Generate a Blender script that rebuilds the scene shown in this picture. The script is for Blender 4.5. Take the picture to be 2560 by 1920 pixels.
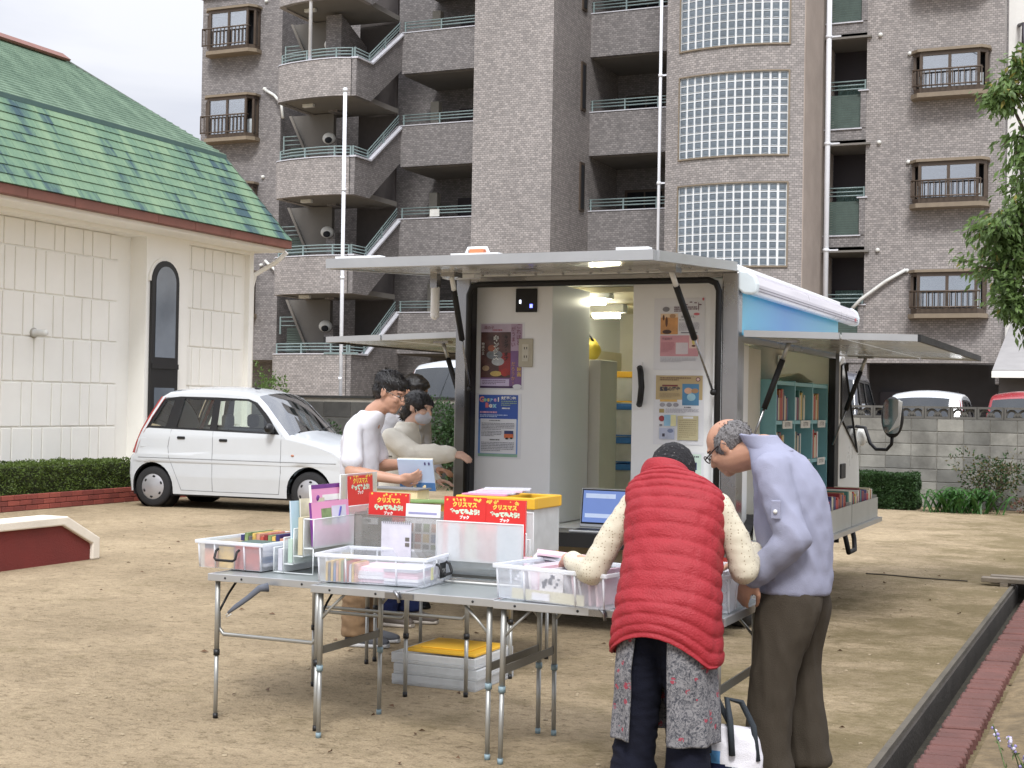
import bpy, bmesh, math, random
from mathutils import Vector, Matrix, noise as mnoise
R = math.radians
random.seed(7)
for o in list(bpy.data.objects): bpy.data.objects.remove(o)
scene = bpy.context.scene
COL = scene.collection
# ---------------------------------------------------------------- camera
cam_d = bpy.data.cameras.new('camera'); cam = bpy.data.objects.new('camera', cam_d); COL.objects.link(cam)
cam.location = (0, 0, 1.52)
cam.rotation_euler = (Matrix.Rotation(R(24), 3, 'Z') @ Matrix.Rotation(R(90.806), 3, 'X') @ Matrix.Rotation(R(1.0), 3, 'Z')).to_euler()
cam_d.lens = 50.0; cam_d.sensor_width = 36; cam_d.clip_start = .05; cam_d.clip_end = 3000
scene.camera = cam
# ---------------------------------------------------------------- world: bright overcast
world = bpy.data.worlds.new('World'); scene.world = world; world.use_nodes = True
wn, wl = world.node_tree.nodes, world.node_tree.links
wn.clear()
def WN(t, **k):
    n = wn.new(t)
    for a, b in k.items(): setattr(n, a, b)
    return n
SUN_EL, SUN_AZ = 50, 160          # azimuth: degrees clockwise from +Y
sky = WN('ShaderNodeTexSky', sky_type='NISHITA'); sky.sun_disc = False
sky.sun_elevation = R(SUN_EL); sky.sun_rotation = R(SUN_AZ)
bg1 = WN('ShaderNodeBackground'); bg1.inputs[1].default_value = .004
tc = WN('ShaderNodeTexCoord'); mp = WN('ShaderNodeMapping'); mp.inputs['Scale'].default_value = (1.0, 1.0, 3.2)
mp.inputs['Rotation'].default_value = (0, .25, .5)
nz = WN('ShaderNodeTexNoise'); nz.inputs['Scale'].default_value = 3.4; nz.inputs['Detail'].default_value = 7; nz.inputs['Roughness'].default_value = .52
nz.inputs['Distortion'].default_value = .5
rp = WN('ShaderNodeValToRGB')
e = rp.color_ramp.elements
e[0].position = .36; e[0].color = (.36, .372, .415, 1); e[1].position = .62; e[1].color = (.455, .46, .488, 1)
sep = WN('ShaderNodeSeparateXYZ'); ml = WN('ShaderNodeMath', operation='MULTIPLY_ADD'); ml.inputs[1].default_value = 2.2; ml.inputs[2].default_value = .90
ml.use_clamp = False
mx = WN('ShaderNodeMath', operation='MAXIMUM'); mx.inputs[1].default_value = 0
bg2 = WN('ShaderNodeBackground'); add = WN('ShaderNodeAddShader'); out = WN('ShaderNodeOutputWorld')
wl.new(sky.outputs[0], bg1.inputs[0]); wl.new(tc.outputs['Generated'], mp.inputs[0]); wl.new(mp.outputs[0], nz.inputs['Vector'])
wl.new(nz.outputs[0], rp.inputs[0]); wl.new(rp.outputs[0], bg2.inputs[0])
wl.new(tc.outputs['Generated'], sep.inputs[0]); wl.new(sep.outputs[2], mx.inputs[0]); sq = WN('ShaderNodeMath', operation='POWER'); sq.inputs[1].default_value = 2.0; wl.new(mx.outputs[0], sq.inputs[0]); wl.new(sq.outputs[0], ml.inputs[0]); wl.new(ml.outputs[0], bg2.inputs[1])
wl.new(bg1.outputs[0], add.inputs[0]); wl.new(bg2.outputs[0], add.inputs[1]); wl.new(add.outputs[0], out.inputs[0])
# ---------------------------------------------------------------- sun through cloud
sd = bpy.data.lights.new('sun', 'SUN'); sd.energy = 1.5; sd.angle = R(16); sd.color = (1, .99, .97)
sun = bpy.data.objects.new('sun', sd); COL.objects.link(sun); sun.location = (0, -5, 30)
_az = R(SUN_AZ); _to = Vector((math.sin(_az) * math.cos(R(SUN_EL)), math.cos(_az) * math.cos(R(SUN_EL)), math.sin(R(SUN_EL))))
sun.rotation_euler = (-_to).to_track_quat('-Z', 'Y').to_euler()
vs = scene.view_settings; vs.view_transform = 'Standard'; vs.look = 'None'; vs.exposure = 1.0; vs.gamma = 1; vs.use_curve_mapping = False
scene.cycles.transparent_max_bounces = 24; scene.cycles.max_bounces = 8

# ================================================================ helpers
def S(r, g, b):
    f = lambda c: (c / 255 / 12.92) if c / 255 <= .04045 else ((c / 255 + .055) / 1.055) ** 2.4
    return (f(r), f(g), f(b))
MATS = {}
class NT:
    def __init__(s, name):
        s.m = bpy.data.materials.new(name); s.m.use_nodes = True
        s.t = s.m.node_tree; s.n = s.t.nodes; s.n.clear()
        s.out = s.n.new('ShaderNodeOutputMaterial')
    def N(s, t, ins=None, **k):
        n = s.n.new(t)
        for a, b in k.items(): setattr(n, a, b)
        for a, b in (ins or {}).items():
            if isinstance(b, bpy.types.NodeSocket): s.t.links.new(b, n.inputs[a])
            else: n.inputs[a].default_value = b
        return n
    def L(s, a, b): s.t.links.new(a, b)
def c4(c): return (c[0], c[1], c[2], 1)
def mat(name, col, rough=.55, metal=0, var=.12, vs=6, bump=0, bs=80, spec=.5, coat=0, dirt=0, dcol=(.09, .075, .06), emit=0, coord='Object'):
    """principled + noise tone variation, optional fine bump and patchy dirt"""
    if name in MATS: return MATS[name]
    t = NT(name)
    tcd = t.N('ShaderNodeTexCoord')
    v = tcd.outputs[coord] if coord != 'World' else t.N('ShaderNodeNewGeometry').outputs['Position']
    n1 = t.N('ShaderNodeTexNoise', {'Vector': v, 'Scale': vs, 'Detail': 6, 'Roughness': .6})
    mr = t.N('ShaderNodeMapRange', {'Value': n1.outputs[0], 'From Min': .25, 'From Max': .75, 'To Min': 1 - var, 'To Max': 1 + var})
    mixc = t.N('ShaderNodeVectorMath', {0: col, 3: mr.outputs[0]}, operation='SCALE')
    csock = mixc.outputs[0]
    if dirt:
        n2 = t.N('ShaderNodeTexNoise', {'Vector': v, 'Scale': vs * .45, 'Detail': 8, 'Roughness': .7})
        m2 = t.N('ShaderNodeMapRange', {'Value': n2.outputs[0], 'From Min': .48, 'From Max': .72, 'To Min': 0, 'To Max': dirt})
        mm = t.N('ShaderNodeMix', {0: m2.outputs[0], 6: csock, 7: c4(dcol)}, data_type='RGBA'); csock = mm.outputs[2]
    b = t.N('ShaderNodeBsdfPrincipled', {'Base Color': csock, 'Metallic': metal, 'Specular IOR Level': spec, 'Coat Weight': coat})
    rr = t.N('ShaderNodeMapRange', {'Value': n1.outputs[0], 'From Min': .25, 'From Max': .75, 'To Min': max(rough - .06, .02), 'To Max': min(rough + .06, 1)})
    t.L(rr.outputs[0], b.inputs['Roughness'])
    if emit: b.inputs['Emission Color'].default_value = c4(col); b.inputs['Emission Strength'].default_value = emit
    if bump:
        n3 = t.N('ShaderNodeTexNoise', {'Vector': v, 'Scale': bs, 'Detail': 4})
        bp = t.N('ShaderNodeBump', {'Height': n3.outputs[0], 'Strength': bump, 'Distance': .02}); t.L(bp.outputs[0], b.inputs['Normal'])
    t.L(b.outputs[0], t.out.inputs[0]); MATS[name] = t.m
    return t.m
def clear_mat(name, col, alpha, rough=.25, trans=0.0):
    """translucent plastic: part of the light passes straight through"""
    if name in MATS: return MATS[name]
    t = NT(name); v = t.N('ShaderNodeTexCoord').outputs['Object']
    n1 = t.N('ShaderNodeTexNoise', {'Vector': v, 'Scale': 9, 'Detail': 4})
    lw = t.N('ShaderNodeLayerWeight', {'Blend': .35})
    a0 = t.N('ShaderNodeMapRange', {'Value': n1.outputs[0], 'From Min': .3, 'From Max': .7, 'To Min': alpha * .85, 'To Max': alpha * 1.15})
    a1 = t.N('ShaderNodeMath', {0: lw.outputs[1], 1: .45, 2: a0.outputs[0]}, operation='MULTIPLY_ADD'); a1.use_clamp = True
    tr = t.N('ShaderNodeBsdfTransparent', {'Color': (.97, .98, .98, 1)})
    p = t.N('ShaderNodeBsdfPrincipled', {'Base Color': c4(col), 'Roughness': rough, 'Specular IOR Level': .5})
    tl = t.N('ShaderNodeBsdfTranslucent', {'Color': c4(col)})
    mm = t.N('ShaderNodeMixShader', {0: .35, 1: p.outputs[0], 2: tl.outputs[0]})
    mx_ = t.N('ShaderNodeMixShader', {0: a1.outputs[0], 1: tr.outputs[0], 2: mm.outputs[0]})
    t.L(mx_.outputs[0], t.out.inputs[0]); MATS[name] = t.m
    return t.m
def glass_mat(name, tint=(.75, .8, .8), refl=.12, dark=0.0):
    """thin window pane: tinted see-through plus mirror reflection rising at grazing angles"""
    if name in MATS: return MATS[name]
    t = NT(name)
    fr = t.N('ShaderNodeFresnel', {'IOR': 1.52})
    f2 = t.N('ShaderNodeMath', {0: fr.outputs[0], 1: 1.4, 2: refl}, operation='MULTIPLY_ADD'); f2.use_clamp = True
    n1 = t.N('ShaderNodeTexNoise', {'Vector': t.N('ShaderNodeTexCoord').outputs['Object'], 'Scale': 1.3, 'Detail': 2})
    bp = t.N('ShaderNodeBump', {'Height': n1.outputs[0], 'Strength': .02, 'Distance': .05})
    gl = t.N('ShaderNodeBsdfGlossy', {'Color': (.95, .97, 1, 1), 'Roughness': .03, 'Normal': bp.outputs[0]})
    tr = t.N('ShaderNodeBsdfTransparent', {'Color': c4(tint)})
    df = t.N('ShaderNodeBsdfDiffuse', {'Color': (.03, .035, .04, 1)})
    md = t.N('ShaderNodeMixShader', {0: dark, 1: tr.outputs[0], 2: df.outputs[0]})
    m_ = t.N('ShaderNodeMixShader', {0: f2.outputs[0], 1: md.outputs[0], 2: gl.outputs[0]})
    t.L(m_.outputs[0], t.out.inputs[0]); MATS[name] = t.m
    return t.m
def wall_uv(t):
    """(run along the wall, height) in metres from world position, picking x or y by facing"""
    g = t.N('ShaderNodeNewGeometry'); p = t.N('ShaderNodeSeparateXYZ', {0: g.outputs['Position']}); n = t.N('ShaderNodeSeparateXYZ', {0: g.outputs['Normal']})
    a = t.N('ShaderNodeMath', {0: n.outputs[0]}, operation='ABSOLUTE'); b = t.N('ShaderNodeMath', {0: a.outputs[0], 1: .72}, operation='GREATER_THAN')
    m_ = t.N('ShaderNodeMix', {0: b.outputs[0], 2: p.outputs[0], 3: p.outputs[1]}, data_type='FLOAT')
    return t.N('ShaderNodeCombineXYZ', {0: m_.outputs[0], 1: p.outputs[2], 2: 0.0}).outputs[0], g.outputs['Position']
def tile_mat(name, c1, c2, cm, bw, rh, mortar, rough=.5, bump=.4, stain=.12):
    if name in MATS: return MATS[name]
    t = NT(name); uv, pos = wall_uv(t)
    br = t.N('ShaderNodeTexBrick', {'Vector': uv, 'Color1': c4(c1), 'Color2': c4(c2), 'Mortar': c4(cm), 'Scale': 1.0, 'Mortar Size': mortar, 'Mortar Smooth': .1, 'Bias': .0, 'Brick Width': bw, 'Row Height': rh}, offset=.5)
    n1 = t.N('ShaderNodeTexNoise', {'Vector': pos, 'Scale': .55, 'Detail': 8, 'Roughness': .65})
    mr = t.N('ShaderNodeMapRange', {'Value': n1.outputs[0], 'From Min': .25, 'From Max': .75, 'To Min': 1 - stain, 'To Max': 1 + stain * .6})
    n2 = t.N('ShaderNodeTexNoise', {'Vector': pos, 'Scale': 9, 'Detail': 3})
    mr2 = t.N('ShaderNodeMapRange', {'Value': n2.outputs[0], 'From Min': .3, 'From Max': .7, 'To Min': .92, 'To Max': 1.07})
    m3 = t.N('ShaderNodeMath', {0: mr.outputs[0], 1: mr2.outputs[0]}, operation='MULTIPLY')
    # thin vertical weather streaks
    sx = t.N('ShaderNodeVectorMath', {0: pos, 1: (3.2, 3.2, .12)}, operation='MULTIPLY'); n3 = t.N('ShaderNodeTexNoise', {'Vector': sx.outputs[0], 'Scale': 1.0, 'Detail': 5})
    mr3 = t.N('ShaderNodeMapRange', {'Value': n3.outputs[0], 'From Min': .3, 'From Max': .72, 'To Min': 1.03, 'To Max': .93})
    m4 = t.N('ShaderNodeMath', {0: m3.outputs[0], 1: mr3.outputs[0]}, operation='MULTIPLY')
    sc = t.N('ShaderNodeVectorMath', {0: br.outputs['Color'], 3: m4.outputs[0]}, operation='SCALE')
    bp = t.N('ShaderNodeBump', {'Height': br.outputs['Fac'], 'Strength': bump, 'Distance': .01}, invert=True)
    b = t.N('ShaderNodeBsdfPrincipled', {'Base Color': sc.outputs[0], 'Roughness': rough, 'Normal': bp.outputs[0], 'Specular IOR Level': .35})
    t.L(b.outputs[0], t.out.inputs[0]); MATS[name] = t.m
    return t.m

class MB:
    def __init__(s): s.v = []; s.f = []; s.mi = []; s.sm = []
    def add(s, vs_, fs, mi=0, smooth=False):
        o = len(s.v); s.v += [tuple(p) for p in vs_]
        for f in fs: s.f.append([o + i for i in f]); s.mi.append(mi); s.sm.append(smooth)
        return s
    def box(s, x0, y0, z0, x1, y1, z1, mi=0, M=None):
        p = [(x, y, z) for z in (z0, z1) for y in (y0, y1) for x in (x0, x1)]
        if M is not None: p = [M @ Vector(q) for q in p]
        return s.add(p, [(0, 2, 3, 1), (4, 5, 7, 6), (0, 1, 5, 4), (2, 6, 7, 3), (0, 4, 6, 2), (1, 3, 7, 5)], mi)
    def prism(s, poly, axis, a, b, mi=0, M=None):
        """poly of 2-D points swept along axis from a to b; remaining axes in xyz order"""
        def mk(p, t):
            q = {'x': (t, p[0], p[1]), 'y': (p[0], t, p[1]), 'z': (p[0], p[1], t)}[axis]
            return M @ Vector(q) if M is not None else q
        n = len(poly); vs_ = [mk(p, a) for p in poly] + [mk(p, b) for p in poly]
        fs = [tuple(range(n))[::-1], tuple(range(n, 2 * n))] + [(i, (i + 1) % n, n + (i + 1) % n, n + i) for i in range(n)]
        return s.add(vs_, fs, mi)
    def tube(s, pts, r, n=8, mi=0, caps=True, smooth=True):
        pts = [Vector(p) for p in pts]; rs = r if isinstance(r, (list, tuple)) else [r] * len(pts)
        vs_ = []; up = None
        for i, p in enumerate(pts):
            d = (pts[min(i + 1, len(pts) - 1)] - pts[max(i - 1, 0)]).normalized()
            if up is None: up = Vector((0, 0, 1)) if abs(d.z) < .9 else Vector((1, 0, 0))
            x = d.cross(up).normalized(); up = x.cross(d).normalized()
            vs_ += [p + (x * math.cos(2 * math.pi * k / n) + up * math.sin(2 * math.pi * k / n)) * rs[i] for k in range(n)]
        fs = [(i * n + k, i * n + (k + 1) % n, (i + 1) * n + (k + 1) % n, (i + 1) * n + k) for i in range(len(pts) - 1) for k in range(n)]
        s.add(vs_, fs, mi, smooth)
        if caps:
            o = len(s.v) - len(vs_); L = len(pts) - 1
            s.f += [[o + k for k in range(n)][::-1], [o + L * n + k for k in range(n)]]; s.mi += [mi, mi]; s.sm += [False, False]
        return s
    def ell(s, c, r, nu=16, nv=10, mi=0, M=None, smooth=True):
        vs_ = [(0, 0, -1)] + [(math.cos(2 * math.pi * i / nu) * math.cos(t), math.sin(2 * math.pi * i / nu) * math.cos(t), math.sin(t)) for j in range(1, nv) for t in [-math.pi / 2 + math.pi * j / nv] for i in range(nu)] + [(0, 0, 1)]
        c = Vector(c); r = r if isinstance(r, (tuple, list)) else (r, r, r)
        P = []
        for p in vs_:
            q = Vector((p[0] * r[0], p[1] * r[1], p[2] * r[2]))
            P.append((M @ q if M is not None else q) + c)
        fs = [(0, 1 + (i + 1) % nu, 1 + i) for i in range(nu)]
        for j in range(nv - 2): fs += [(1 + j * nu + i, 1 + j * nu + (i + 1) % nu, 1 + (j + 1) * nu + (i + 1) % nu, 1 + (j + 1) * nu + i) for i in range(nu)]
        t = 1 + (nv - 1) * nu; fs += [(t, 1 + (nv - 2) * nu + i, 1 + (nv - 2) * nu + (i + 1) % nu) for i in range(nu)]
        return s.add(P, fs, mi, smooth)
    def cap(s, a, b, ra, rb, n=14, mi=0):
        """tapered capsule"""
        a, b = Vector(a), Vector(b); s.ell(a, ra, n, 8, mi); s.ell(b, rb, n, 8, mi); return s.tube([a, b], [ra, rb], n, mi)
    def chain(s, pts, rs, n=14, mi=0):
        for i in range(len(pts) - 1): s.cap(pts[i], pts[i + 1], rs[i], rs[i + 1], n, mi)
        return s
    def grid(s, fn, nu, nv, mi=0, smooth=True, wrap=False):
        vs_ = [fn(i / nu, j / nv) for j in range(nv + 1) for i in range(nu + 1)]
        return s.add(vs_, [(j * (nu + 1) + i, j * (nu + 1) + i + 1, (j + 1) * (nu + 1) + i + 1, (j + 1) * (nu + 1) + i) for j in range(nv) for i in range(nu)], mi, smooth)
    def quad(s, a, b, c, d, mi=0): return s.add([a, b, c, d], [(0, 1, 2, 3)], mi)
    def lathe(s, prof, c, axis='z', n=24, mi=0, smooth=True):
        """prof: (radius, along) pairs"""
        vs_ = []
        for r_, h in prof:
            for k in range(n):
                a = 2 * math.pi * k / n; p, q = r_ * math.cos(a), r_ * math.sin(a)
                vs_.append({'z': (c[0] + p, c[1] + q, c[2] + h), 'y': (c[0] + p, c[1] + h, c[2] + q), 'x': (c[0] + h, c[1] + p, c[2] + q)}[axis])
        return s.add(vs_, [(j * n + k, j * n + (k + 1) % n, (j + 1) * n + (k + 1) % n, (j + 1) * n + k) for j in range(len(prof) - 1) for k in range(n)], mi, smooth)
    def mesh(s, name, mats, weld=0):
        me = bpy.data.meshes.new(name); me.from_pydata(s.v, [], s.f)
        for m_ in (mats if isinstance(mats, (list, tuple)) else [mats]): me.materials.append(m_)
        me.polygons.foreach_set('material_index', s.mi); me.polygons.foreach_set('use_smooth', s.sm)
        b = bmesh.new(); b.from_mesh(me)
        if weld: bmesh.ops.remove_doubles(b, verts=b.verts, dist=weld)
        bmesh.ops.recalc_face_normals(b, faces=b.faces); b.to_mesh(me); b.free(); me.update()
        return me
    def build(s, name, mats, parent=None, bevel=0, weld=0, seg=2):
        o = bpy.data.objects.new(name, s.mesh(name, mats, weld)); COL.objects.link(o)
        if bevel:
            md = o.modifiers.new('bevel', 'BEVEL'); md.width = bevel; md.segments = seg; md.limit_method = 'ANGLE'; md.angle_limit = R(35)
            md.harden_normals = False
        if parent: par(o, parent)
        return o
def origin(ob):
    """world position of a part's frame as we build it: sum of parents' locations"""
    v = Vector()
    while ob is not None:
        v += ob.location; ob = ob.parent
    return v
def par(o, p):
    o.parent = p
    o.matrix_parent_inverse = Matrix.Translation(-ROOTLOC.get(p.name, Vector((0, 0, 0))))
    ROOTLOC[o.name] = Vector((0, 0, 0))
    return o
ROOTLOC = {}
def tag(o, label=None, cat=None, group=None, kind=None):
    if label: o['label'] = label
    if cat: o['category'] = cat
    if group: o['group'] = group
    if kind: o['kind'] = kind
    return o
def thing(name, label, cat, loc=(0, 0, 0), group=None):
    o = bpy.data.objects.new(name, None); COL.objects.link(o); o.empty_display_size = .2
    o.location = loc; ROOTLOC[o.name] = Vector(loc)
    return tag(o, label, cat, group)
def dup(root, dloc=(0, 0, 0), rotz=0, label=None):
    r = root.copy(); COL.objects.link(r); r.location = root.location + Vector(dloc); r.rotation_euler.z += rotz
    ROOTLOC[r.name] = ROOTLOC.get(root.name, Vector()).copy()
    if label: r['label'] = label
    for ch in list(root.children):
        c = ch.copy(); COL.objects.link(c); c.parent = r
        for g in list(ch.children):
            d = g.copy(); COL.objects.link(d); d.parent = c
    return r
def inst(name, me, loc, parent, rot=(0, 0, 0), scale=(1, 1, 1)):
    """a piece sharing mesh data"""
    o = bpy.data.objects.new(name, me); COL.objects.link(o); o.location = loc; o.rotation_euler = rot; o.scale = scale
    if parent: par(o, parent)
    return o
def text_mesh(s, size=.1, align='CENTER', bold=0.0, spacing=1.0):
    cu = bpy.data.curves.new('text', 'FONT'); cu.body = s; cu.size = size; cu.align_x = align; cu.align_y = 'CENTER'; cu.offset = bold; cu.resolution_u = 2
    cu.space_character = spacing
    o = bpy.data.objects.new('text', cu); me = bpy.data.meshes.new_from_object(o)
    bpy.data.objects.remove(o); return me
def frame(o, right, up):
    """matrix placing local XY on a plane spanned by right and up"""
    r_, u_ = Vector(right).normalized(), Vector(up).normalized(); n_ = r_.cross(u_)
    m_ = Matrix((r_, u_, n_)).transposed().to_4x4(); m_.translation = Vector(o); return m_
def add_text(mb, s, size, o, right, up, mi=0, align='CENTER', bold=0.0, sx=1.0, spacing=1.0):
    me = text_mesh(s, size, align, bold, spacing); F = frame(o, right, up)
    mb.add([F @ Vector((v.co.x * sx, v.co.y, 0)) for v in me.vertices], [tuple(p.vertices) for p in me.polygons], mi)
    bpy.data.meshes.remove(me)
# ================================================================ ground
def sand_mat():
    t = NT('sand'); p = t.N('ShaderNodeNewGeometry').outputs['Position']
    big = t.N('ShaderNodeTexNoise', {'Vector': p, 'Scale': .55, 'Detail': 6, 'Roughness': .6, 'Distortion': .4})
    mid = t.N('ShaderNodeTexNoise', {'Vector': p, 'Scale': 5.5, 'Detail': 8, 'Roughness': .68, 'Distortion': .6})
    fine = t.N('ShaderNodeTexNoise', {'Vector': p, 'Scale': 95, 'Detail': 4, 'Roughness': .7})
    grit = t.N('ShaderNodeTexVoronoi', {'Vector': p, 'Scale': 70})
    r1 = t.N('ShaderNodeValToRGB', {0: big.outputs[0]}); e = r1.color_ramp.elements
    e[0].position = .35; e[0].color = c4(S(146, 131, 107)); e[1].position = .66; e[1].color = c4(S(174, 157, 130))
    fl = t.N('ShaderNodeTexNoise', {'Vector': t.N('ShaderNodeVectorMath', {0: p, 1: (17, 26, 1)}, operation='MULTIPLY').outputs[0], 'Scale': 1.0, 'Detail': 9, 'Roughness': .74, 'Distortion': .8})
    r2 = t.N('ShaderNodeValToRGB', {0: fl.outputs[0]}); e = r2.color_ramp.elements
    e[0].position = .33; e[0].color = (.50, .47, .43, 1); e[1].position = .50; e[1].color = (1.04, 1.03, 1.02, 1)
    m1 = t.N('ShaderNodeMix', {0: 1.0, 6: r1.outputs[0], 7: r2.outputs[0]}, data_type='RGBA', blend_type='MULTIPLY')
    md = t.N('ShaderNodeMapRange', {'Value': mid.outputs[0], 'From Min': .32, 'From Max': .62, 'To Min': .84, 'To Max': 1.05})
    r3 = t.N('ShaderNodeMapRange', {'Value': fine.outputs[0], 'From Min': .3, 'From Max': .7, 'To Min': .78, 'To Max': 1.2})
    r4 = t.N('ShaderNodeMath', {0: r3.outputs[0], 1: md.outputs[0]}, operation='MULTIPLY')
    m2 = t.N('ShaderNodeVectorMath', {0: m1.outputs[2], 3: r4.outputs[0]}, operation='SCALE')
    # moss, damp earth and tree shade painted into the colour, mostly along the drain
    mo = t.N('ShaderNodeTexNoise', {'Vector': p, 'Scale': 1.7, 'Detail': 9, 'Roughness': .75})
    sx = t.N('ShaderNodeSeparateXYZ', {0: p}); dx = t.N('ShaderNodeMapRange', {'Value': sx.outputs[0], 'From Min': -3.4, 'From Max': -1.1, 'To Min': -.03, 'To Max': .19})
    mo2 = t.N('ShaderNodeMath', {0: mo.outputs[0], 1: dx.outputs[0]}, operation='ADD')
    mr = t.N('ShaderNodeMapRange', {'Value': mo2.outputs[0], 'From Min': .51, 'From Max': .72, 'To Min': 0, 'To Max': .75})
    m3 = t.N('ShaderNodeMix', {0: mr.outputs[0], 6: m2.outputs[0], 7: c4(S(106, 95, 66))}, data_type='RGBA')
    b = t.N('ShaderNodeBsdfPrincipled', {'Base Color': m3.outputs[2], 'Roughness': .95, 'Specular IOR Level': .15})
    h1 = t.N('ShaderNodeMath', {0: mid.outputs[0], 1: .7, 2: fl.outputs[0]}, operation='MULTIPLY_ADD')
    bp = t.N('ShaderNodeBump', {'Height': h1.outputs[0], 'Strength': .7, 'Distance': .03})
    gd = t.N('ShaderNodeBump', {'Height': grit.outputs[0], 'Strength': .4, 'Distance': .012, 'Normal': bp.outputs[0]})
    t.L(gd.outputs[0], b.inputs['Normal']); t.L(b.outputs[0], t.out.inputs[0]); return t.m
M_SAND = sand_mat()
DX0, DX1, DY0, DY1 = -1.06, -.86, -3, 13.5
g = MB()
for x0, x1, y0, y1 in ((-400, DX0, -200, 600), (DX1, 400, -200, 600), (DX0, DX1, -200, DY0), (DX0, DX1, DY1, 600)):
    g.quad((x0, y0, 0), (x1, y0, 0), (x1, y1, 0), (x0, y1, 0))
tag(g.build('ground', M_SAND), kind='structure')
# loose stones, clods and twigs on the sand
M_PEB = mat('pebble', S(150, 136, 112), .9, var=.35, vs=3, coord='World')
pb = MB(); rr = random.Random(3)
for k in range(1500):
    y = 4.6 + 13 * rr.random() ** 1.3; x = -.445 * y + (rr.random() - .5) * .84 * y
    if x > -1.12: continue
    s = .003 + .008 * rr.random() ** 3
    pb.ell((x, y, s * .25), (s * rr.uniform(.8, 1.5), s * rr.uniform(.8, 1.5), s * .7), 6, 4, smooth=False)
tag(pb.build('loose_pebbles', M_PEB), 'loose pebbles and clods scattered over the sandy yard', 'pebbles', kind='stuff')
M_LEAFB = mat('dry_leaf', S(92, 66, 44), .8, var=.4, vs=2, coord='World')
lf = MB()
for k in range(300):
    if k < 180: x, y = rr.uniform(-.7, .6), rr.uniform(4.5, 12)
    else:
        y = 5 + 11 * rr.random(); x = -.445 * y + (rr.random() - .5) * .8 * y
        if x > -1.12: continue
    a = rr.uniform(0, 6.28); s = rr.uniform(.012, .028); c, d = math.cos(a) * s, math.sin(a) * s
    lf.add([(x - c, y - d, .006), (x + d * .5, y - c * .5, .012 + rr.random() * .008), (x + c, y + d, .007), (x - d * .5, y + c * .5, .01)], [(0, 1, 2, 3)])
tag(lf.build('fallen_leaves', M_LEAFB), 'dry brown leaves fallen on the yard and flower bed', 'leaves', kind='stuff')
# drain channel beside the flower bed
M_CONC = mat('concrete', S(96, 90, 80), .9, var=.25, vs=4, bump=.3, bs=60, dirt=.5, dcol=S(60, 58, 48), coord='World')
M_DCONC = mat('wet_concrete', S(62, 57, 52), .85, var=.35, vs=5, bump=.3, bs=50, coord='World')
M_MUD = mat('drain_mud', S(52, 48, 38), .9, var=.4, vs=7, bump=.4, bs=30, coord='World')
dr = MB()
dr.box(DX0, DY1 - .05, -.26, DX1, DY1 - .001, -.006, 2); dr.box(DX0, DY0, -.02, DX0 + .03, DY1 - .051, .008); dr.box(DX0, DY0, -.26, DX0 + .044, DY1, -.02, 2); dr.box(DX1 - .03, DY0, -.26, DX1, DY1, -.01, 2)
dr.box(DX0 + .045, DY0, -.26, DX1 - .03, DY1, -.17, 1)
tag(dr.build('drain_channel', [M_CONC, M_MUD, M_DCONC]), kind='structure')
M_BRICKR = mat('bed_brick', S(104, 69, 63), .85, var=.22, vs=5, bump=.5, bs=45, dirt=.35, dcol=S(84, 58, 50), coord='World')
edge = thing('brick_edging', 'single row of reddish bricks edging the flower bed along the open drain', 'edging', (-.76, 8, 0))
bm_ = MB().box(-.085, -.045, -.05, .085, .045, .055).mesh('brick', M_BRICKR)
k = 0; y = 4.2
while y < 13.9 and k < 110:
    o = inst('brick', bm_, (-.77 + rr.uniform(-.004, .004), y, .0 + rr.uniform(-.006, .004)), edge, (rr.uniform(-.02, .02), 0, R(9) + rr.uniform(-.03, .03)), (1, 1 + rr.uniform(-.02, .02), 1))
    o.modifiers.new('bevel', 'BEVEL').width = .007
    y += .0945; k += 1
bed = MB().grid(lambda u, v: (-.66 + 4.6 * u, 2.5 + 13 * v, .006 + .03 * math.sin(u * 23 + v * 31) * math.sin(v * 47) * (u > 0) + (.02 if 0 < u < 1 else 0)), 30, 90)
M_SOIL = mat('bed_soil', S(120, 104, 78), .95, var=.45, vs=9, bump=.8, bs=28, dirt=.5, dcol=S(72, 60, 42), coord='World')
tag(bed.build('flower_bed', M_SOIL), kind='structure')
M_WOODG = mat('weathered_wood', S(128, 118, 104), .85, var=.3, vs=5, bump=.4, bs=40, coord='World')
pl = thing('drain_plank', 'weathered grey boards laid across the far end of the drain', 'plank', (-1.05, 13.3, 0))
MB().box(-1.30, 13.12, .03, -.66, 13.24, .07).build('board', M_WOODG, pl, bevel=.006)
MB().box(-1.24, 13.28, .035, -.62, 13.40, .075).build('board', M_WOODG, pl, bevel=.006)
MB().box(-1.14, 13.1, -.01, -1.075, 13.42, .031).build('batten', M_WOODG, pl)
rp_ = MB().tube([(-2.35 + .085 * i + .02 * math.sin(i), 13.42 - .05 * i * .2 + .02 * math.sin(i * .7), .006) for i in range(12)], .006, 6)
tag(rp_.build('rope', mat('rope', S(74, 66, 58), .9)), 'thin dark cord lying on the sand between truck and drain', 'cord')

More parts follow.
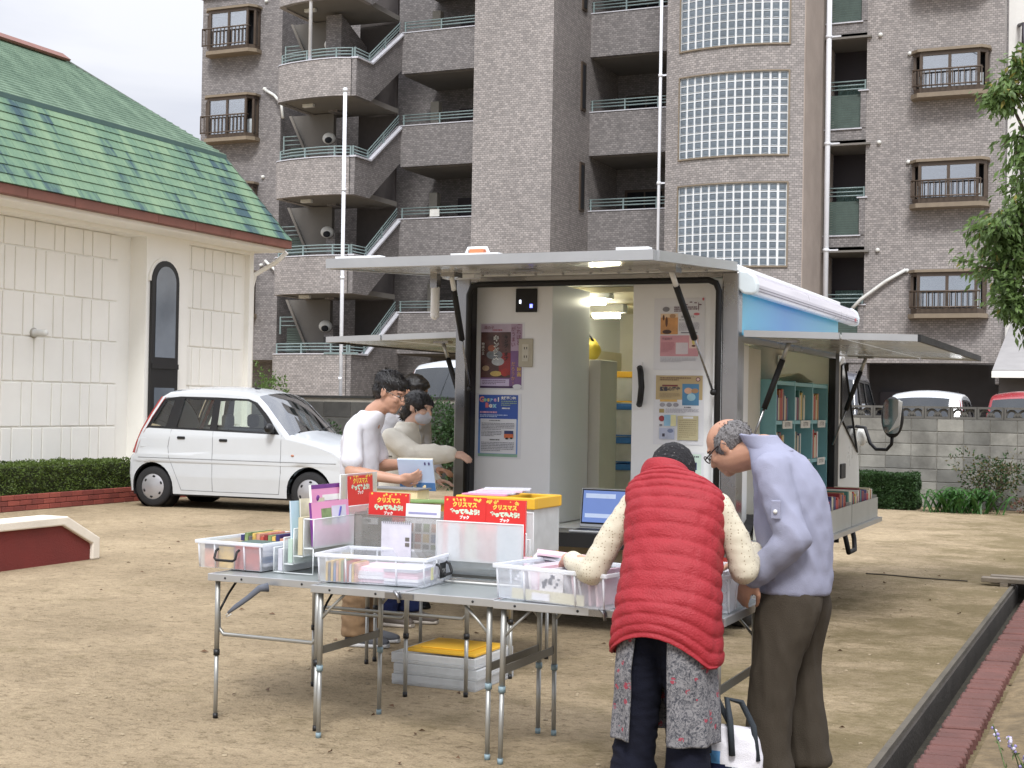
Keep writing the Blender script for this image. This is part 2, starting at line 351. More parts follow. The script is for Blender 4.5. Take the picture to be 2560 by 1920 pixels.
# ================================================================ boundary block wall
M_BLK = [mat('block_%d' % i, c, .95, var=.3, vs=3.0, bump=.35, bs=70, dirt=.55, dcol=S(48, 46, 40), coord='World') for i, c in enumerate((S(128, 126, 120), S(114, 113, 108), S(140, 138, 131)))]
M_JOINT = mat('block_joint', S(146, 142, 134), .95, var=.2, vs=8, coord='World')
WY = 23.3
bw = thing('block_wall', 'grey concrete block boundary wall with a pierced ornamental top course', 'wall', (-3, WY, 0))
MB().box(-10.2, WY + .016, 0, 3.4, WY + .13, 1.40).build('core', M_JOINT, bw)
meshes = [MB().box(-.196, 0, -.0965, .196, .15, .0965).mesh('block', m_) for m_ in M_BLK]
for r_ in range(7):
    x = -6.4 + (.2 if r_ % 2 else 0) * 0
    while x < 2.6:
        o = inst('block', rr.choice(meshes), (x, WY, .1 + .2 * r_), bw); o.modifiers.new('bevel', 'BEVEL').width = .006
        x += .4
def pierced(x):
    """top-course block: square frame with three quarter-ring ribs"""
    m_ = MB(); m_.box(x - .196, WY, 1.40, x + .196, WY + .12, 1.44); m_.box(x - .196, WY, 1.565, x + .196, WY + .12, 1.60)
    m_.box(x - .196, WY, 1.44, x - .165, WY + .12, 1.565); m_.box(x + .165, WY, 1.44, x + .196, WY + .12, 1.565)
    for cx, r_ in ((x - .09, .085), (x + .09, .085), (x, .05)):
        m_.tube([(cx + math.cos(a) * r_, WY + .06, 1.435 + math.sin(a) * r_ * 1.35) for a in [math.pi * i / 8 for i in range(9)]], .021, 6)
    return m_
ob = None
for i in range(22):
    x = -6.2 + .4 * i
    if ob is None: ob = pierced(0); me_ = ob.mesh('ornamental_block', mat('pierced_block', S(92, 90, 86), .95, var=.3, vs=4, coord='World'))
    inst('ornamental_block', me_, (x, 0, 0), bw)
M_DBLK = [mat('dark_block_%d' % i, c, .95, var=.35, vs=2.2, bump=.3, bs=60, dirt=.6, dcol=S(40, 40, 38), coord='World') for i, c in enumerate((S(88, 87, 84), S(76, 75, 73)))]
dw = thing('dark_block_wall', 'dark stained block wall behind the white car and the three readers', 'wall', (-13, WY, 0))
MB().box(-22, WY + .016, 0, -10.22, WY + .13, 1.575).build('core', M_JOINT, dw)
MB().box(-22, WY - .012, 1.576, -10.22, WY + .15, 1.62).build('coping', mat('dark_coping', S(44, 44, 43), .9, coord='World'), dw)
meshes = [MB().box(-.296, 0, -.145, .296, .12, .145).mesh('block', m_) for m_ in M_DBLK]
for r_ in range(5):
    x = -16.4
    while x < -10.3:
        o = inst('block', rr.choice(meshes), (x, WY, .16 + .3 * r_), dw); o.modifiers.new('bevel', 'BEVEL').width = .006
        x += .6
# ================================================================ apartment house
BY = 36.0
M_TILE = tile_mat('facade_tile', S(150, 145, 144), S(119, 115, 115), S(105, 102, 101), .10, .054, .006)
M_TILEP = tile_mat('facade_tile_pink', S(171, 164, 161), S(138, 133, 131), S(118, 114, 112), .10, .054, .006)
M_STUC = mat('stucco', S(160, 148, 139), .95, var=.14, vs=1.5, bump=.4, bs=60, coord='World')
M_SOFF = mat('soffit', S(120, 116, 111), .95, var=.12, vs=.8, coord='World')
M_RAIL = mat('railing_paint', S(126, 142, 142), .45, var=.1, coord='World')
M_CAPW = mat('coping_metal', S(205, 205, 212), .4, metal=.2, var=.06, coord='World')
M_BRZ = mat('bronze_frame', S(86, 74, 64), .45, metal=.3, var=.12, coord='World')
M_BRZL = mat('bronze_trim', S(130, 117, 100), .5, var=.12, coord='World')
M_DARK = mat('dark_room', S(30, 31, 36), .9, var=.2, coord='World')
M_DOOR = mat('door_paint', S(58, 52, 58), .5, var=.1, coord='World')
M_WIN = glass_mat('window_glass', (.82, .86, .88), .34, .04)
M_PIPE = mat('white_pipe', S(226, 228, 234), .4, var=.05, vs=2, coord='World')
M_CURT = mat('curtain', S(205, 212, 216), .9, var=.14, vs=14, coord='World')
M_CURTG = mat('curtain_green', S(110, 136, 130), .9, var=.25, vs=10, coord='World')
M_LOUV = mat('green_screen', S(72, 86, 80), .4, var=.2, vs=4, coord='World')
M_METER = mat('meter_box', S(172, 168, 158), .55, coord='World')
M_LAMPW = mat('lamp_white', S(214, 214, 210), .4, coord='World')
apt = thing('apartment_building', 'grey tiled apartment building with stair landings, glass block bays and bronze bay windows', 'building', (-15, BY, 0))
W = [4.08 + 2.69 * k for k in range(5)]          # tops of walkway parapets
ZT = 17.0
XS0, XS1, XT0, XT1, X20, X21, XB1, XE = -23.9, -19.67, -16.09, -13.86, -10.96, -7.5, -6.45, -3.18
FY = 33.35                                       # front plane of the towers
# main masses
m_ = MB(); m_.box(-26.68, BY, 2.72, XS0 + .12, 44, 13.85); m_.build('wall', M_TILE, apt)
MB().box(-26.8, BY - .12, 13.85, XS0 + .05, 44, 14.0).build('roof_coping', M_BRZ, apt)
MB().box(XT0, FY, 0, XT1, BY + 2.2, ZT).build('tower', M_TILEP, apt)
m_ = MB(); m_.box(XB1, BY, 2.70, XE, BY + .5, ZT); m_.build('wall', M_TILEP, apt)
MB().box(-3.3, BY - .02, 2.2, XE + .02, BY + .9, 2.705).build('corner_pier', M_TILEP, apt)
MB().box(-26.6, BY + 2.25, 0, -3.3, BY + 2.5, ZT).build('back_wall', M_TILE, apt)
MB().box(-7.5, BY + 1.2, 0, -3.2, BY + 1.5, 2.70).build('carport_back_wall', mat('carport_wall', S(74, 72, 74), .9, var=.2, vs=2, coord='World'), apt)
MB().box(-6.2, BY + 1.1, 0, -5.4, BY + 1.2, 2.0).build('carport_door', M_DOOR, apt)
MB().box(XS0, BY + .1, 0, XS1 - .4, BY + 2.3, 1.05).build('wall', M_TILE, apt)
M_SLAB = M_SOFF
# ---- walkways (between stair and tower; between tower and glass-block tower)
def rail(x0, x1, y, z, posts, name='railing', extra=()):
    r_ = MB()
    for h in (.13, .215, .30): r_.tube([(x0, y, z + h), (x1, y, z + h)], .018, 6)
    for p in posts: r_.box(p - .018, y - .018, z, p + .018, y + .018, z + .31)
    return r_
for k in range(5):
    z = W[k]
    for x0, x1, wins in ((XS1, XT0, 0), (XT1, X20, 1)):
        MB().box(x0, BY, z - 1.17, x1, BY + .16, z).build('parapet', M_TILE, apt)
        MB().box(x0 - .02, BY - .02, z, x1 + .02, BY + .18, z + .028).build('parapet_cap', M_CAPW, apt)
        rail(x0, x1, BY + .08, z + .028, [x0 + .05 + (x1 - x0 - .1) * i / 3 for i in range(4)]).build('railing', M_RAIL, apt)
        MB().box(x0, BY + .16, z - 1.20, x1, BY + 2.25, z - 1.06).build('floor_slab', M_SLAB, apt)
        # doors and windows on the back wall
        yb = BY + 2.25; fz = z - 1.06
        if wins == 0:
            MB().box(-18.9, yb - .03, fz, -18.2, yb, fz + 1.95).build('door', M_DOOR, apt)
            w_ = MB().box(-17.6, yb - .04, fz + .75, -16.2, yb - .01, fz + 2.0).build('window', M_BRZ, apt)
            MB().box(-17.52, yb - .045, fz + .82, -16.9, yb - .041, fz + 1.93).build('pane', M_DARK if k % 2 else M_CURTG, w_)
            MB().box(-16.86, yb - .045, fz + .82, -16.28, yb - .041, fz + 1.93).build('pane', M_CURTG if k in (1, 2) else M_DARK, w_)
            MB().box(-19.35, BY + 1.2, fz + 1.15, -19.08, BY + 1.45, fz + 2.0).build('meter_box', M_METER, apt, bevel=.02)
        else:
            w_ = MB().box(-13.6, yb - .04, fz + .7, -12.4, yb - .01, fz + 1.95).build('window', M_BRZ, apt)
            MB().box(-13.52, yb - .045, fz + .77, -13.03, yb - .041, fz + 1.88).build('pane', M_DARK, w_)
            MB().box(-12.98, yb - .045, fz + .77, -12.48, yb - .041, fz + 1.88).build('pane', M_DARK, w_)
            d_ = MB().box(-11.6, yb - .04, fz, -10.7, yb, fz + 2.05).build('door', M_DOOR, apt)
            MB().tube([(-11.5, yb - .05, fz + .05), (-11.5, yb - .05, fz + 1.93), (-10.8, yb - .05, fz + 1.93)], .015, 5).build('door_trim', M_CAPW, d_)
MB().box(-18.7, BY + .02, W[1] + .06, -18.4, BY + .05, W[1] + .26).build('notice', M_LAMPW, apt)
# slit windows on the tower flank
for k in range(4):
    s_ = MB().box(XT1, 35.3, W[k] - .05, XT1 + .04, 35.62, W[k] + 1.25).build('slit_window', M_BRZ, apt)
    MB().box(XT1 + .041, 35.36, W[k] + .02, XT1 + .05, 35.56, W[k] + 1.18).build('pane', M_DARK, s_)
# ---- stair landings, rounded in plan
def arc_land(inset=0.0):
    i = inset; L = [(-22.34 + i, 36.0), (-22.34 + i, 34.5), (-22.34 + i, 33.65 + i), (-22.2 + i * .6, 33.5 + i), (-21.7, 33.34 + i), (-21.2, 33.26 + i), (-20.7, 33.22 + i), (-20.25, 33.245 + i), (-20.02, 33.31 + i), (XS1 - .151, 33.385 + i)]
    return L
FYS = 33.42
YK = 34.25                                        # kink: landing ends, flight begins
for k in range(5):
    z = W[k] - 1.30; lo = z - 1.02; outer = arc_land(); inner = arc_land(.15)
    m_ = MB(); n = len(outer)
    V = [(p[0], p[1], zz) for zz in (lo, z) for p in outer] + [(p[0], p[1], zz) for zz in (lo, z) for p in inner]
    F_ = []
    for i in range(n - 1):
        F_ += [(i, i + 1, n + i + 1, n + i), (2 * n + i + 1, 2 * n + i, 3 * n + i, 3 * n + i + 1), (n + i, n + i + 1, 3 * n + i + 1, 3 * n + i), (i + 1, i, 2 * n + i, 2 * n + i + 1)]
    m_.add(V, F_)
    if k == 0: m_ = MB().add([(p[0], p[1], zz) for zz in (.0, z) for p in outer], [(i, i + 1, n + i + 1, n + i) for i in range(n - 1)])
    m_.build('landing_parapet', M_TILEP, apt)
    # right flank: level by the landing, then rising with the flight to the walkway
    prof = [(FYS, lo), (YK, lo), (BY + .1, lo + 1.34), (BY + .1, W[k]), (YK, z), (FYS, z)]
    if k == 0: prof = [(FYS, 0), (BY + .1, 0), (BY + .1, W[k]), (YK, z), (FYS, z)]
    MB().prism(prof, 'x', XS1 - .15, XS1).build('stair_parapet', M_TILE, apt)
    c_ = MB()
    V = [(p[0] * 1 + (0), p[1] - .02, z + .002) for p in outer] + [(p[0], p[1] + .02, z + .002) for p in inner] + [(p[0], p[1] - .02, z + .03) for p in outer] + [(p[0], p[1] + .02, z + .03) for p in inner]
    F_ = []
    for i in range(n - 1): F_ += [(2 * n + i, 2 * n + i + 1, 3 * n + i + 1, 3 * n + i), (i, i + 1, 2 * n + i + 1, 2 * n + i)]
    c_.add(V, F_); sl = (W[k] - z) / (BY + .1 - YK)
    c_.prism([(FYS - .02, z + .003), (YK, z + .003), (BY + .1, W[k] + .003), (BY + .1, W[k] + .05), (YK - .02, z + .05), (FYS - .02, z + .05)], 'x', XS1 - .17, XS1 + .05)
    c_.build('parapet_cap', M_CAPW, apt)
    rl = MB(); mid = arc_land(.08)
    for h in (.13, .215, .30):
        rl.tube([(p[0], p[1], z + h) for p in mid], .018, 6)
        rl.tube([(XS1 - .08, FYS + .05, z + h), (XS1 - .08, YK, z + h), (XS1 - .08, BY, W[k] + h + .02)], .018, 6)
    for i in (3, 5, 7, 9): rl.box(mid[i][0] - .02, mid[i][1] - .02, z, mid[i][0] + .02, mid[i][1] + .02, z + .31)
    for y, zz in ((FYS + .05, z), (YK, z), ((YK + BY) / 2, (z + W[k]) / 2)): rl.box(XS1 - .1, y - .02, zz, XS1 - .06, y + .02, zz + .32)
    rl.build('railing', M_RAIL, apt)
    if k:
        MB().prism([(p[0], p[1]) for p in inner] + [(XS1 - .15, BY + .1)], 'z', lo + .03, lo + .17).build('landing_slab', M_SLAB, apt)
        MB().box(-21.75, 34.0, lo - .07, -21.4, 34.12, lo + .028).build('landing_lamp', M_LAMPW, apt, bevel=.015)
    # flight that climbs behind the landing, its raking concrete flank and newel pier
    zf = z - 1.05
    MB().prism([(-21.95, zf + .8), (-21.5, zf + .8), (-21.5, zf + 2.72), (-22.9, zf + 2.72)], 'y', 35.3, 35.45).build('flight_flank', mat('flank_concrete', S(112, 109, 105), .95, var=.12, vs=1.2, coord='World'), apt)
    MB().prism([(-22.0, zf + .75), (-21.95, zf + .8), (-22.9, zf + 2.72), (-22.98, zf + 2.72)], 'y', 35.22, 36.0).build('flight_soffit', M_SOFF, apt)
    MB().box(-21.5, 35.0, zf, -21.2, 35.4, zf + 1.95).build('newel_pier', M_TILE, apt)
    l_ = MB().ell((-21.42, 34.93, zf + 1.92), (.2, .16, .17), 14, 10).build('dome_lamp', M_LAMPW, apt)
    MB().ell((-21.36, 34.80, zf + 1.85), (.12, .06, .09), 12, 8).build('lamp_lens', M_DARK, l_)
    MB().box(-21.2, 36.2, zf, -19.95, 36.3, zf + 2.7).build('stair_wall', mat('stairwell', S(82, 77, 76), .9, coord='World'), apt)
    # side balcony by the wall: green screen and little rail
    sb = MB().box(-23.4, 36.0, zf + 1.0, -22.3, 36.03, zf + 1.95)
    for i in range(13): sb.box(-23.4, 35.975, zf + 1.02 + i * .07, -22.3, 36.0, zf + 1.055 + i * .07)
    sb.build('balcony_screen', M_LOUV, apt)
    rl = MB()
    for h in (2.0, 2.13, 2.25): rl.tube([(-23.55, 35.85, zf + h), (-22.7, 35.85, zf + h)], .018, 6)
    rl.box(-23.56, 35.83, zf + 1.75, -23.52, 35.87, zf + 2.27)
    rl.build('balcony_rail', M_RAIL, apt)
# back wall of the stairwell, pale flank at the very top
zt = W[3] - 1.3
m_ = MB(); m_.prism([(FY + 1.2, zt), (BY, zt), (BY, zt + 1.0), (FY + 1.2, zt + 1.6)], 'x', -21.05, -20.85); m_.box(-21.35, FY + 1.2, zt, -21.05, FY + 1.45, zt + 1.6); m_.build('stair_top_wall', M_TILE, apt)
# ---- bay windows
def bay(x0, x1, zb, h, dep, curtain, chamfer=.18):
    b_ = MB(); y0 = BY - dep
    out_ = [(x0, BY), (x0 + .02, y0 + chamfer), (x0 + chamfer, y0), (x1 - chamfer, y0), (x1 - .02, y0 + chamfer), (x1, BY)]
    b_.prism(out_, 'z', zb - .02, zb + .10); b_.prism(out_, 'z', zb + h - .09, zb + h)
    for px, py in ((x0 + .03, BY - .05), (x0 + .04, y0 + chamfer), (x0 + chamfer + .03, y0 + .03), (x1 - chamfer - .03, y0 + .03), (x1 - .04, y0 + chamfer), (x1 - .03, BY - .05), ((x0 + x1) / 2, y0 + .04)):
        b_.box(px - .035, py - .03, zb + .10, px + .035, py + .03, zb + h - .09)
    o_ = b_.build('bay_window', M_BRZ, apt)
    t_ = MB(); big = [(x0 - .05, BY), (x0 - .05, y0 + chamfer - .03), (x0 + chamfer - .05, y0 - .06), (x1 - chamfer + .05, y0 - .06), (x1 + .05, y0 + chamfer - .03), (x1 + .05, BY)]
    t_.prism(big, 'z', zb + h + .003, zb + h + .07); t_.build('trim', M_BRZL, o_); MB().prism(big, 'z', zb - .13, zb - .023).build('trim', M_BRZL, o_)
    xm = (x0 + x1) / 2
    for a, b in ((x0 + chamfer + .065, xm - .035), (xm + .035, x1 - chamfer - .065)):
        MB().box(a, y0 + .035, zb + .10, b, y0 + .045, zb + h - .09).build('pane', M_WIN, o_)
    MB().quad((x1 - .05, y0 + chamfer + .03, zb + .1), (x1 - .05, BY - .08, zb + .1), (x1 - .05, BY - .08, zb + h - .09), (x1 - .05, y0 + chamfer + .03, zb + h - .09)).build('pane', M_WIN, o_)
    if curtain: MB().grid(lambda u, v: (x0 + .12 + (x1 - x0 - .24) * u, BY - .12 + .03 * math.sin(u * 60) * curtain, zb + .1 + (h - .2) * v * (1 if curtain > .5 else .45)), 60, 1).build('curtain', M_CURT, o_)
    rl = MB(); yr = y0 - .13
    rl.tube([(x0 + .03, y0 + .02, zb + h * .52), (x0 + .03, yr, zb + h * .52), (x1 - .12, yr, zb + h * .52), (x1 - .12, y0 + .02, zb + h * .52)], .024, 6)
    rl.tube([(x0 + .03, yr, zb + .13), (x1 - .12, yr, zb + .13)], .02, 6)
    for i in range(13):
        xx = x0 + .03 + (x1 - x0 - .15) * i / 12; rl.box(xx - .012, yr - .012, zb + .1, xx + .012, yr + .012, zb + h * .52)
    rl.build('window_guard', M_BRZ, o_)
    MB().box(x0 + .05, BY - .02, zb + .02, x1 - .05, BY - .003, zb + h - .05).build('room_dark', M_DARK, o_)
for k in range(4):
    bay(-26.32, -24.55, 12.1 - 2.66 * k, 1.22, .42, [0, .45, .45, 0][k])
for k in range(4):
    bay(-5.28, -3.52, 11.98 - 2.69 * k, .98, .42, [.45, .45, .45, 1][k])
# vents and conduits on the walls
for k in range(4):
    for x, z in ((-24.35, 13.55 - 2.66 * k), (-5.4, 13.05 - 2.69 * k), (-6.12, 13.58 - 2.69 * k)):
        v_ = MB(); v_.lathe([(.0, -.07), (.045, -.07), (.055, -.03), (.055, .02)], (x, BY, z), 'y', 14); v_.build('vent_cap', M_LAMPW, apt)
for pts in ([(-24.3, BY - .06, 10.85), (-23.95, BY - .1, 10.65), (-23.6, BY - .25, 10.35), (-23.5, BY - .3, 9.9)], [(-5.42, BY - .06, 5.0), (-5.9, BY - .1, 4.72), (-6.5, BY - .12, 4.28), (-6.75, BY - .14, 4.0)], [(-24.2, BY - .06, 5.7), (-23.8, BY - .1, 5.4), (-23.5, BY - .2, 5.2)]):
    MB().tube(pts, .045, 8).build('conduit', M_LAMPW, apt)
# ---- glass-block tower, bowed front
xc, hw = (X20 + X21) / 2, (X21 - X20) / 2
def bow(x): return 33.75 - .42 * (1 - ((x - xc) / hw) ** 2)
GX0, GX1 = -10.55, -7.85
GZ = [(4.93, 6.92), (7.60, 9.60), (10.27, 12.27), (12.95, 14.9)]
def bowstrip(x0, x1, z0, z1, n=14):
    xs = [x0 + (x1 - x0) * i / n for i in range(n + 1)]
    V = [(x, bow(x), z) for z in (z0, z1) for x in xs] + [(x, bow(x) + .25, z) for z in (z0, z1) for x in xs]; m = n + 1
    F_ = []
    for i in range(n): F_ += [(i, i + 1, m + i + 1, m + i), (m + i, m + i + 1, 3 * m + i + 1, 3 * m + i), (i + 1, i, 2 * m + i, 2 * m + i + 1)]
    F_ += [(0, m, 3 * m, 2 * m), (n, 2 * m + n, 3 * m + n, m + n)]
    return MB().add(V, F_)
zp = 0
for a, b in GZ + [(ZT, ZT)]:
    bowstrip(X20, X21, zp, a).build('bowed_band', M_TILEP, apt); zp = b
for a, b in GZ:
    for x0, x1 in ((X20, GX0), (GX1, X21)): bowstrip(x0, x1, a, b, 3).build('bowed_jamb', M_TILEP, apt)
MB().box(X21 - .05, 33.74, 0, X21 + .004, BY + 1.2, ZT).build('tower_flank', M_STUC, apt)
MB().box(X20, 33.9, 0, X20 + .1, BY + 1, ZT).build('tower_flank', M_TILE, apt)
MB().box(X20 + .1, 34.6, 0, X21 - .03, 34.7, ZT).build('tower_back', mat('tower_inside', S(96, 98, 100), .9, coord='World'), apt)
M_GB = mat('glass_block_body', S(100, 110, 119), .16, var=.25, vs=1.6, spec=.8, coord='World')
M_GBR = mat('glass_block_rim', S(140, 148, 155), .3, var=.08, coord='World')
M_GROUT = mat('block_grout', S(228, 230, 232), .7, var=.04, coord='World')
def gblock():
    m = MB(); s = .083; d = .07
    # bevelled rim, then a dished face with a raised pillow
    r0 = [(-s, 0, -s), (s, 0, -s), (s, 0, s), (-s, 0, s)]
    def ring(k, y): return [(p[0] * k, y, p[2] * k) for p in r0]
    Vs = ring(1, d) + ring(1, 0) + ring(.86, .0) + ring(.74, .0105) + ring(.32, .005)
    F_ = []; mi = []
    for j in range(4):
        for i in range(4): F_.append((4 * j + i, 4 * j + (i + 1) % 4, 4 * j + 4 + (i + 1) % 4, 4 * j + 4 + i)); mi.append(1 if j < 2 else 0)
    F_.append((16, 17, 18, 19)); mi.append(0)
    m.add(Vs, F_); m.mi = mi; return m
gme = gblock().mesh('glass_block', [M_GB, M_GBR])
for pi, (a, b) in enumerate(GZ[:3]):
    nc, nr = 13, 10; cw = (GX1 - GX0) / nc; rh = (b - a) / nr
    xs = [GX0 + (GX1 - GX0) * i / 26 for i in range(27)]
    gw = MB().add([(x, bow(x) + .012, z) for z in (a, b) for x in xs], [(i, i + 1, 28 + i, 27 + i) for i in range(26)]).build('glass_block_window', M_GROUT, apt)
    fr_ = bowstrip(GX0 - .035, GX0, a, b, 1); fr_.v += []; fr2 = MB()
    for f_ in (bowstrip(GX0 - .03, GX1 + .03, a - .035, a, 14), bowstrip(GX0 - .03, GX1 + .03, b, b + .03, 14), bowstrip(GX0 - .03, GX0, a, b, 1), bowstrip(GX1, GX1 + .03, a, b, 1)):
        fr2.add([(p[0], p[1] - .04, p[2]) for p in f_.v], f_.f)
    fr2.build('frame', M_BRZL, gw)
    joined = MB()
    for c in range(nc):
        x = GX0 + cw * (c + .5); ang = math.atan2(.84 * (x - xc) / hw ** 2, 1)
        for r_ in range(nr):
            z = a + rh * (r_ + .5)
            if pi < 2: inst('glass_block', gme, (x, bow(x) - .004, z), gw, (0, 0, ang), (1, 1, rh / cw))
            else:
                Mx = Matrix.Translation((x, bow(x) - .004, z)) @ Matrix.Rotation(ang, 4, 'Z')
                base = gblock(); o_ = len(joined.v); joined.v += [tuple(Mx @ Vector(p)) for p in base.v]; joined.f += [[o_ + i for i in f] for f in base.f]; joined.mi += base.mi; joined.sm += base.sm
    if pi == 2: tag(joined.build('glass_blocks', [M_GB, M_GBR], gw), kind='stuff')
# ---- narrow balconies right of the glass tower
for k in range(4):
    z0 = 3.22 + 2.69 * k; z1 = z0 + 2.30
    MB().box(X21, BY, z1, XB1, BY + .2, z0 + 2.69).build('balcony_band', M_TILE, apt)
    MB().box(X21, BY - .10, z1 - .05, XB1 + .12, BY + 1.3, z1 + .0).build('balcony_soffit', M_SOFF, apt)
    MB().box(X21, BY - .04, z0 - .03, XB1 - .1, BY + .24, z0).build('balcony_sill', M_CAPW, apt)
    MB().box(XB1 - .14, BY - .02, z0, XB1, BY + .2, z0 + .92).build('balcony_pier', M_TILE, apt)
    MB().box(XB1 - .2, BY - .05, z0 + .92, XB1 + .06, BY + .22, z0 + .95).build('pier_cap', M_CAPW, apt)
    sc = MB()
    for i in range(14): sc.prism([(BY + .05, z0 + .02 + i * .06), (BY + .05, z0 + .075 + i * .06), (BY + .08, z0 + .05 + i * .06)], 'x', X21, XB1 - .16)
    sc.build('balcony_screen', M_LOUV, apt)
    rl = MB()
    for h in (1.0, 1.1, 1.2): rl.tube([(X21, BY + .08, z0 + h), (XB1 - .02, BY + .08, z0 + h)], .018, 6)
    rl.box(XB1 - .06, BY + .06, z0 + .95, XB1 - .02, BY + .1, z0 + 1.22); rl.build('railing', M_RAIL, apt)
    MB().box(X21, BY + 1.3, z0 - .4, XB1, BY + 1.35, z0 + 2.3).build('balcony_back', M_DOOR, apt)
    MB().grid(lambda u, v: (X21 + .1 + .7 * u, BY + 1.22 + .02 * math.sin(u * 50), z0 + 1.4 * v), 40, 1).build('curtain', M_CURTG, apt)
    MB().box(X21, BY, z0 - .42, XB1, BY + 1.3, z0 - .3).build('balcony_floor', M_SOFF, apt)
MB().box(XB1 - .35, BY + .02, 0, XB1 + .1, BY + .4, 2.7).build('carport_pier', M_TILE, apt)
MB().box(X21, BY - .01, 2.70, XB1, BY + .2, 2.80).build('balcony_band', M_TILE, apt)
# white rain pipes
def pipe(x, y, z0, z1, r_=.055, brs=()):
    p_ = MB().tube([(x, y, z0), (x, y, z1)], r_, 12).build('rain_pipe', M_PIPE, apt)
    b_ = MB()
    for z in brs: b_.lathe([(r_ + .002, -.04), (r_ + .018, -.03), (r_ + .018, .03), (r_ + .002, .04)], (x, y, z), 'z', 12); b_.box(x - .01, y, z - .02, x + .3, y + .03, z + .02)
    b_.build('bracket', M_PIPE, p_)
pipe(-11.15, 33.85, 0, ZT, .04, (4.5, 7.1, 9.8, 12.4))
pipe(-7.36, BY - .22, 0, ZT, .068, (2.85, 5.52, 8.2, 10.9, 13.5))
pipe(-21.1, 33.33, W[3] - 1.27, ZT, .05, (12.6,))
# free-standing white pole by the boundary wall
po = thing('white_pole', 'tall slender white pole rising behind the wall in front of the stair landings', 'pole', (-13.75, 23.7, 0))
MB().tube([(-14.16, 23.7, 0), (-14.19, 23.7, 7.55)], .036, 12).build('shaft', M_PIPE, po)
MB().lathe([(0, .03), (.03, .028), (.045, .015), (.045, -.05), (.03, -.05)], (-14.19, 23.7, 7.55), 'z', 14).build('cap', M_PIPE, po)
MB().box(-14.55, 23.68, 2.42, -13.8, 23.72, 2.46).build('bracket', M_RAIL, po)
for z in (1.95, 3.9, 5.6): MB().lathe([(.037, -.03), (.042, -.03), (.042, .03), (.037, .03)], (-14.175, 23.7, z), 'z', 12).build('joint', M_PIPE, po)
# ================================================================ cream hall with green mansard roof
M_CREAM = mat('cream_render', S(245, 243, 236), .85, var=.04, vs=.9, bump=.25, bs=130, dirt=.10, dcol=S(196, 186, 166), coord='World')
M_FASC = mat('fascia', S(124, 80, 68), .6, var=.18, vs=2.5, dirt=.3, dcol=S(92, 62, 54), coord='World')
M_BLACKF = mat('black_frame', S(30, 29, 30), .4, var=.15, coord='World')
M_ARCHG = mat('arch_glass', S(104, 112, 122), .12, var=.3, vs=.8, spec=.9, coord='World')
HX, HY1 = -14.3, 20.9
hall = thing('hall', 'cream rendered hall with panelled walls, arched window and green shingled mansard roof', 'building', (-18, 17, 0))
m_ = MB()
# wall as frames around two sunk fields
m_.box(-22, 11.0, 0, -14.62, HY1 - .3, 4.1)
m_.box(-14.62, 11.0, 0, HX, 13.2, 4.1); m_.box(-14.62, 17.98, 0, HX, 19.05, 4.1); m_.box(-14.62, 20.78, 0, HX, HY1, 4.1)
m_.box(-14.62, 19.05, 0, -14.40, 20.78, 4.1)
m_.box(-14.62, 13.2, 4.04, HX, 17.98, 4.1); m_.box(-14.40, 19.05, 4.04, HX, 20.78, 4.1)
m_.box(-22, HY1 - .3, 0, -14.62, HY1, 4.1)
m_.build('wall', M_CREAM, hall)
MB().box(-22.3, 10.8, 4.1, -13.78, 21.1, 4.19).build('eave_soffit', M_CREAM, hall, bevel=.02)
rows = [(3.64, 4.04), (3.0, 3.64), (2.37, 3.0), (1.72, 2.37), (1.07, 1.72), (.42, 1.07)]
def panels(x, y0, y1, first, wide, nar, off):
    for ri, (a, b) in enumerate(rows):
        cuts = []; y = first - 3 * (wide + nar) - (off if ri % 2 else 0); w = True
        while y < y1:
            y2 = y + (wide if w else nar); c0, c1 = max(y, y0), min(y2, y1)
            if c1 - c0 > .06: cuts.append((c0, c1))
            y = y2; w = not w
        for c0, c1 in cuts:
            g_ = .012
            MB().box(x - .01, c0 + g_, a + g_, x + .026, c1 - g_, b - g_).build('panel', M_CREAM, hall, bevel=.008)
panels(-14.62, 13.2, 17.68, 15.845, .405, .207, .382)
panels(-14.40, 19.05, 20.68, 19.58 - .36, .36, .22, .30)
# arched window in the pilaster
def arch(y0, y1, z0, zs, n=12):
    c, r_ = (y0 + y1) / 2, (y1 - y0) / 2
    return [(y0, z0), (y1, z0)] + [(c + r_ * math.cos(math.pi * i / n), zs + r_ * math.sin(math.pi * i / n)) for i in range(n + 1)]
wf = MB().prism(arch(18.07, 18.75, .45, 3.36), 'x', HX + .001, HX + .05).build('arched_window', M_BLACKF, hall)
MB().prism(arch(18.16, 18.66, 2.16, 3.36), 'x', HX + .051, HX + .058).build('pane', M_ARCHG, wf)
MB().box(HX + .051, 18.16, .9, HX + .058, 18.66, 1.68).build('pane', M_ARCHG, wf)
MB().box(HX + .045, 18.08, 1.98, HX + .075, 18.74, 2.06).build('transom', M_BLACKF, wf)
o_ = arch(18.02, 18.80, .45, 3.36, 16); i_ = arch(18.07, 18.75, .45, 3.36, 16)
tr = MB()
for i in range(2, len(o_) - 1):
    a, b, c, d = o_[i], o_[i + 1], i_[i + 1], i_[i]
    tr.add([(HX + x, p[0], p[1]) for x in (.002, .03) for p in (a, b, c, d)], [(4, 5, 6, 7), (0, 1, 5, 4), (2, 3, 7, 6)])
tr.build('surround', M_CREAM, wf)
lp = MB(); lp.lathe([(.0, .0), (.06, .0), (.06, .03), (.048, .035), (.048, .21), (.03, .235), (0, .24)], (-14.58, 15.85, 2.42), 'x', 16)
wl_ = thing('wall_lamp', 'small white cylindrical lamp on the cream hall wall', 'lamp', (-14.58, 15.85, 2.42))
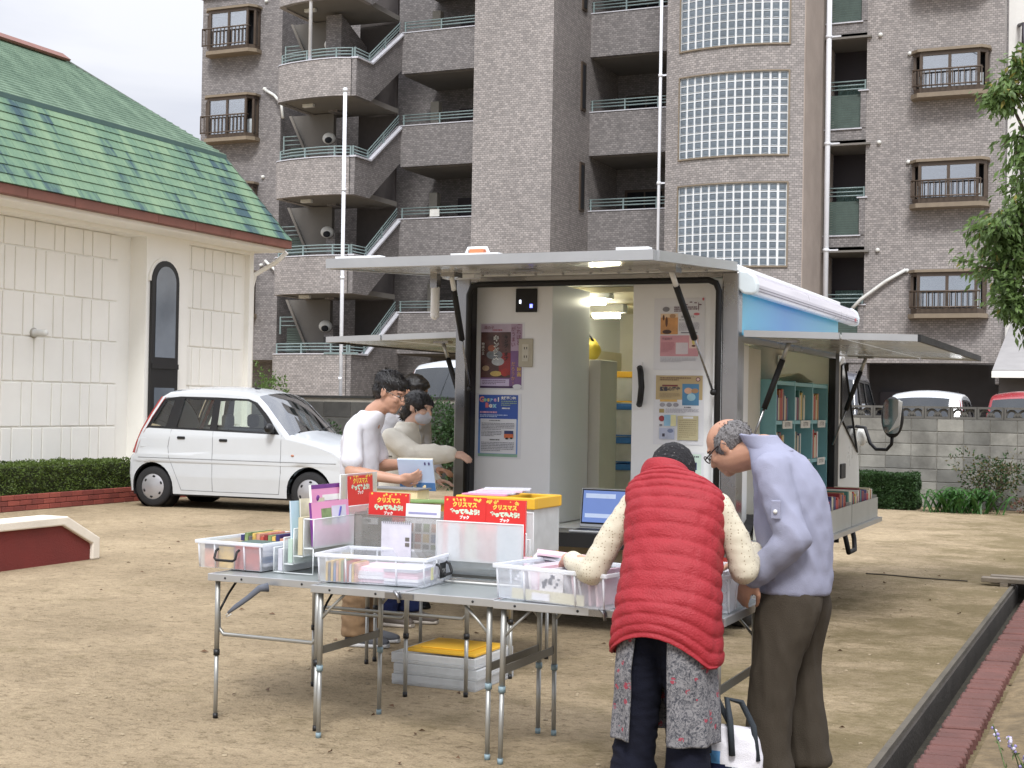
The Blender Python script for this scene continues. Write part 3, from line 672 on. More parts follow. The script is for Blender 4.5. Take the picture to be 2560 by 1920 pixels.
lp.build('shade', M_LAMPW, wl_); MB().lathe([(.0, .005), (.075, .005), (.075, .025), (.06, .03)], (-14.6, 15.85, 2.42), 'x', 16).build('backplate', mat('lamp_plate', S(170, 166, 156), .5), wl_)
# fascia boards
for i in range(11):
    y0 = 11 + i * .92; y1 = min(y0 + .915, 21.15)
    MB().box(-13.78, y0, 4.16, -13.66, y1, 4.30).build('fascia_board', M_FASC, hall, bevel=.01)
for i in range(8):
    x1 = -13.78 - i * 1.0; MB().box(x1 - .99, 21.04, 4.16, x1 - .005, 21.15, 4.30).build('fascia_board', M_FASC, hall, bevel=.01)
# lower mansard: shingles laid one by one
def shingm():
    t = NT('shingle'); p = t.N('ShaderNodeNewGeometry').outputs['Position']; oi = t.N('ShaderNodeObjectInfo')
    n = t.N('ShaderNodeTexNoise', {'Vector': t.N('ShaderNodeVectorMath', {0: p, 1: (.30, 1.9, .24)}, operation='MULTIPLY').outputs[0], 'Scale': 1.0, 'Detail': 7, 'Roughness': .68, 'Distortion': .25})
    j_ = t.N('ShaderNodeMath', {0: oi.outputs['Random'], 1: .13, 2: n.outputs[0]}, operation='MULTIPLY_ADD')
    r_ = t.N('ShaderNodeValToRGB', {0: j_.outputs[0]}); e = r_.color_ramp.elements
    e[0].position = .47; e[0].color = c4(S(64, 86, 92)); e[1].position = .72; e[1].color = c4(S(122, 146, 118)); m = e.new(.565); m.color = c4(S(100, 128, 107))
    f = t.N('ShaderNodeTexNoise', {'Vector': p, 'Scale': 70, 'Detail': 3}); mr = t.N('ShaderNodeMapRange', {'Value': f.outputs[0], 'From Min': .3, 'From Max': .7, 'To Min': .86, 'To Max': 1.12})
    k = t.N('ShaderNodeVectorMath', {0: r_.outputs[0], 3: mr.outputs[0]}, operation='SCALE'); bp = t.N('ShaderNodeBump', {'Height': f.outputs[0], 'Strength': .4, 'Distance': .01})
    b = t.N('ShaderNodeBsdfPrincipled', {'Base Color': k.outputs[0], 'Roughness': .85, 'Specular IOR Level': .25, 'Normal': bp.outputs[0]}); t.L(b.outputs[0], t.out.inputs[0]); return t.m
M_SH = shingm()
def roofm():
    t = NT('shingle_course'); p = t.N('ShaderNodeNewGeometry').outputs['Position']
    sx = t.N('ShaderNodeVectorMath', {0: p, 1: (.8, 2.2, .8)}, operation='MULTIPLY'); n = t.N('ShaderNodeTexNoise', {'Vector': sx.outputs[0], 'Scale': 1.5, 'Detail': 6, 'Roughness': .7})
    r_ = t.N('ShaderNodeValToRGB', {0: n.outputs[0]}); e = r_.color_ramp.elements
    e[0].position = .35; e[0].color = c4(S(104, 126, 110)); e[1].position = .7; e[1].color = c4(S(142, 164, 144))
    b = t.N('ShaderNodeBsdfPrincipled', {'Base Color': r_.outputs[0], 'Roughness': .85, 'Specular IOR Level': .25}); t.L(b.outputs[0], t.out.inputs[0]); return t.m
M_COURSE = roofm()
A0 = Vector((-13.66, 0, 4.30)); A1 = Vector((-14.60, 0, 5.70)); SL = (A1 - A0); slen = SL.length; sdir = SL.normalized(); snrm = Vector((-sdir.z, 0, sdir.x)) * -1
def hipy(t): return 21.08 - .70 * t            # right hip edge while climbing the lower slope
rf = MB(); rf.add([(-13.70, 10.9, 4.27), (-13.70, 21.05, 4.27), (-14.62, 20.35, 5.68), (-14.62, 10.9, 5.68)], [(0, 1, 2, 3)])
rf.add([(-22, 21.05, 4.27), (-13.70, 21.05, 4.27), (-14.62, 20.35, 5.68), (-22, 20.35, 5.68)], [(3, 2, 1, 0)])
roof = rf.build('roof', M_SH, hall)
nr = 10; rs = random.Random(5); ne = slen / nr
tone = [rs.random() for _ in range(60)]
for r_ in range(nr):
    t0 = r_ / nr; y = 13.0 + rs.random() * .3
    while y < 21:
        w = rs.choice((.30, .34, .38, .42)); y1 = y + w - .006; tt = t0 + 1 / nr + .02
        ye = min(y1, hipy(t0)); yt = min(y1, hipy(min(tt, 1)))
        if ye - y > .05 and y1 > 14.0:
            b0 = A0 + sdir * (ne * r_ - .012) + snrm * .030; b1 = A0 + sdir * min(ne * (r_ + 1) + .02, slen) + snrm * .012
            t_ = .014 + rs.random() * .006; yt = max(yt, y + .01)
            V = [(b0.x, y, b0.z), (b0.x, ye, b0.z), (b1.x, yt, b1.z), (b1.x, y, b1.z)]
            V2 = [(p[0] - snrm.x * t_, p[1], p[2] - snrm.z * t_) for p in V]
            MB().add(V + V2, [(0, 1, 2, 3), (4, 7, 6, 5), (0, 4, 5, 1), (1, 5, 6, 2), (2, 6, 7, 3), (3, 7, 4, 0)]).build('shingle', M_SH, roof)
        y += w
# upper slope: thin courses, too fine to pick apart
up_ = MB(); n2 = 24; B0 = Vector((-14.56, 0, 5.72)); B1 = Vector((-16.5, 0, 7.12)); du = (B1 - B0) / n2
for i in range(n2):
    p, q = B0 + du * i, B0 + du * (i + 1.05); ye = 20.37 - 1.92 * i / n2; yq = 20.37 - 1.92 * (i + 1) / n2
    up_.add([(p.x, 11, p.z + .03), (p.x, ye, p.z + .03), (q.x, yq, q.z), (q.x, 11, q.z), (p.x, 11, p.z - .05), (p.x, ye, p.z - .05)], [(0, 1, 2, 3), (4, 5, 1, 0)])
up_.add([(-14.56, 20.37, 5.7), (-16.5, 18.45, 7.1), (-18.4, 20.37, 5.7)], [(0, 1, 2)])
up_.add([(-16.5, 11, 7.12), (-16.5, 18.45, 7.12), (-18.4, 20.37, 5.72), (-18.4, 11, 5.72)], [(0, 1, 2, 3)])
tag(up_.build('shingle_courses', M_COURSE, roof), kind='stuff')
MB().box(-14.66, 11, 5.665, -14.55, 20.38, 5.735).build('break_flashing', mat('flashing', S(70, 96, 92), .6, coord='World'), roof)
rc = MB()
for i in range(9): rc.prism([(-16.68, 7.10), (-16.5, 7.22), (-16.32, 7.10), (-16.36, 7.07), (-16.5, 7.15), (-16.64, 7.07)], 'y', 11 + i * .83, 11 + i * .83 + .822)
rc.build('ridge_cap', M_FASC, roof)
M_HIPC = mat('hip_trim', S(84, 92, 84), .7, coord='World')
MB().tube([(-13.66, 21.08, 4.31), (-14.60, 20.38, 5.72), (-16.5, 18.46, 7.14)], .022, 6).build('hip_trim', M_HIPC, roof)
MB().tube([(-13.82, 21.2, 4.12), (-14.0, 21.16, 3.95), (-14.35, 21.02, 3.72), (-14.4, 21.0, 3.5), (-14.4, 21.0, 0)], .04, 10).build('downpipe', M_CREAM, hall)
# brick planter and clipped hedge along the wall
M_PBR = [mat('planter_brick_%d' % i, c, .85, var=.2, vs=6, bump=.35, bs=60, dirt=.25, dcol=S(78, 48, 42), coord='World') for i, c in enumerate((S(136, 66, 56), S(122, 58, 50), S(146, 74, 62)))]
pt = thing('brick_planter', 'low red brick planter wall at the foot of the hall', 'planter', (-13.5, 14, 0))
MB().box(-13.62, 11.5, 0, -13.50, 18.6, .205).build('core', mat('planter_mortar', S(104, 62, 54), .9, coord='World'), pt)
for i, hgt in enumerate((.0, .072, .144)):
    y = 11.5 + (.11 if i % 2 else 0); 
    while y < 18.5:
        m2 = rs.choice(M_PBR); MB().box(-13.53, y + .004, hgt + .004, -13.482 + rs.uniform(-.002, .002), y + .216, hgt + .068).build('brick', m2, pt, bevel=.005)
        y += .22
MB().box(-14.3, 11.5, 0, -13.62, 18.6, .16).build('soil', M_SOIL, pt)
# red ramp wall with white coping in the left foreground
rw = thing('ramp_wall', 'low dark red ramp wall with a white coping, at the left edge', 'wall', (-9, 9, 0))
M_RED = mat('ramp_red', S(112, 42, 38), .8, var=.14, vs=3, bump=.3, bs=90, dirt=.25, dcol=S(80, 36, 34), coord='World')
M_WCOP = mat('ramp_white', S(226, 218, 204), .8, var=.08, vs=3, bump=.2, bs=90, dirt=.15, dcol=S(170, 160, 144), coord='World')
MB().prism([(6.0, 0), (10.56, 0), (10.56, .20), (10.16, .345), (6.0, .345)], 'x', -9.2, -8.985).build('body', M_RED, rw)
MB().prism([(6.0, .346), (10.165, .346), (10.56, .15), (10.56, 0), (10.66, 0), (10.66, .2), (10.22, .425), (6.0, .425)], 'x', -9.26, -8.95).build('coping', M_WCOP, rw, bevel=.012)
# ================================================================ cars
from mathutils.geometry import tessellate_polygon
M_TYRE = mat('tyre', S(34, 34, 36), .85, var=.25, vs=12, bump=.2, bs=60)
M_HUB = mat('hub_silver', S(176, 176, 180), .35, metal=.5, var=.08)
M_BLKP = mat('black_trim', S(20, 20, 23), .45, var=.15)
M_CARGLASS = glass_mat('car_glass', (.86, .93, .89), .04, .0)
M_DKGL = glass_mat('far_car_glass', (.10, .11, .12), .0, .75)
M_CARGLASSD = glass_mat('car_glass_dark', (.35, .40, .42), .16, .2)
M_INT = mat('car_interior', S(92, 92, 94), .9, var=.15)
def panel2d(outer, holes, cutz, cutx, fn, thick_dir=None):
    """flat outline with holes, sliced finely, then mapped to 3-D by fn(x, z)"""
    polys = [[Vector((p[0], p[1], 0)) for p in q] for q in [outer] + holes]
    tris = tessellate_polygon(polys); pts = [p for q in polys for p in q]
    b = bmesh.new(); vs_ = [b.verts.new(p) for p in pts]
    for t in tris:
        try: b.faces.new([vs_[i] for i in t])
        except ValueError: pass
    for z in cutz: bmesh.ops.bisect_plane(b, geom=b.verts[:] + b.edges[:] + b.faces[:], plane_co=(0, z, 0), plane_no=(0, 1, 0))
    for x in cutx: bmesh.ops.bisect_plane(b, geom=b.verts[:] + b.edges[:] + b.faces[:], plane_co=(x, 0, 0), plane_no=(1, 0, 0))
    b.verts.index_update()
    mb = MB(); mb.add([fn(v.co.x, v.co.y) for v in b.verts], [[v.index for v in f.verts] for f in b.faces], 0, True); b.free(); return mb
def make_car(name, label, paint, loc, rotz, scale=1.0, glass=None, group=None, red_tail=True, wglass=None):
    root = thing(name, label, 'car', (0, 0, 0), group); glass = glass or M_CARGLASS; wglass = wglass or M_CARGLASSD
    XR, XF, RW = .42, 2.73, .27
    top = [(.05, .20), (.03, .45), (.05, .66), (.12, .72), (.17, .90), (.23, 1.02), (.36, 1.26), (.48, 1.46), (.60, 1.525), (.95, 1.555), (1.35, 1.555), (1.70, 1.53), (1.92, 1.48), (2.06, 1.36), (2.24, 1.17), (2.42, .985), (2.60, .955), (2.85, .90), (3.07, .82), (3.24, .70), (3.35, .56), (3.37, .40), (3.33, .20)]
    n = len(top); r_ = .055
    def nrm(i):
        a, b = Vector(top[max(i - 1, 0)]), Vector(top[min(i + 1, n - 1)]); d = (b - a).normalized(); return Vector((-d.y, d.x))
    ins = [Vector(top[i]) - nrm(i) * r_ for i in range(n)]
    def hw(x, z):
        w = .735 - max(0, z - .95) * .20 - max(0, .42 - z) * .12
        w -= .10 * max(0, (x - 2.75) / .6) ** 2 + .06 * max(0, (.4 - x) / .4) ** 2
        if .60 < z < .72: w += .006
        return w
    def archp(cx): return [(cx + .315 * math.cos(a), .27 + .325 * math.sin(a)) for a in [math.pi * (1 - i / 14) for i in range(15)]]
    bottom = [(ins[-1].x, .20)] + [(p[0], p[1]) for p in archp(XF)[::-1]] + [(XF - .315, .185), (XR + .315, .185)] + archp(XR)[::-1] + [(ins[0].x, .22)]
    outer = [tuple(p) for p in ins[1:-1]] + bottom[:]
    band = [(.30, 1.045), (.70, 1.035), (1.33, 1.02), (2.30, .995), (2.10, 1.24), (1.93, 1.40), (1.80, 1.445), (1.34, 1.46), (.78, 1.465), (.53, 1.445)]
    w1 = [(.375, 1.075), (.60, 1.07), (.69, 1.41), (.575, 1.41)]; w2 = [(.77, 1.06), (1.27, 1.045), (1.285, 1.425), (.845, 1.435)]
    w3 = [(1.38, 1.045), (2.20, 1.02), (2.04, 1.22), (1.88, 1.385), (1.78, 1.42), (1.385, 1.425)]
    cz = [.3, .42, .5, .60, .66, .72, .8, .88, .95, 1.02, 1.1, 1.2, 1.3, 1.4, 1.48]; cx = [.2, .3, .4, .7, 1.0, 1.33, 1.7, 2.1, 2.4, 2.6, 2.8, 2.9, 3.0, 3.1, 3.2]
    for s in (-1, 1):
        panel2d(outer, [band], cz, cx, lambda x, z: (x, s * hw(x, z), z)).build('side_panel', paint, root, weld=.0005)
        pn = panel2d(band, [w1, w2, w3], cz, cx, lambda x, z: (x, s * (hw(x, z) - .006), z)).build('window_surround', M_BLKP, root)
        for w in (w1, w2, w3):
            panel2d(w, [], [1.15, 1.3], [], lambda x, z: (x, s * (hw(x, z) - .018), z)).build('side_window', glass, root)
        # shut lines and belt moulding as fine recessed strips
        ln = MB()
        for pts in ([(.70, 1.03), (.66, .8), (.68, .66), (.80, .40), (.86, .24), (1.33, .235), (1.33, 1.02)], [(1.33, .235), (2.30, .235), (2.33, .5), (2.33, .99)]):
            for a, b in zip(pts, pts[1:]):
                k = max(2, int((Vector(b) - Vector(a)).length / .08))
                ln.tube([(a[0] + (b[0] - a[0]) * i / k, s * (hw(a[0] + (b[0] - a[0]) * i / k, a[1] + (b[1] - a[1]) * i / k) + .0005), a[1] + (b[1] - a[1]) * i / k) for i in range(k + 1)], .0035, 4)
        ln.build('shut_line', mat('shut_line', S(120, 122, 126), .8), root)
        MB().tube([(x / 10, s * (hw(x / 10, .655) + .001), .655 - .01 * (x / 34)) for x in range(2, 32)], .004, 4).build('moulding_line', mat('shut_line', S(120, 122, 126), .8), root)
        for hx, hz in ((.86, .925), (1.49, .905)):
            MB().box(hx - .06, s * (hw(hx, hz) - .01), hz - .018, hx + .06, s * (hw(hx, hz) + .016), hz + .018).build('door_handle', M_BLKP, root, bevel=.012)
        mi = MB().ell((2.20, s * (hw(2.2, 1.06) + .10), 1.075), (.055, .09, .065), 12, 8); mi.box(2.17, min(s * .70, s * .80), 1.01, 2.24, max(s * .70, s * .80), 1.04); mi.build('door_mirror', M_BLKP, root)
        # tail lamp running up the rear pillar
        tl = MB()
        pts = [(.075, .70), (.13, .84), (.20, .99), (.30, 1.18), (.42, 1.38), (.47, 1.45)]
        V = []
        for x, z in pts: V += [(x, s * (hw(x, z) - .03), z + .012), (x + .085, s * (hw(x + .08, z) + .004), z)]
        tl.add(V, [(2 * i, 2 * i + 1, 2 * i + 3, 2 * i + 2) for i in range(len(pts) - 1)], 0, True)
        if red_tail: tl.build('tail_lamp', mat('tail_red', S(150, 44, 40), .25, spec=.7), root)
        hl = MB().ell((3.155, s * .575, .685), (.135, .085, .075), 14, 10).build('headlight', mat('lamp_clear', S(205, 210, 216), .1, spec=.9), root)
        MB().tube([(3.14 + .125 * math.cos(a), s * (.61 - .075 * math.cos(a)), .69 + .075 * math.sin(a)) for a in [2 * math.pi * i / 16 for i in range(17)]], .008, 5).build('headlight_rim', M_BLKP, hl)
        MB().ell((2.50, s * (hw(2.5, .72) + .004), .735), (.025, .008, .014), 10, 6).build('side_marker', mat('amber', S(176, 120, 96), .3), root)
        for cxw, nm in ((XR, 'wheel'), (XF, 'wheel')):
            ys = s * .70; d = s
            ty = MB().lathe([(.17, -.075), (.235, -.08), (.262, -.06), (RW, -.03), (RW, .03), (.262, .06), (.235, .08), (.17, .075)], (cxw, ys - d * .07, RW), 'y', 32).build('wheel', M_TYRE, root)
            sgn = d
            MB().lathe([(.185, .02 * sgn), (.18, .062 * sgn), (.165, .072 * sgn), (.10, .078 * sgn), (.06, .088 * sgn), (0, .09 * sgn)], (cxw, ys - d * .07, RW), 'y', 32).build('hub_cap', M_HUB, ty)
            sl = MB()
            for i in range(6):
                a = 2 * math.pi * i / 6 + .4
                sl.ell((cxw + .135 * math.cos(a), ys - d * .07 + .073 * sgn, RW + .135 * math.sin(a)), (.017, .008, .024), 8, 5, M=Matrix.Rotation(-a, 3, 'Y'))
            sl.build('hub_slots', M_BLKP, ty)
            MB().lathe([(.30, -.02), (.33, -.2), (0.05, -.22)] if s > 0 else [(.30, .02), (.33, .2), (.05, .22)], (cxw, s * .70, RW + .01), 'y', 20).build('wheel_well', M_BLKP, root)
        if s < 0: MB().box(.235, -hw(.3, .85) - .0015, .79, .36, -hw(.3, .85) + .005, .915).build('fuel_flap', paint, root, bevel=.01)
    # skin across the car, following the outline with rounded shoulders
    A = [math.pi / 2 * i / 4 for i in range(5)]
    def row(i):
        p, nn = ins[i], nrm(i); w = hw(*p); cr = .055 if 8 <= i <= 12 else .035
        cr = .10 if 12 < i < 15 else (.05 if i < 8 else (.07 if i == 15 else (.045 if i == 16 else cr)))
        half = [(w - r_ + r_ * math.cos(a), r_ * math.sin(a)) for a in A] + [((w - r_) * f, r_ + cr * (1 - f * f)) for f in (.8, .55, .3)]
        full = half + [(0, r_ + cr)] + [(-y, o) for y, o in half[::-1]]
        return [(p.x + nn.x * o, y, p.y + nn.y * o) for y, o in full]
    def skin(i0, i1): 
        rows_ = [row(i) for i in range(i0, i1 + 1)]; m = len(rows_[0]); mb = MB()
        mb.add([p for r0 in rows_ for p in r0], [(j * m + k, j * m + k + 1, (j + 1) * m + k + 1, (j + 1) * m + k) for j in range(i1 - i0) for k in range(m - 1)], 0, True); return mb
    def inner_glass(i0, i1, nm):
        """pane in the middle of the skin, painted pillars at its sides"""
        rows_ = [row(i) for i in range(i0, i1 + 1)]; m = len(rows_[0]); g_ = MB(); gw_ = m - 8
        g_.add([p for r0 in rows_ for p in r0[4:m - 4]], [(j * gw_ + k, j * gw_ + k + 1, (j + 1) * gw_ + k + 1, (j + 1) * gw_ + k) for j in range(i1 - i0) for k in range(gw_ - 1)], 0, True)
        g_.build(nm, wglass, root)
        for rg in (range(4), range(m - 5, m - 1)):
            ks = list(rg) + [rg[-1] + 1]; w_ = len(ks); pz = MB(); pz.add([r0[k] for r0 in rows_ for k in ks], [(j * w_ + k, j * w_ + k + 1, (j + 1) * w_ + k + 1, (j + 1) * w_ + k) for j in range(i1 - i0) for k in range(w_ - 1)], 0, True); pz.build('pillar', paint, root)
    skin(0, 3).build('rear_bumper', paint, root); skin(3, 5).build('tailgate', paint, root); inner_glass(5, 7, 'rear_window')
    skin(7, 12).build('roof', paint, root); inner_glass(12, 15, 'windscreen'); skin(15, 19).build('bonnet', paint, root); skin(19, 22).build('front_bumper', paint, root)
    MB().box(.1, -.66, .16, 3.2, .66, .24).build('floor_pan', M_BLKP, root)
    MB().box(2.2, -.62, .7, 2.4, .62, .95).build('dashboard', M_BLKP, root)
    for s in (-1, 1):
        se = MB(); se.box(1.35, s * .33 - .23, .35, 1.85, s * .33 + .23, .55); se.box(1.28, s * .33 - .21, .5, 1.40, s * .33 + .21, 1.02); se.box(1.27, s * .33 - .12, 1.06, 1.36, s * .33 + .12, 1.24)
        se.build('front_seat', M_INT, root, bevel=.05)
    se = MB(); se.box(.5, -.6, .35, 1.0, .6, .55); se.box(.45, -.6, .5, .56, .6, .98); se.build('rear_seat', M_INT, root, bevel=.04)
    MB().tube([(2.10 - .07 * math.sin(a) * .4, .33 + .18 * math.cos(a), .93 + .17 * math.sin(a)) for a in [2 * math.pi * i / 20 for i in range(21)]], .014, 6).build('steering_wheel', M_BLKP, root)
    wp = MB(); wp.tube([(2.44, -.45, 1.03), (2.40, -.1, 1.08), (2.38, .15, 1.1)], .008, 5); wp.tube([(2.46, .05, 1.04), (2.42, .4, 1.08), (2.40, .55, 1.09)], .008, 5); wp.box(2.36, -.6, .985, 2.46, .6, 1.0); wp.build('wipers', M_BLKP, root)
    MB().ell((1.80, -.42, 1.585), (.05, .012, .015), 8, 5).build('aerial_base', M_BLKP, root)
    root.location = loc; root.rotation_euler.z = rotz; root.scale = (scale,) * 3 if isinstance(scale, (int, float)) else scale
    return root
M_WPAINT = mat('white_paint', S(196, 200, 204), .2, var=.02, vs=2, coat=.5, dirt=.06, dcol=S(160, 150, 132))
def place_on(rearx, reary, ang, sc):
    o = Vector((rearx, reary)) - Matrix.Rotation(ang, 2) @ Vector((.42 * sc, -.70 * sc)); return (o.x, o.y, 0)
make_car('parked_car', 'small white hatchback parked in front of the cream hall', M_WPAINT, place_on(-12.62, 16.1, R(4.5), 1.055), R(4.5), 1.055)
# vehicles behind the block wall, seen over its top
mv = make_car('minivan', 'white minivan with a large dark rear window, parked behind the dark wall', M_WPAINT, (-12.95, 25.2, 0), R(90), (1.2, 1.16, 1.50), M_DKGL, wglass=M_DKGL)
mv['category'] = 'van'
make_car('parked_car', 'white car roof showing over the pierced top of the block wall', M_WPAINT, (-3.7, 26.6, 0), R(90), (1.0, 1.0, 1.19), M_DKGL, wglass=M_DKGL)
make_car('parked_car', 'dark red car roof showing over the block wall at the right edge', mat('red_paint', S(140, 30, 40), .25, coat=.5, var=.04), (-1.85, 26.2, 0), R(90), (1.0, 1.08, 1.19), M_DKGL, red_tail=False, wglass=M_DKGL)
make_car('parked_car', 'dark grey rounded car half hidden behind the truck cab', mat('dark_paint', S(70, 72, 80), .2, coat=.6, var=.05), (-5.55, 26.0, 0), R(90), (1.0, 1.08, 1.42), M_DKGL, red_tail=False, wglass=M_DKGL)
# ================================================================ bookmobile truck
M_STEEL = mat('stainless', S(150, 150, 152), .28, metal=.9, var=.12, vs=1.5, dirt=.15, dcol=S(90, 86, 80))
M_ALU = mat('aluminium', S(186, 188, 190), .38, metal=.75, var=.08, vs=3)
M_BODYW = mat('truck_white', S(234, 236, 238), .35, var=.03, vs=2, dirt=.08, dcol=S(170, 165, 152))
M_CABW = mat('cab_white', S(216, 216, 212), .3, var=.04, vs=2, coat=.3, dirt=.15, dcol=S(166, 156, 138))
M_UNDER = mat('hatch_lining', S(216, 216, 213), .16, metal=.25, var=.06, vs=1.2)
M_BEIGE = mat('cabinet_beige', S(214, 210, 198), .6, var=.05)
M_RUB = mat('rubber', S(22, 22, 24), .6, var=.15)
M_INW = mat('interior_cream', S(214, 204, 172), .6, var=.05)
M_FRAMEK = mat('chassis_black', S(30, 30, 32), .7, var=.2)
M_TURQ = mat('turquoise_board', S(134, 188, 195), .55, var=.08, vs=4)
M_TUBE = mat('tube_light', (1.0, .95, .72), .4, emit=34.0)
XL, XR_, YR, YF = -4.45, -2.41, 9.0, 12.35
tk = thing('bookmobile_truck', 'white bookmobile truck with raised rear hatch, open side flaps and rolled awning', 'truck', (-3.43, 10.7, 0))
MB().box(XL + .03, YR, .58, XR_ - .03, YF, .68).build('floor', M_BODYW, tk)
MB().box(XL, YR, 2.405, XR_, YF, 2.45).build('roof', M_BODYW, tk, bevel=.01)
MB().box(XL + .03, YF - .05, .68, XR_ - .04, YF - .005, 2.40).build('bulkhead', M_BEIGE, tk)
MB().box(XL + .005, 9.1, 2.0, XL + .05, YF - .06, 2.40).build('side_header', M_BODYW, tk)
MB().box(XL + .04, 9.14, .685, XL + .07, YF - .06, 2.0).build('side_back', M_INW, tk)
for x0, x1 in ((XL, XL + .11), (XR_ - .11, XR_)): MB().box(x0, YR, .30, x1, YR + .1, 2.404).build('rear_post', M_STEEL, tk, bevel=.008)
MB().box(XL + .111, YR + .002, 2.37, XR_ - .111, YR + .09, 2.403).build('rear_header', M_STEEL, tk)
MB().box(XL + .112, YR + .005, .40, XR_ - .112, YR + .08, .575).build('rear_sill', M_STEEL, tk)
MB().box(XL + .15, 8.62, .64, XR_ - .15, 8.995, .685).build('tail_shelf', mat('tail_shelf', S(120, 118, 114), .5, metal=.4), tk, bevel=.006)
MB().box(XL + .15, 8.60, .60, XR_ - .15, 8.625, .69).build('tail_lip', M_RUB, tk)
MB().box(XL + .3, 8.75, .40, XR_ - .3, 8.99, .60).build('tail_box', mat('tail_box', S(150, 138, 116), .7), tk)
gk = MB(); x0, x1, z0, z1, c = XL + .105, XR_ - .13, .70, 2.352, .07
gk.tube([(x0, 8.99, z0), (x0, 8.99, z1 - c), (x0 + c * .3, 8.99, z1 - c * .3), (x0 + c, 8.99, z1), (x1 - c, 8.99, z1), (x1 - c * .3, 8.99, z1 - c * .3), (x1, 8.99, z1 - c), (x1, 8.99, z0)], .021, 8)
gk.build('door_seal', M_RUB, tk)
MB().box(XL + .111, YR + .01, .68, XL + .122, YR + .09, 2.36).build('seal_jamb', M_RUB, tk)
MB().box(XR_ - .17, YR + .02, .68, XR_ - .111, YR + .09, 2.36).build('seal_jamb', M_BODYW, tk)
# raised rear hatch
hz0, hz1, hy1 = 2.445, 2.35, 7.35
def hat(y): return hz0 + (hz1 - hz0) * (YR - y) / (YR - hy1)
ht = MB().prism([(YR, hz0 - .03), (YR, hz0 + .015), (hy1, hz1 + .015), (hy1, hz1 - .03)], 'x', -4.49, -2.45).build('rear_hatch', M_UNDER, tk)
fr = MB()
fr.prism([(hy1 - .02, hz1 - .035), (hy1 + .035, hz1 - .035), (hy1 + .035, hz1 + .022), (hy1 - .02, hz1 + .022)], 'x', -4.50, -2.44)
for x in (-4.515, -2.452): fr.prism([(YR, hz0 - .036), (YR, hz0 + .022), (hy1 + .036, hz1 + .022), (hy1 + .036, hz1 - .036)], 'x', x, x + .03)
fr.build('hatch_frame', M_ALU, ht)
bc = MB(); bc.box(-3.68, 7.36, hz1 + .024, -3.38, 7.46, hz1 + .034)
bcn = bc.build('beacon', M_BODYW, tk); MB().tube([(-3.60, 7.4, hz1 + .03), (-3.585, 7.4, hz1 + .065), (-3.47, 7.4, hz1 + .065), (-3.455, 7.4, hz1 + .03)], .011, 6).build('beacon_guard', M_BODYW, bcn)
MB().box(-3.57, 7.38, hz1 + .034, -3.485, 7.43, hz1 + .058).build('beacon_lens', mat('beacon_orange', S(214, 130, 92), .3), bcn)
MB().box(-2.67, 7.37, hz1 + .024, -2.48, 7.43, hz1 + .042).build('reflector_bar', M_BODYW, tk)
MB().box(-4.46, 7.37, hz1 + .024, -4.15, 7.43, hz1 + .038).build('reflector_bar', M_BODYW, tk)
for x, dr_ in ((-4.19, 1), (-2.68, -1)):
    ya, za = 8.55, hat(8.55) - .03; xb = XL + .12 if dr_ > 0 else XR_ - .13
    a, b = Vector((x + .0, 8.4, hat(8.4) - .05)), Vector((xb + .02 * dr_, 8.96, 1.62)); m1 = a.lerp(b, .12); m2 = a.lerp(b, .55)
    st = MB().tube([m1, m2], .021, 8).build('gas_strut', M_RUB, tk); MB().tube([a, m1 + (m1 - a) * .2], .017, 8).build('strut_end', M_BODYW, st); MB().tube([m2, b], .008, 6).build('strut_rod', M_STEEL, st); MB().ell(b, .022, 8, 6).build('strut_joint', M_RUB, st)
    MB().box(x - .05, 8.34, hat(8.4) - .062, x + .05, 8.46, hat(8.4) - .031).build('strut_bracket', M_STEEL, tk)
lm = MB().tube([(-4.36, 8.5, 2.30), (-4.36, 8.5, 2.11)], .03, 12).build('work_lamp', M_BODYW, tk, bevel=.01); MB().ell((-4.36, 8.5, 2.11), (.031, .031, .035), 12, 8).build('lamp_tip', M_BODYW, lm)
MB().box(-4.385, 8.47, 2.29, -4.335, 8.53, hat(8.5) - .03).build('lamp_bracket', M_STEEL, lm)
MB().box(-4.36, 8.6, hat(8.6) - .06, -4.12, 8.7, hat(8.6) - .034).build('latch_plate', M_BODYW, tk)
rv = MB()
for i in range(9):
    for yy in (8.55, 8.9): rv.ell((-4.2 + i * .2, yy, hat(yy) - .034), (.012, .012, .006), 8, 4)
rv.build('hatch_rivets', M_STEEL, ht)
MB().box(-3.62, 8.1, hat(8.1) - .037, -3.47, 8.2, hat(8.1) - .034).build('hatch_patch', mat('grey_patch', S(128, 128, 128), .5), ht)
# cabinet, aisle and sliding door seen through the rear opening
MB().box(-4.376, 9.14, .685, -3.77, 9.87, 2.365).build('cabinet', M_BODYW, tk, bevel=.006)
MB().box(-4.30, 9.885, .685, -3.685, 10.25, 1.86).build('low_cabinet', M_BEIGE, tk, bevel=.006)
dr_ = MB().box(-3.175, 9.125, .69, -2.60, 9.165, 2.362).build('sliding_door', M_BODYW, tk, bevel=.006)
MB().box(-3.165, 9.115, 1.50, -3.10, 9.124, 1.82).build('handle_plate', M_BODYW, dr_)
MB().tube([(-3.115, 9.11, 1.53), (-3.095, 9.07, 1.56), (-3.085, 9.065, 1.65), (-3.095, 9.07, 1.75), (-3.115, 9.11, 1.78)], .021, 8).build('handle', M_RUB, dr_)
MB().box(-2.585, 9.12, .69, -2.555, 9.18, 2.36).build('door_stile', M_BODYW, tk, bevel=.004)
MB().box(-2.56, 9.11, 1.45, -2.548, 9.13, 1.52).build('latch', M_RUB, tk)
th = MB().box(-4.045, 9.122, 2.165, -3.885, 9.139, 2.33).build('control_panel', M_RUB, tk, bevel=.004)
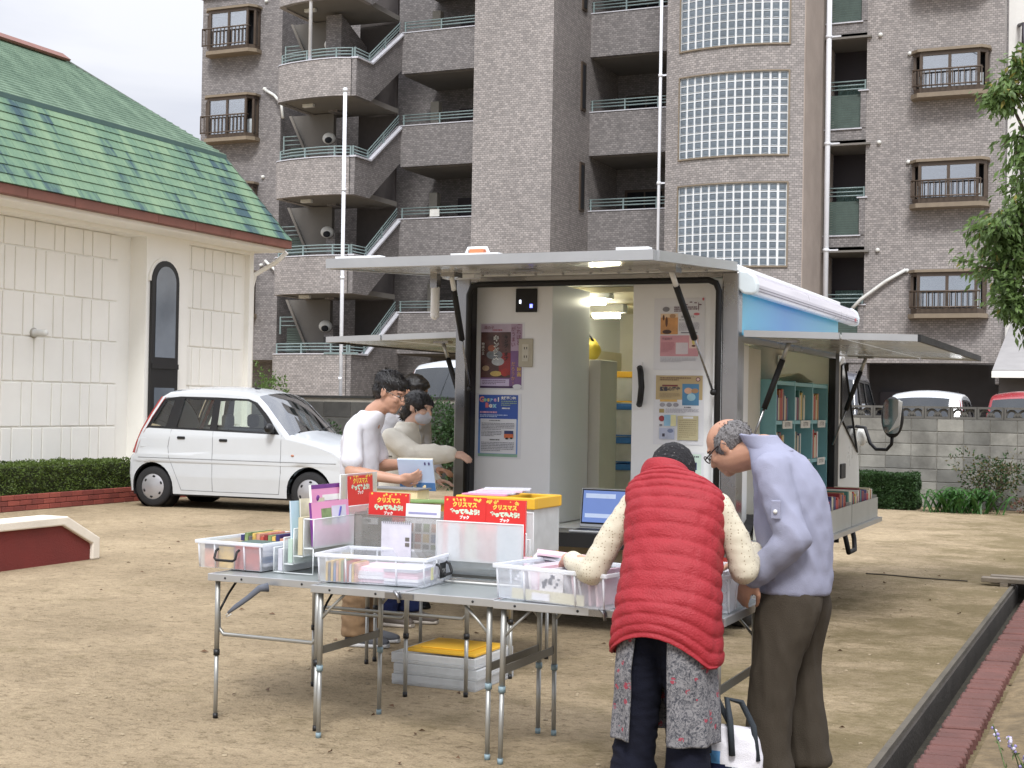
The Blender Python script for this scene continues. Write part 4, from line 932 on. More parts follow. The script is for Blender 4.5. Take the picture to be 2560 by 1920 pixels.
MB().box(-3.935, 9.119, 2.195, -3.915, 9.122, 2.22).build('indicator', mat('blue_led', (.12, .14, 1.0), .4, emit=3), th)
MB().box(-4.015, 9.119, 2.225, -4.003, 9.122, 2.25).build('indicator', mat('white_led', (.8, .85, 1.0), .4, emit=2), th)
so = MB().box(-4.02, 9.128, 1.78, -3.91, 9.139, 1.98).build('wall_socket', mat('socket_beige', S(178, 172, 154), .5), tk, bevel=.006)
MB().box(-3.99, 9.125, 1.82, -3.94, 9.128, 1.94).build('socket_face', mat('socket_face', S(196, 192, 178), .5), so)
ss = MB()
for zz in (1.845, 1.905):
    for xx in (-3.975, -3.957): ss.box(xx, 9.1235, zz, xx + .005, 9.125, zz + .016)
ss.build('socket_slots', M_RUB, so)
MB().box(-4.40, 9.9, 2.36, -2.5, 12.28, 2.40).build('ceiling', M_INW, tk)
for (xa, xb, y, z) in ((-3.90, -3.70, 10.0, 2.30), (-4.20, -3.98, 11.1, 2.27)):
    l_ = MB().box(xa - .05, y - .05, z + .02, xb + .05, y + .05, 2.359).build('ceiling_lamp', M_BODYW, tk)
    MB().tube([(xa, y, z), (xb, y, z)], .026, 10).build('tube', M_TUBE, l_)
    MB().tube([(xa - .04, y, z), (xa - .001, y, z)], .02, 8).build('tube_end', M_BEIGE, l_)
# ---- right side: header with printed blue panel, awning, flap, bookcase
def bluem():
    t = NT('blue_print'); s = t.N('ShaderNodeSeparateXYZ', {0: t.N('ShaderNodeNewGeometry').outputs['Position']})
    r_ = t.N('ShaderNodeMapRange', {'Value': s.outputs[1], 'From Min': 9.0, 'From Max': 12.3})
    c = t.N('ShaderNodeValToRGB', {0: r_.outputs[0]}); e = c.color_ramp.elements
    e[0].color = c4(S(74, 178, 208)); e[1].color = c4(S(84, 180, 204)); m = e.new(.4); m.color = c4(S(54, 138, 206))
    b = t.N('ShaderNodeBsdfPrincipled', {'Base Color': c.outputs[0], 'Roughness': .3}); t.L(b.outputs[0], t.out.inputs[0]); return t.m
MB().box(XR_ - .045, 9.1, 2.0, XR_ - .005, YF - .06, 2.404).build('side_header', bluem(), tk)
MB().box(XR_ - .05, 9.1, 1.955, XR_ - .002, YF - .06, 1.998).build('header_rail', M_STEEL, tk)
MB().box(XR_ - .06, 12.19, .60, XR_, YF, 2.0).build('front_post', M_RUB, tk, bevel=.006)
MB().box(XR_ - .05, 9.101, .60, XR_ - .002, 9.16, 1.95).build('side_jamb', M_STEEL, tk)
sec = [(XR_, 2.29), (XR_ + .03, 2.262), (XR_ + .09, 2.257), (XR_ + .112, 2.272), (XR_ + .117, 2.32), (XR_ + .10, 2.372), (XR_ + .06, 2.40), (XR_, 2.408)]
ac = MB().prism(sec, 'y', 9.06, 12.55).build('awning_case', mat('awning_white', S(202, 199, 209), .3, var=.02, coat=.2), tk, bevel=.008)
big = [(XR_ + (p[0] - XR_) * 1.06 - (.004 if p[0] <= XR_ else 0), 2.32 + (p[1] - 2.32) * 1.08) for p in sec]
for ya, yb in ((8.99, 9.06), (12.551, 12.60)): MB().prism(big, 'y', ya, yb).build('awning_end_cap', mat('awning_cap', S(204, 214, 220), .3), ac, bevel=.015)
for z in (2.278, 2.296): MB().box(XR_ + .105, 9.061, z, XR_ + .1175, 12.55, z + .004).build('awning_slot', mat('slot_grey', S(110, 106, 116), .6), ac)
MB().box(XR_ + .116, 12.40, 2.285, XR_ + .119, 12.46, 2.31).build('awning_badge', mat('badge_red', S(176, 92, 100), .5), ac)
def flap(sg, xh, xo):
    """side flap of two hinged leaves, held up by two struts"""
    zh, zo = 2.005, 1.972
    f_ = lambda t: (xh + (xo - xh) * t, zh + (zo - zh) * t)
    body = None
    for t0, t1 in ((0, .56), (.575, 1)):
        (xa, za), (xb, zb) = f_(t0), f_(t1)
        leaf = MB().prism([(xa, za - .012), (xb, zb - .012), (xb, zb + .012), (xa, za + .012)], 'y', 9.10, 12.56).build('side_flap', M_UNDER, tk)
        for ya, yb in ((9.06, 9.099), (12.561, 12.60)): MB().prism([(xa, za - .02), (xb, zb - .02), (xb, zb + .022), (xa, za + .022)], 'y', ya, yb).build('flap_edge', M_ALU, leaf)
        if t1 == 1: MB().box(min(xb, xb + .02 * sg), 9.06, zb - .022, max(xb, xb + .02 * sg), 12.6, zb + .022).build('flap_lip', M_RUB, leaf)
        body = body or leaf
    for y in (9.32, 12.15):
        a = Vector((xh + sg * .24, y, 1.965)); b = Vector((xh - sg * .03, y, 1.22)); m1, m2 = a.lerp(b, .16), a.lerp(b, .60)
        st = MB().tube([m1, m2], .02, 8).build('gas_strut', M_RUB, tk); MB().tube([a, m1], .015, 8).build('strut_end', M_ALU, st); MB().tube([m2, b], .008, 6).build('strut_rod', M_STEEL, st)
        MB().box(a.x - .06, y - .04, 1.955, a.x + .06, y + .04, 1.975).build('strut_bracket', M_STEEL, st)
flap(1, XR_ + .02, -1.29); flap(-1, XL - .02, -5.55)
# interior fittings of the right side
MB().box(-2.62, 9.17, .685, -2.50, 9.62, 1.95).build('side_partition', M_BODYW, tk)
MB().box(-2.95, 9.63, .685, -2.58, 10.28, 1.95).build('side_cabinet', M_BEIGE, tk)
MB().box(-2.60, 9.64, 1.12, -2.50, 10.27, 1.19).build('side_shelf', M_BODYW, tk)
bcx0, bcx1, by0, by1 = -2.80, -2.47, 10.32, 12.16
bk = MB(); ys = [by0, 10.93, 11.57, by1]; zs = [.69, .79, 1.11, 1.425, 1.72]
bkc = MB().box(bcx0, by0, .69, bcx0 + .02, by1, 1.72).build('bookcase', M_TURQ, tk)
for y in ys: MB().box(bcx0 + .021, y - .012, .69, bcx1, y + .012, 1.735).build('divider', M_TURQ, bkc)
for z in zs[1:]:
    for a, b in zip(ys, ys[1:]): MB().box(bcx0 + .021, a + .013, z - .022, bcx1 - .002, b - .013, z + .005).build('shelf_board', M_TURQ, bkc)
M_LBL = mat('shelf_label', S(222, 222, 216), .6); M_INK = mat('ink', S(46, 46, 52), .7)
for zi, z in enumerate((1.41, 1.10)):
    for a, b in zip(ys, ys[1:]):
        MB().box(bcx1 - .001, a + .2, z - .04, bcx1 + .004, b - .1, z + .02).build('shelf_label', M_LBL, bkc)
        t_ = MB(); add_text(t_, 'おすすめ', .045, (bcx1 + .0055, (a + b) / 2 + .05, z - .01), (0, 1, 0), (0, 0, 1)); t_.build('label_lettering', M_INK, bkc)
for z in (1.26, 1.57):
    for a, b in zip(ys, ys[1:]): MB().prism([(b - .14 + .05 * math.cos(t), z + .09 * math.sin(t)) for t in [2 * math.pi * i / 14 for i in range(14)]], 'x', bcx0 + .021, bcx0 + .024).build('hand_hole', M_RUB, bkc)
BOOKC = [S(178, 62, 52), S(206, 196, 170), S(220, 220, 214), S(52, 50, 104), S(198, 172, 92), S(90, 96, 98), S(166, 110, 70), S(70, 120, 110), S(128, 40, 44)]
M_BOOK = [mat('book_%d' % i, c, .5, var=.1, vs=8) for i, c in enumerate(BOOKC)]
M_PAGE = mat('book_pages', S(214, 206, 184), .8, var=.12, vs=30)
rb = random.Random(11)
BNAME = ['red', 'cream', 'white', 'navy', 'mustard', 'grey', 'brown', 'teal', 'maroon']
def shelf_books(y0, y1, z, xb, n, hmax, where):
    y = y0
    for i in range(n):
        w = rb.uniform(.025, .05); h = rb.uniform(.7, 1) * hmax
        if y + w > y1: break
        bi = rb.randrange(9); o = MB().box(xb - .16, y, z, xb, y + w - .003, z + h).build('shelf_book', M_BOOK[bi]); o.modifiers.new('bevel', 'BEVEL').width = .003
        tag(o, BNAME[bi] + ' book in the ' + where + ' compartment of the turquoise bookcase', 'book', 'books in the turquoise bookcase'); y += w
for c in range(3):
    for zi in (1, 2, 3): shelf_books(ys[c] + .10, ys[c] + (.50 if c < 2 else .36), zs[zi] + .006, -2.49, 10 if zi == 3 else 7, .24, ['bottom', 'middle', 'top'][zi - 1] + [' left', ' centre', ' right'][c])
bn = thing('white_tub', 'white plastic tub standing on top of the turquoise bookcase', 'tub', (-2.6, 10.55, 1.735))
MB().lathe([(.0, 0), (.10, 0), (.125, .26), (.135, .26), (.135, .275), (.12, .275), (.1, .03), (0, .03)], (-2.61, 10.55, 1.727), 'z', 20).build('body', mat('tub_white', S(212, 212, 206), .4), bn)
MB().box(-2.50, 10.47, 1.83, -2.483, 10.63, 1.92).build('paper_label', M_LBL, bn)
tag(MB().grid(lambda u, v: (-2.75 + .22 * v, 11.05 + .85 * u, 1.74 + .05 * math.sin(u * 5) * (1 - v * .5) + .04 * v), 12, 4).build('paper_stack', M_PAGE), 'loose stack of papers sagging on top of the turquoise bookcase', 'papers')
# fold-down book shelf outside
MB().box(XR_ + .002, 9.3, .60, -1.99, 12.1, .635).build('fold_down_shelf', M_ALU, tk)
for i, (y0, y1, nb) in enumerate(((9.35, 10.9, 0), (10.92, 12.05, 12))):
    bx = thing('book_bin', ['low grey bin on the fold-down shelf behind the man in lilac', 'low bin of upright picture books at the front end of the fold-down shelf'][i], 'bin', (-2.2, y0, .64))
    for nm, a in (('front_board', (-2.03, y0, .637, -2.02, y1, .80)), ('back_board', (-2.38, y0, .637, -2.37, y1, .86)), ('end_board', (-2.369, y0, .637, -2.031, y0 + .01, .82)), ('end_board', (-2.369, y1 - .01, .637, -2.031, y1, .82))):
        MB().box(*a).build(nm, mat('bin_grey', S(166, 166, 158), .6, var=.1), bx)
    y = y0 + .03
    while y < y1 - .06:
        w = rb.uniform(.025, .06); h = rb.uniform(.20, .26)
        bi = rb.randrange(9); o = MB().box(-2.35, y, .64, -2.06, y + w - .004, .64 + h).build('bin_book', M_BOOK[bi]); o.modifiers.new('bevel', 'BEVEL').width = .003
        tag(o, BNAME[bi] + ' picture book in the ' + ['near', 'middle', 'far'][min(2, int(3 * (y - y0) / (y1 - y0)))] + ' third of the ' + ['rear bin behind the lilac shirt', 'front bin near the truck cab'][i], 'book', ['books in the rear bin of the fold-down shelf', 'books in the front bin of the fold-down shelf'][i]); y += w
# ---- cab
M_TGL = mat('truck_glass', S(34, 38, 42), .07, var=.1, spec=.9)
sidep = [(12.40, .42), (12.40, 1.93), (12.50, 1.985), (12.62, 1.99), (13.30, 1.10), (13.38, .95), (13.42, .45)]
for x0, x1, s in ((-2.47, XR_ - .005, 1), (-4.43, -4.37, -1)):
    cs = MB().prism([(p[0], p[1]) for p in sidep], 'x', x0, x1).build('cab_side', M_CABW, tk, bevel=.012)
    win = [(12.44, 1.45), (12.44, 1.90), (12.60, 1.93), (13.24, 1.13)]
    xo = x1 + .0015 if s > 0 else x0 - .0015
    MB().prism(win, 'x', min(xo, xo + .002 * s), max(xo, xo + .002 * s)).build('cab_window', M_TGL, cs)
    MB().tube([(xo + .004 * s, p[0], p[1]) for p in win + win[:1]], .009, 5).build('window_seal', M_RUB, cs)
    MB().box(min(xo, xo + .012 * s), 12.46, .92, max(xo, xo + .012 * s), 12.66, 1.05).build('door_handle', M_RUB, cs, bevel=.01)
MB().prism([(12.405, 1.95), (12.66, 1.99), (13.345, 1.10), (13.42, .95), (13.44, .45), (12.405, .45)], 'x', -4.369, -2.471).build('cab_body', M_CABW, tk, bevel=.02)
MB().prism([(12.70, 1.965), (13.33, 1.15), (13.335, 1.155), (12.705, 1.97)], 'x', -4.3, -2.55).build('windscreen', M_TGL, tk)
mr = MB().ell((-2.06, 13.0, 1.46), (.10, .045, .185), 18, 12).build('wing_mirror', M_RUB, tk)
MB().prism([(-2.06 + .075 * (abs(math.cos(t)) ** .5) * (1 if math.cos(t) > 0 else -1), 1.47 + .155 * (abs(math.sin(t)) ** .5) * (1 if math.sin(t) > 0 else -1)) for t in [2 * math.pi * (i + .5) / 24 for i in range(24)]], 'y', 12.945, 12.955).build('mirror_glass', mat('mirror', S(200, 206, 210), .03, metal=1, var=0), mr)
MB().prism([(-2.085, 1.325), (-1.985, 1.39), (-1.965, 1.60), (-2.0, 1.62), (-2.0, 1.47), (-2.04, 1.39)], 'y', 12.925, 12.944).build('mirror_shell', M_CABW, mr, bevel=.004)
MB().tube([(XR_ - .01, 13.2, 1.37), (XR_ + .08, 13.17, 1.36), (XR_ + .14, 13.1, 1.22), (XR_ + .2, 13.05, 1.17), (XR_ + .30, 13.02, 1.17), (XR_ + .345, 13.0, 1.22), (XR_ + .35, 13.0, 1.30)], .016, 8).build('mirror_arm', M_RUB, mr)
MB().ell((-2.38, 13.28, 1.28), (.05, .05, .09), 10, 8).build('side_lamp', M_CABW, tk)
# ---- running gear
MB().box(-4.0, 9.1, .38, -2.86, 13.2, .56).build('chassis', M_FRAMEK, tk)
for x, s in ((-2.56, 1), (-4.30, -1)):
    for y in (9.75, 12.12):
        w_ = MB().lathe([(.19, -.09), (.30, -.10), (.335, -.08), (.35, -.04), (.35, .04), (.335, .08), (.30, .10), (.19, .09)], (x, y, .35), 'x', 32).build('wheel', M_TYRE, tk)
        MB().lathe([(.20, .05 * s), (.19, .085 * s), (.15, .06 * s), (.08, .05 * s), (.07, .11 * s), (0, .11 * s)], (x, y, .35), 'x', 24).build('rim', mat('rim_white', S(190, 190, 186), .5, dirt=.4), w_)
        h_ = MB()
        for i in range(5): a = 2 * math.pi * i / 5; h_.ell((x + .066 * s, y + .125 * math.cos(a), .35 + .125 * math.sin(a)), (.012, .022, .022), 8, 6)
        h_.build('rim_holes', M_RUB, w_)
        MB().prism([(y + r0 * math.cos(t), .36 + r0 * math.sin(t)) for r0, rg in ((.42, range(0, 13)), (.39, range(12, -1, -1))) for t in [math.pi * i / 12 for i in rg]], 'x', x - .13, x + .13).build('mudguard', M_FRAMEK, tk)
MB().tube([(-2.42, 12.62, .52), (-2.38, 12.62, .36), (-2.36, 12.62, .27), (-2.36, 12.9, .27), (-2.38, 12.98, .36), (-2.42, 13.0, .52)], .022, 8).build('cab_step', M_FRAMEK, tk)
MB().box(-2.75, 10.4, .28, -2.45, 11.3, .55).build('fuel_tank', M_FRAMEK, tk, bevel=.05)
MB().box(-4.4, 9.02, .30, -2.46, 9.08, .39).build('underrun_bar', M_FRAMEK, tk)
for x in (-4.38, -2.48):
    MB().box(x - .05, 8.985, .42, x + .05, 8.999, .55).build('tail_lamp', mat('tail_red', S(150, 44, 40), .25, spec=.7), tk)
# ---- stacked crates inside
M_CLR = clear_mat('clear_plastic', (.86, .88, .90), .30)
M_CLRW = clear_mat('milky_plastic', (.84, .86, .88), .55)
M_BLUE = mat('crate_blue', S(48, 106, 176), .45, var=.06); M_YEL = mat('crate_yellow', S(226, 176, 52), .45, var=.06, vs=4)
def crate(label, x0, y0, z0, x1, y1, z1, rim, inside=None, name='folding_crate', group=None, rimh=.05):
    c_ = thing(name, label, 'crate', ((x0 + x1) / 2, (y0 + y1) / 2, z0), group)
    t = .006
    for nm, a in (('side', (x0, y0, z0 + .012, x1, y0 + t, z1 - rimh)), ('side', (x0, y1 - t, z0 + .012, x1, y1, z1 - rimh)), ('side', (x0, y0 + t, z0 + .012, x0 + t, y1 - t, z1 - rimh)), ('side', (x1 - t, y0 + t, z0 + .012, x1, y1 - t, z1 - rimh))):
        MB().box(*a).build(nm, M_CLRW, c_)
    r_ = MB(); e_ = .012
    r_.box(x0 - e_, y0 - e_, z1 - rimh, x1 + e_, y0 + .02, z1); r_.box(x0 - e_, y1 - .02, z1 - rimh, x1 + e_, y1 + e_, z1)
    r_.box(x0 - e_, y0 + .02, z1 - rimh, x0 + .02, y1 - .02, z1); r_.box(x1 - .02, y0 + .02, z1 - rimh, x1 + e_, y1 - .02, z1); r_.build('rim', rim, c_, bevel=.006)
    MB().box(x0, y0, z0, x1, y1, z0 + .012).build('base', rim, c_)
    if inside: MB().box(x0 + .03, y0 + .03, z0 + .013, x1 - .03, y1 - .03, z0 + (z1 - z0) * .72).build('contents', inside, c_, bevel=.01)
    return c_
M_DIM = mat('contents_dim', S(120, 110, 90), .8, var=.4, vs=18)
for i, (z0, z1, rim, lb) in enumerate(((.70, 1.05, M_BLUE, 'blue-rimmed crate, lowest of the stack inside the truck'), (1.06, 1.265, M_BLUE, 'blue-rimmed crate second from the bottom inside the truck'), (1.275, 1.54, M_BLUE, 'blue-rimmed crate just below the yellow one inside the truck'), (1.55, 1.80, M_YEL, 'yellow-rimmed crate on top of the stack inside the truck'))):
    crate(lb, -3.97 + (.03 if i == 3 else 0), 10.9, z0, -3.5, 11.3, z1, rim, M_DIM, group='crates stacked inside the truck')
yb = thing('yellow_bag', 'crumpled yellow bag on the low cabinet inside the truck', 'bag', (-3.8, 10.0, 1.865))
b_ = MB().ell((-3.82, 10.02, 1.93), (.08, .06, .09), 14, 10); b_.v = [(p[0] + .02 * mnoise.noise(Vector(p) * 14), p[1], max(p[2] + .02 * mnoise.noise(Vector(p) * 11 + Vector((5, 0, 0))), 1.862)) for p in b_.v]; b_.build('sack', mat('bag_yellow', S(190, 170, 60), .5), yb)
MB().tube([(-3.85, 10.0, 2.0), (-3.82, 10.0, 2.05), (-3.79, 10.0, 2.0)], .01, 6).build('handle', M_RUB, yb)
# laptop on the tail shelf
lt = thing('laptop', 'open silver laptop with a blue screen on the truck tail shelf', 'laptop', (-3.27, 8.78, .69))
MB().box(-3.435, 8.66, .6885, -3.11, 8.86, .706).build('keyboard_base', M_ALU, lt, bevel=.006)
MB().box(-3.41, 8.68, .7065, -3.135, 8.80, .7085).build('keys', M_RUB, lt)
Ml = Matrix.Translation((-3.272, 8.865, .71)) @ Matrix.Rotation(R(-8), 4, 'X')
MB().box(-.165, 0, 0, .165, .012, .262, M=Ml).build('lid', M_ALU, lt, bevel=.006)
MB().box(-.157, -.002, .022, .157, -.0005, .254, M=Ml).build('bezel', M_RUB, lt)
scr = MB().box(-.148, -.004, .034, .148, -.0025, .245, M=Ml).build('screen', mat('screen_blue', S(104, 128, 186), .25, var=.08, vs=3, emit=.35), lt)
MB().box(-.13, -.0055, .195, .08, -.0045, .225, M=Ml).build('screen_banner', mat('screen_pale', S(176, 190, 216), .3, emit=.35), scr)
MB().box(-.13, -.0055, .065, .09, -.0045, .092, M=Ml).build('screen_banner', mat('screen_pale', S(176, 190, 216), .3, emit=.35), scr)
# ================================================================ people
def V3(*a): return Vector(a)
def cat(p0, p1, p2, p3, t): return .5 * ((2 * p1) + (p2 - p0) * t + (2 * p0 - 5 * p1 + 4 * p2 - p3) * t * t + (3 * p1 - p0 - 3 * p2 + p3) * t ** 3)
def loft(mb, st, seg=28, sub=8, mi=0, closed=True, power=2.0, a0=0, a1=2 * math.pi, disp=None):
    """smooth tube through stations (centre, side axis, depth axis)"""
    rings = []; n = len(st); tot = (n - 1) * sub
    for k in range(tot + 1):
        i = min(k // sub, n - 2); t = (k - i * sub) / sub
        g = lambda j: st[max(0, min(n - 1, j))]
        c, ax, ay = [cat(g(i - 1)[q], g(i)[q], g(i + 1)[q], g(i + 2)[q], t) for q in range(3)]
        ring = []; full = abs(a1 - a0 - 2 * math.pi) < 1e-6; m = seg if full else seg + 1
        for s in range(m):
            a = a0 + (a1 - a0) * s / seg; ca, sa = math.cos(a), math.sin(a)
            e = 2 / power; px = abs(ca) ** e * (1 if ca >= 0 else -1); py = abs(sa) ** e * (1 if sa >= 0 else -1)
            p = c + ax * px + ay * py
            if disp: p = p + (ax * px + ay * py).normalized() * disp(k / tot, a, p)
            ring.append(p)
        rings.append(ring)
    m = len(rings[0]); V = [p for r_ in rings for p in r_]; full = abs(a1 - a0 - 2 * math.pi) < 1e-6
    F = [(j * m + i, j * m + (i + 1) % m, (j + 1) * m + (i + 1) % m, (j + 1) * m + i) for j in range(len(rings) - 1) for i in range(m if full else m - 1)]
    mb.add(V, F, mi, True)
    if closed and full:
        o = len(mb.v) - len(V); mb.f += [[o + i for i in range(m)][::-1], [o + (len(rings) - 1) * m + i for i in range(m)]]; mb.mi += [mi, mi]; mb.sm += [False, False]
    return mb
def fuse(name, mb, mats, parent, voxel=.008, smooth=6, wr=None, colour=None):
    """melt overlapping shapes into one continuous skin; wr(p, n) -> wrinkle offset"""
    o = bpy.data.objects.new(name + '_tmp', mb.mesh(name, mats)); COL.objects.link(o)
    r_ = o.modifiers.new('r', 'REMESH'); r_.mode = 'VOXEL'; r_.voxel_size = voxel; r_.use_smooth_shade = True
    if smooth: s = o.modifiers.new('s', 'SMOOTH'); s.factor = .5; s.iterations = smooth
    dg = bpy.context.evaluated_depsgraph_get(); me = bpy.data.meshes.new_from_object(o.evaluated_get(dg)); bpy.data.objects.remove(o)
    me.name = name
    if wr:
        me.update(); ns = [v.normal.copy() for v in me.vertices]
        for v, n_ in zip(me.vertices, ns): v.co = v.co + n_ * wr(v.co, n_)
    me.materials.clear()
    for m_ in (mats if isinstance(mats, (list, tuple)) else [mats]): me.materials.append(m_)
    me.polygons.foreach_set('use_smooth', [True] * len(me.polygons))
    if colour:
        for p in me.polygons: p.material_index = colour(p.center, p.normal)
    me.update(); ob = bpy.data.objects.new(name, me); COL.objects.link(ob)
    if parent: par(ob, parent)
    return ob
def folds(amp, sx=9, sz=26, seed=0, dirv=None):
    """cloth creases: ridged noise stretched across the limb"""
    off = Vector((seed * 7.3, seed * 3.1, seed))
    def f(p, n):
        q = Vector((p.x * sx, p.y * sx, p.z * sz)) + off
        a = mnoise.noise(q * .6 + Vector((0, 0, (p.x + p.y) * 9))); return amp * (1 - 2.2 * abs(a)) * .6 + amp * .5 * mnoise.noise(q * 1.7)
    return f
def hframe(fwd, up):
    f = Vector(fwd).normalized(); u = Vector(up); l = u.cross(f).normalized(); u = f.cross(l).normalized()
    return f, l, u, Matrix((f, l, u)).transposed()
def head(mb, c, fwd, up, s=1.0, jaw=1.0):
    f, l, u, M = hframe(fwd, up); c = Vector(c)
    E = lambda a, b, d, r_: mb.ell(c + (f * a + l * b + u * d) * s, tuple(q * s for q in r_), 18, 12, M=M)
    E(-.012, 0, .028, (.096, .076, .088)); E(.025, 0, -.03, (.070, .062 * jaw, .075)); E(.055, 0, -.088, (.030, .032, .022)); E(.02, 0, -.075, (.05, .052 * jaw, .032))
    E(.074, 0, .030, (.018, .050, .012)); E(.066, .034, -.018, (.022, .024, .024)); E(.066, -.034, -.018, (.022, .024, .024))
    mb.cap(c + (f * .086 + u * .012) * s, c + (f * .106 - u * .026) * s, .008 * s, .0125 * s, 10); E(.088, .010, -.032, (.010, .009, .008)); E(.088, -.010, -.032, (.010, .009, .008))
    E(.080, 0, -.057, (.013, .024, .006)); E(.078, 0, -.069, (.013, .021, .007))
    for q in (1, -1): E(-.005, .076 * q, -.004, (.020, .009, .031)); E(-.012, .080 * q, .008, (.014, .008, .018))
    return f, l, u, M, c
def eyes(parent, c, fwd, up, s=1.0):
    f, l, u, M = hframe(fwd, up); c = Vector(c)
    for q in (1, -1):
        e_ = MB().ell(c + (f * .0745 + l * .031 * q + u * .008) * s, (.011 * s, .0125 * s, .0048 * s), 10, 8, M=M).build('eye', mat('eye_white', S(150, 140, 136), .3), parent)
        MB().ell(c + (f * .0835 + l * .031 * q + u * .008) * s, (.0035 * s, .0055 * s, .0042 * s), 8, 6, M=M).build('iris', mat('iris', S(26, 18, 16), .2), e_)
        MB().tube([c + (f * (.086 - .02 * abs(t)) + l * (.031 + .018 * t) * q + u * (.027 - .004 * t * t)) * s for t in (-1, -.5, 0, .5, 1)], .0028 * s, 5).build('eyebrow', M_HAIRK, parent)
def hand(mb, w, d, n, s=1.0, curl=.6, side=1):
    """palm and five fingers; d: wrist to knuckles, n: back of the hand, side: +1 thumb towards n x d"""
    d = Vector(d).normalized(); n = Vector(n); n = (n - d * n.dot(d)).normalized(); t = n.cross(d) * side; w = Vector(w)
    M = Matrix((d, t, n)).transposed()
    mb.ell(w + d * .045 * s, (.052 * s, .040 * s, .016 * s), 14, 10, M=M); mb.cap(w - d * .01, w + d * .03 * s, .026 * s, .024 * s, 10)
    for k, (off, ln) in enumerate(((.030, .80), (.010, .92), (-.010, .86), (-.029, .66))):
        p = w + (d * .082 + t * off) * s; a = curl * .35; pts = [p]
        for sg, L in enumerate((.040, .026, .020)):
            a += curl * (.55 if sg else .35); dd = d * math.cos(a) - n * math.sin(a) + t * off * 1.2; pts.append(pts[-1] + dd * L * ln * s)
        mb.chain(pts, [.0092 * s, .0085 * s, .0078 * s, .0066 * s], 8)
    p = w + (d * .022 + t * .030) * s; q = p + (d * .026 + t * .026 - n * .008) * s; r_ = q + (d * .030 + t * .006 - n * .012 * (1 + curl)) * s
    mb.chain([p, q, r_, r_ + (d * .02 - n * .01) * s], [.013 * s, .0115 * s, .0098 * s, .008 * s], 8)
SK = mat('skin', S(190, 146, 124), .5, var=.09, vs=16, bump=.08, bs=160); SK2 = mat('skin_tan', S(176, 132, 108), .5, var=.1, vs=16, bump=.1, bs=160)
SK3 = mat('skin_fair', S(204, 166, 146), .5, var=.06, vs=16)
def hairm(name, c, sc=(60, 60, 12)):
    t = NT(name); v = t.N('ShaderNodeTexCoord').outputs['Object']; q = t.N('ShaderNodeVectorMath', {0: v, 1: sc}, operation='MULTIPLY')
    n = t.N('ShaderNodeTexNoise', {'Vector': q.outputs[0], 'Scale': 2.5, 'Detail': 4}); m = t.N('ShaderNodeMapRange', {'Value': n.outputs[0], 'From Min': .3, 'From Max': .7, 'To Min': .55, 'To Max': 1.5})
    k = t.N('ShaderNodeVectorMath', {0: c, 3: m.outputs[0]}, operation='SCALE'); bp = t.N('ShaderNodeBump', {'Height': n.outputs[0], 'Strength': .6, 'Distance': .01})
    b = t.N('ShaderNodeBsdfPrincipled', {'Base Color': k.outputs[0], 'Roughness': .42, 'Normal': bp.outputs[0]}); t.L(b.outputs[0], t.out.inputs[0]); return t.m
M_HAIRK = hairm('black_hair', S(24, 22, 24)); M_HAIRG = hairm('grey_hair', S(108, 105, 105), (130, 130, 40))
def tufts(ob, parent, m_, n, L, comb, seed=0):
    """locks of hair standing a little off the hair mass"""
    q = random.Random(seed); me = ob.data; mb = MB(); comb = Vector(comb); P_ = me.polygons
    for i in range(n):
        p = P_[q.randrange(len(P_))]; c, nn = p.center.copy(), p.normal.copy()
        d = (comb - nn * comb.dot(nn)).normalized() if comb.length else nn; d = (d + nn * q.uniform(.1, .5) + Vector((q.gauss(0, .3), q.gauss(0, .3), q.gauss(0, .3)))).normalized(); s = d.cross(nn)
        if s.length < .05: continue
        s.normalize(); l_ = L * q.uniform(.5, 1.2); w = .0035; mb.add([c - s * w - nn * .003, c + s * w - nn * .003, c + d * l_ * .6 + s * w * .6 + nn * .002, c + d * l_ - nn * l_ * .15, c + d * l_ * .6 - s * w * .6 + nn * .002], [(0, 1, 2, 4), (4, 2, 3)], 0, True)
    tag(mb.build('hair_locks', m_, parent), kind='stuff')
def shoe(parent, p, d, m_, sole, L=.26, name='shoe'):
    d = Vector(d).normalized(); l = Vector((-d.y, d.x, 0)); p = Vector(p); z = Vector((0, 0, 1)); mb = MB()
    loft(mb, [(p - d * .07 + z * .05, l * .030, z * .045), (p - d * .04 + z * .055, l * .042, z * .052), (p + d * .03 + z * .052, l * .044, z * .05), (p + d * .10 + z * .04, l * .050, z * .036), (p + d * .16 + z * .034, l * .046, z * .03), (p + d * (L - .07) + z * .03, l * .022, z * .02)], 18, 4)
    mb.ell(p + z * .085, (.045, .045, .035), 12, 8); ob = fuse(name, mb, m_, parent, .007, 3)
    so = MB(); loft(so, [(p - d * .075 + z * .014, l * .03, z * .014), (p - d * .04 + z * .014, l * .045, z * .014), (p + d * .04 + z * .014, l * .042, z * .014), (p + d * .12 + z * .014, l * .052, z * .014), (p + d * (L - .07) + z * .016, l * .028, z * .012)], 16, 4, power=4); so.build('sole', sole, ob)
def cloth(name, c, rough=.85, var=.08, vs=5, bump=.25, bs=220): return mat(name, c, rough, var=var, vs=vs, bump=bump, bs=bs, spec=.25)

